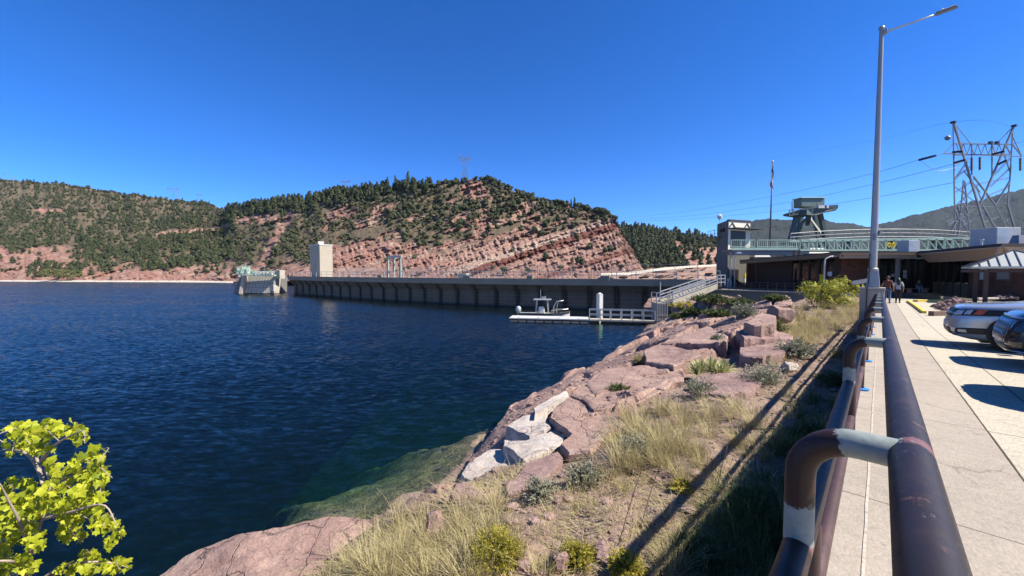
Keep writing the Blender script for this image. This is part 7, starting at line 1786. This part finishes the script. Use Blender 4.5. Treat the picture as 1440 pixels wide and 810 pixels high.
shrub(1075, 540, 70, .9, m_sage, 'pale grey sagebrush between the yucca and the railing shadow', 'sagebrush', 4, 190, .06)
shrub(985, 555, 50, 1.0, m_sage, 'small sagebrush under the mauve slab below the yucca', 'sagebrush', 5, 130, .06)
shrub(900, 512, 26, 1.1, m_grass, 'round pale tuft growing on the pink ledge by the water', 'grass_tuft', 6, 140, .14, 6, .12)
shrub(1010, 483, 24, 1.2, m_sage, 'small pale shrub in the crack above the yucca', 'shrub', 7, 90, .1)
shrub(873, 552, 40, .5, m_dkleaf, 'low dark green plant in a hollow of the pink ledge', 'rock_plant', 8, 90, .09)
shrub(700, 790, 92, .95, m_rabbit, 'large yellow flowering bush at the lower edge among dry grass', 'rabbitbrush', 9, 420, .026, 34)
shrub(812, 790, 60, .9, m_rabbit, 'smaller yellow flowering bush at the lower edge beside the railing shadow', 'rabbitbrush', 10, 220, .028, 26)
shrub(880, 805, 60, .8, m_rabbit, 'yellow green bush at the lower edge crossed by the railing shadow', 'rabbitbrush', 11, 200, .03, 22)
shrub(960, 690, 34, .8, m_rabbit, 'small yellowish bush below the tall dry grass', 'rabbitbrush', 12, 90, .05, 12)
shrub(1047, 446, 36, 1.2, m_sage, 'pale bleached shrub on the rocks before the shaded bank', 'shrub', 13, 150, .13, 12)
shrub(1085, 470, 44, .8, m_dkleaf, 'dark green shrub on the mauve outcrop', 'shrub', 14, 120, .14, 12)
shrub(1120, 500, 60, .8, m_sage, 'grey green shrub beside the railing shadow above the pale stones', 'shrub', 15, 170, .1, 12)
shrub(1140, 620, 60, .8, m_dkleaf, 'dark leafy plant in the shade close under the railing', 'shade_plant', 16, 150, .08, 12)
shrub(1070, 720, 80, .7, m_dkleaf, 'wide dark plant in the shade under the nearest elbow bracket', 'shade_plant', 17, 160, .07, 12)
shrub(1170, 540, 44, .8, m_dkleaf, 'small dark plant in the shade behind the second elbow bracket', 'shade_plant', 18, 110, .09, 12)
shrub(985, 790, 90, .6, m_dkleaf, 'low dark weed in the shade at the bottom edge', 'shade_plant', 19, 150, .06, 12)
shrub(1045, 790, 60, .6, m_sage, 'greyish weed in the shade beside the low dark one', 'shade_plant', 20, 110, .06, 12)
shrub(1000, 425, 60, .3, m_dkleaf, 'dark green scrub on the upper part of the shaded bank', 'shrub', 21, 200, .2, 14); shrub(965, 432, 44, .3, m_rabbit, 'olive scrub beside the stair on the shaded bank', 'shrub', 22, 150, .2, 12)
for k, (px, py, w_) in enumerate(((975, 440, 40), (1010, 445, 50), (1040, 428, 50), (1065, 420, 44), (1090, 424, 40), (955, 446, 30))): shrub(px, py, w_*.8, .38, m_dkleaf, ('added dark scrub standing in for shade low on the bank near the water', 'wide added dark scrub standing in for shade in the middle of the bank', 'added dark scrub standing in for shade below the terrace wall', 'added dark scrub standing in for shade close under the terrace wall corner', 'added dark scrub standing in for shade right of the bank near the leafy bush', 'small added dark scrub standing in for shade at the water edge of the bank')[k], 'shrub', 70+k, 150, .2, 12)  # extra dark scrub simulates shade that does not fall on this bank
# yucca
p = hit(1000, 531)
yu = thing('yucca', 'spreading yucca with stiff pale green pointed leaves on the pink rocks', 'yucca', tuple(p))
rng = np.random.default_rng(44); sc_ = 95/FPX*p.y/2
for k, (ox, oy, s) in enumerate(((0, 0, 1), (-.5, .05, .8), (.5, .1, .85), (-.25, .35, .75), (.3, -.25, .8), (.75, .3, .6), (-.7, -.2, .6), (.05, -.45, .65))):
    V = []; F = []; T = []; off = 0
    for i in range(60):
        a = rng.uniform(0, 2*PI); el = rng.uniform(.15, 1.45); L = .62*sc_*s*rng.uniform(.75, 1.1); d = np.array([math.cos(a)*math.cos(el), math.sin(a)*math.cos(el), math.sin(el)]); sd = np.array([-math.sin(a), math.cos(a), 0]); w_ = .018*sc_*1.2
        tt = rng.uniform(.1, 1); up_ = np.cross(sd, d)
        for f_, ww in ((0, .5), (.3, 1), (.7, .75), (1, .03)): q = d*L*f_-np.array([0, 0, .12*L*f_*f_]); V += [q-sd*w_*ww, q-up_*w_*ww*.35, q+sd*w_*ww]; T += [tt]*3
        for j in range(3): b = off+3*j; F += [(b, b+1, b+4), (b, b+4, b+3), (b+1, b+2, b+5), (b+1, b+5, b+4)]
        off += 12
    o = np_obj('rosette', V, F, m_yucca, {'tint': T}, smooth=False); o.parent = yu; o.location = (ox*sc_*.75, oy*sc_*.75, .04+.1*sc_)
# leafy bush by the railing end
def leafy(name, loc, rx, rz_, label, mat, n, leaf, seed, lobes=16, cat='bush'):
    rng = np.random.default_rng(seed); t = thing(name, label, cat, tuple(loc)); L = []
    for k in range(lobes):
        a = rng.uniform(0, 6.28); q = rng.uniform(.15, .78); zz = rng.uniform(.25, 1.0)*rz_*(1.05-.45*q); L.append((rx*q*math.cos(a), rx*q*math.sin(a), zz, rng.uniform(.2, .34)*rx))
    L = np.array(L); idx = rng.integers(0, lobes, n); N = rng.normal(size=(n, 3)); N[:, 2] += .4; N /= np.linalg.norm(N, axis=1)[:, None]; C_ = L[idx, :3]+N*L[idx, 3:4]*rng.uniform(.55, 1.1, (n, 1)); C_[:, 2] = np.abs(C_[:, 2]-.12*rz_)+.04
    V = []; Tn = []
    T_ = np.cross(N+rng.normal(size=(n, 3))*.6, rng.normal(size=(n, 3))); T_ /= np.linalg.norm(T_, axis=1)[:, None]; B_ = np.cross(N, T_); s = leaf*rng.uniform(.6, 1.35, (n, 1))
    Vq = np.stack([C_-T_*s*.0, C_+T_*s*.5-B_*s*.36, C_+T_*s*1.15-np.array([0, 0, .25])*s, C_+T_*s*.5+B_*s*.36], 1).reshape(-1, 3); Fq = np.arange(4*n).reshape(-1, 4); F3 = np.concatenate([Fq[:, [0, 1, 2]], Fq[:, [0, 2, 3]]])
    lob_t = rng.uniform(0, .5, lobes); o = np_obj('foliage', Vq, F3, mat, {'tint': np.repeat(np.clip(lob_t[idx]+rng.uniform(0, .6, n), 0, 1), 4)}, smooth=False); o.parent = t
    mb = MB()
    for k in range(lobes): q = L[k]; mb.tube([(q[0]*.08, q[1]*.08, 0), (q[0]*.45, q[1]*.45, q[2]*.55), (q[0], q[1], q[2])], [.035, .022, .008], 6)
    o = mb.build('stems', m_twig, t); return t
bp_ = hit(1170, 433) or Vector((24.5, 29.5, 2.7))
leafy('leafy_bush', bp_, 37/FPX*bp_.y, (433-391)/FPX*bp_.y, 'bright yellow green leafy bush at the far end of the pipe railing', m_bush, 3800, .16, 61, 24)
for px, py, w_, h_, lab, sd in ((75, 386, 14, 12, 'rounded olive bush at the far shore below the red bank', 62), (98, 388, 16, 10, 'wide yellowish bush at the far shore right of the olive one', 63)):
    d = 246.0; q = P(px, py+3, d); leafy('shore_bush', q, w_/FPX*d, h_/FPX*d, lab, m_olive, 700, .8, sd, 14)
# ------------------------------------------------------------------ sunlit maple at the lower left
mt = thing('maple_tree', 'young maple with sunlit yellow green leaves at the lower left corner', 'tree', (-3.75, 2.9, float(bank_z(-3.75, 2.9))))
base = Vector(mt.location); dM = 3.0
def M_(px, py, dd=0): return P(px, py, dM+dd)
br = [[base, M_(-40, 950), M_(20, 860), M_(45, 790)], [M_(20, 860), M_(50, 760), M_(70, 690), M_(62, 655), M_(58, 640)], [M_(60, 672, .05), M_(40, 640, .1), M_(10, 632, .15), M_(-15, 640, .1)], [M_(58, 648), M_(75, 628, -.1), M_(100, 612, -.15), M_(118, 605, -.2)], [M_(66, 690), M_(95, 672, .1), M_(130, 650, .2), M_(148, 645, .25)], [M_(60, 730), M_(100, 720, -.15), M_(145, 710, -.2), M_(165, 740, -.25)], [M_(30, 840), M_(80, 800), M_(130, 790, .1), M_(170, 795, .15), M_(182, 800, .2)], [M_(30, 840, 0), M_(10, 770, .2), M_(-10, 720, .3), M_(-30, 690, .3)], [M_(45, 790), M_(30, 740, -.2), M_(10, 700, -.3), M_(0, 680, -.35)], [M_(60, 680), M_(50, 640, .2), M_(35, 615, .25), M_(20, 600, .3)], [M_(40, 800), M_(20, 790, -.3), M_(-10, 790, -.4), M_(-40, 800, -.5)]]
mb = MB(); pts = catmull(br[0], 14); mb.tube(pts, [.05-.0022*k for k in range(14)], 10); child(mb, 'trunk', m_bark, mt, smooth=True)
for b in br[1:]:
    pts = catmull(b, 14); mb = MB(); mb.tube(pts, [.013-.0008*k for k in range(14)], 7); child(mb, 'branch', m_twig, mt, smooth=True)
clumps = [(30, 607, 24, 13), (62, 606, 26, 16), (90, 603, 22, 14), (112, 612, 12, 14), (20, 628, 18, 12), (58, 632, 18, 8), (135, 640, 16, 14), (118, 655, 24, 18), (100, 680, 26, 22), (130, 690, 20, 24), (142, 665, 10, 18), (80, 700, 26, 22), (115, 715, 28, 18), (140, 735, 14, 18), (25, 690, 28, 16), (10, 715, 24, 18), (45, 710, 24, 18), (20, 745, 26, 18), (5, 770, 20, 18), (35, 735, 22, 16), (50, 760, 14, 14), (100, 750, 20, 14), (150, 735, 12, 10), (165, 748, 9, 12), (128, 783, 14, 12), (165, 795, 22, 10), (140, 798, 26, 10), (105, 800, 26, 10), (30, 795, 24, 14), (10, 800, 20, 14), (155, 765, 8, 8), (75, 655, 10, 10), (95, 725, 20, 12)]
rng = np.random.default_rng(99); V = []; F = []; T = []; off = 0
LOBE = [(0, 0), (.30, -.10), (.55, .05), (.42, .28), (.60, .55), (.33, .58), (.22, .75), (0, 1.08), (-.22, .75), (-.33, .58), (-.60, .55), (-.42, .28), (-.55, .05), (-.30, -.10)]
for cx, cy, rx, ry in clumps:
    cd = rng.uniform(-.30, .30); nl = int(12+rx*ry*.072)
    for i in range(nl):
        a = rng.uniform(0, 6.28); r = math.sqrt(rng.uniform(0, 1)); c = np.array(M_(cx+rx*r*math.cos(a), cy+ry*r*math.sin(a), cd+rng.normal()*.10)); L = rng.uniform(.030, .064)
        dwn = np.array([rng.normal()*.55+.15, rng.normal()*.5-.25, -1.0+rng.normal()*.35]); dwn /= np.linalg.norm(dwn); nn = rng.normal(size=3)*.7+np.array([.5, -.5, .55]); nn -= dwn*nn.dot(dwn); nn /= np.linalg.norm(nn); sd = np.cross(dwn, nn); tt = np.clip(rng.normal()*.34+.5, 0, 1); fold = rng.uniform(.05, .35)
        for x, y in LOBE: V.append(c+sd*x*L+dwn*(y-.4)*L+nn*(abs(x)*fold-.22*y*y)*L); T.append(tt)
        V.append(c+dwn*.0*L+nn*.0); T.append(tt); m = len(LOBE)
        F += [(off+m, off+k, off+(k+1) % m) for k in range(m)]; off += m+1
o = np_obj('leaves', V, F, m_maple, {'tint': T}, smooth=False); put(o, mt)
mb = MB()
for k in range(30):
    cx, cy, rx, ry = clumps[k]; q = M_(cx+rng.normal()*4, cy-ry*.5, rng.normal()*.1); e = M_(cx+rng.normal()*rx, cy+ry*rng.uniform(.3, 1.2), rng.normal()*.12); mid = (q+e)/2+Vector((rng.normal()*.03, rng.normal()*.03, .03)); mb.tube(catmull([q, mid, e], 7), .0028, 5)
child(mb, 'branch_twigs', m_twig, mt)
# a few tall dead stalks on the bank
stalks = [(505, 720, 700, 12), (512, 745, 690, -6), (535, 760, 715, 5), (560, 735, 700, -3), (600, 705, 690, 2), (870, 740, 640, 40), (900, 720, 650, 30), (1000, 700, 620, 25), (960, 760, 690, 45), (1040, 760, 700, -20)]
for k, (px, yb, yt, dx) in enumerate(stalks):
    p = hit(px, yb+25)
    if p is None: continue
    d = p.y; tip = P(px+dx, yt, d); m1 = p.lerp(tip, .55)+Vector((0, 0, .05)); mb = MB(); mb.tube(catmull([p, m1, tip], 9), [.006-.0004*j for j in range(9)], 5)
    for j in range(6): q = p.lerp(tip, .75+.04*j); mb.tube([q, q+Vector((random.uniform(-.03, .03), random.uniform(-.03, .03), .03))], .004, 4)
    tag(mb.build('dead_stalk', m_grass), 'thin dry seed stalk standing above the grass of the bank', 'stalk', 'dead stalks on the bank')
hz_ = MB(); hz_.box((900, 1200, 290), (4200, 2900, 602))
def haze_mat():
    M = Mat('thin_air_haze'); v = M.n('ShaderNodeVolumePrincipled'); v.inputs['Color'].default_value = (.62, .78, 1, 1); v.inputs['Density'].default_value = 0.000032; v.inputs['Anisotropy'].default_value = .1
    M.l(v.outputs[0], M.out.inputs['Volume']); return M.m
tag(hz_.build('haze', haze_mat()), kind='stuff')
# ------------------------------------------------------------------ camera, sky, sun
cam = bpy.data.cameras.new('camera'); co = bpy.data.objects.new('camera', cam); COL.objects.link(co)
cam.sensor_width = 36; cam.lens = 36*FPX/1440; cam.clip_start = .05; cam.clip_end = 20000
co.location = (0, 0, EYE); co.rotation_euler = (PI/2-PITCH, 0, 0); scene.camera = co
SUNV = Vector((.97, -.26, 1.12)).normalized()
EL = math.asin(SUNV.z); AZ = math.atan2(SUNV.x, SUNV.y)
sl = bpy.data.lights.new('sun', 'SUN'); sl.energy = 5.0; sl.angle = math.radians(.53); sl.color = (1, .93, .81)
so = bpy.data.objects.new('sun', sl); COL.objects.link(so); so.rotation_euler = SUNV.to_track_quat('Z', 'Y').to_euler(); so.location = (40, -20, 60)
w = bpy.data.worlds.new('World'); scene.world = w; w.use_nodes = True
nt = w.node_tree; nt.nodes.clear()
sky = nt.nodes.new('ShaderNodeTexSky'); sky.sky_type = 'NISHITA'; sky.sun_disc = False; sky.sun_elevation = EL; sky.sun_rotation = AZ
sky.altitude = 1850; sky.air_density = .75; sky.dust_density = .18; sky.ozone_density = 5.0
hs = nt.nodes.new('ShaderNodeHueSaturation'); hs.inputs['Saturation'].default_value = 1.29; hs.inputs['Hue'].default_value = .511; hs.inputs['Value'].default_value = 1.0
bg = nt.nodes.new('ShaderNodeBackground'); bg.inputs['Strength'].default_value = .110
ou = nt.nodes.new('ShaderNodeOutputWorld')
nt.links.new(sky.outputs[0], hs.inputs['Color']); nt.links.new(hs.outputs[0], bg.inputs['Color']); nt.links.new(bg.outputs[0], ou.inputs['Surface'])
vs_ = scene.view_settings; vs_.view_transform = 'Standard'; vs_.look = 'None'; vs_.exposure = 1.18; vs_.gamma = 1; vs_.use_curve_mapping = False
scene.cycles.max_bounces = 6; scene.cycles.transparent_max_bounces = 12; scene.cycles.diffuse_bounces = 3; scene.cycles.glossy_bounces = 3
scene.cycles.use_denoising = True
scene.cycles.sample_clamp_indirect = 6
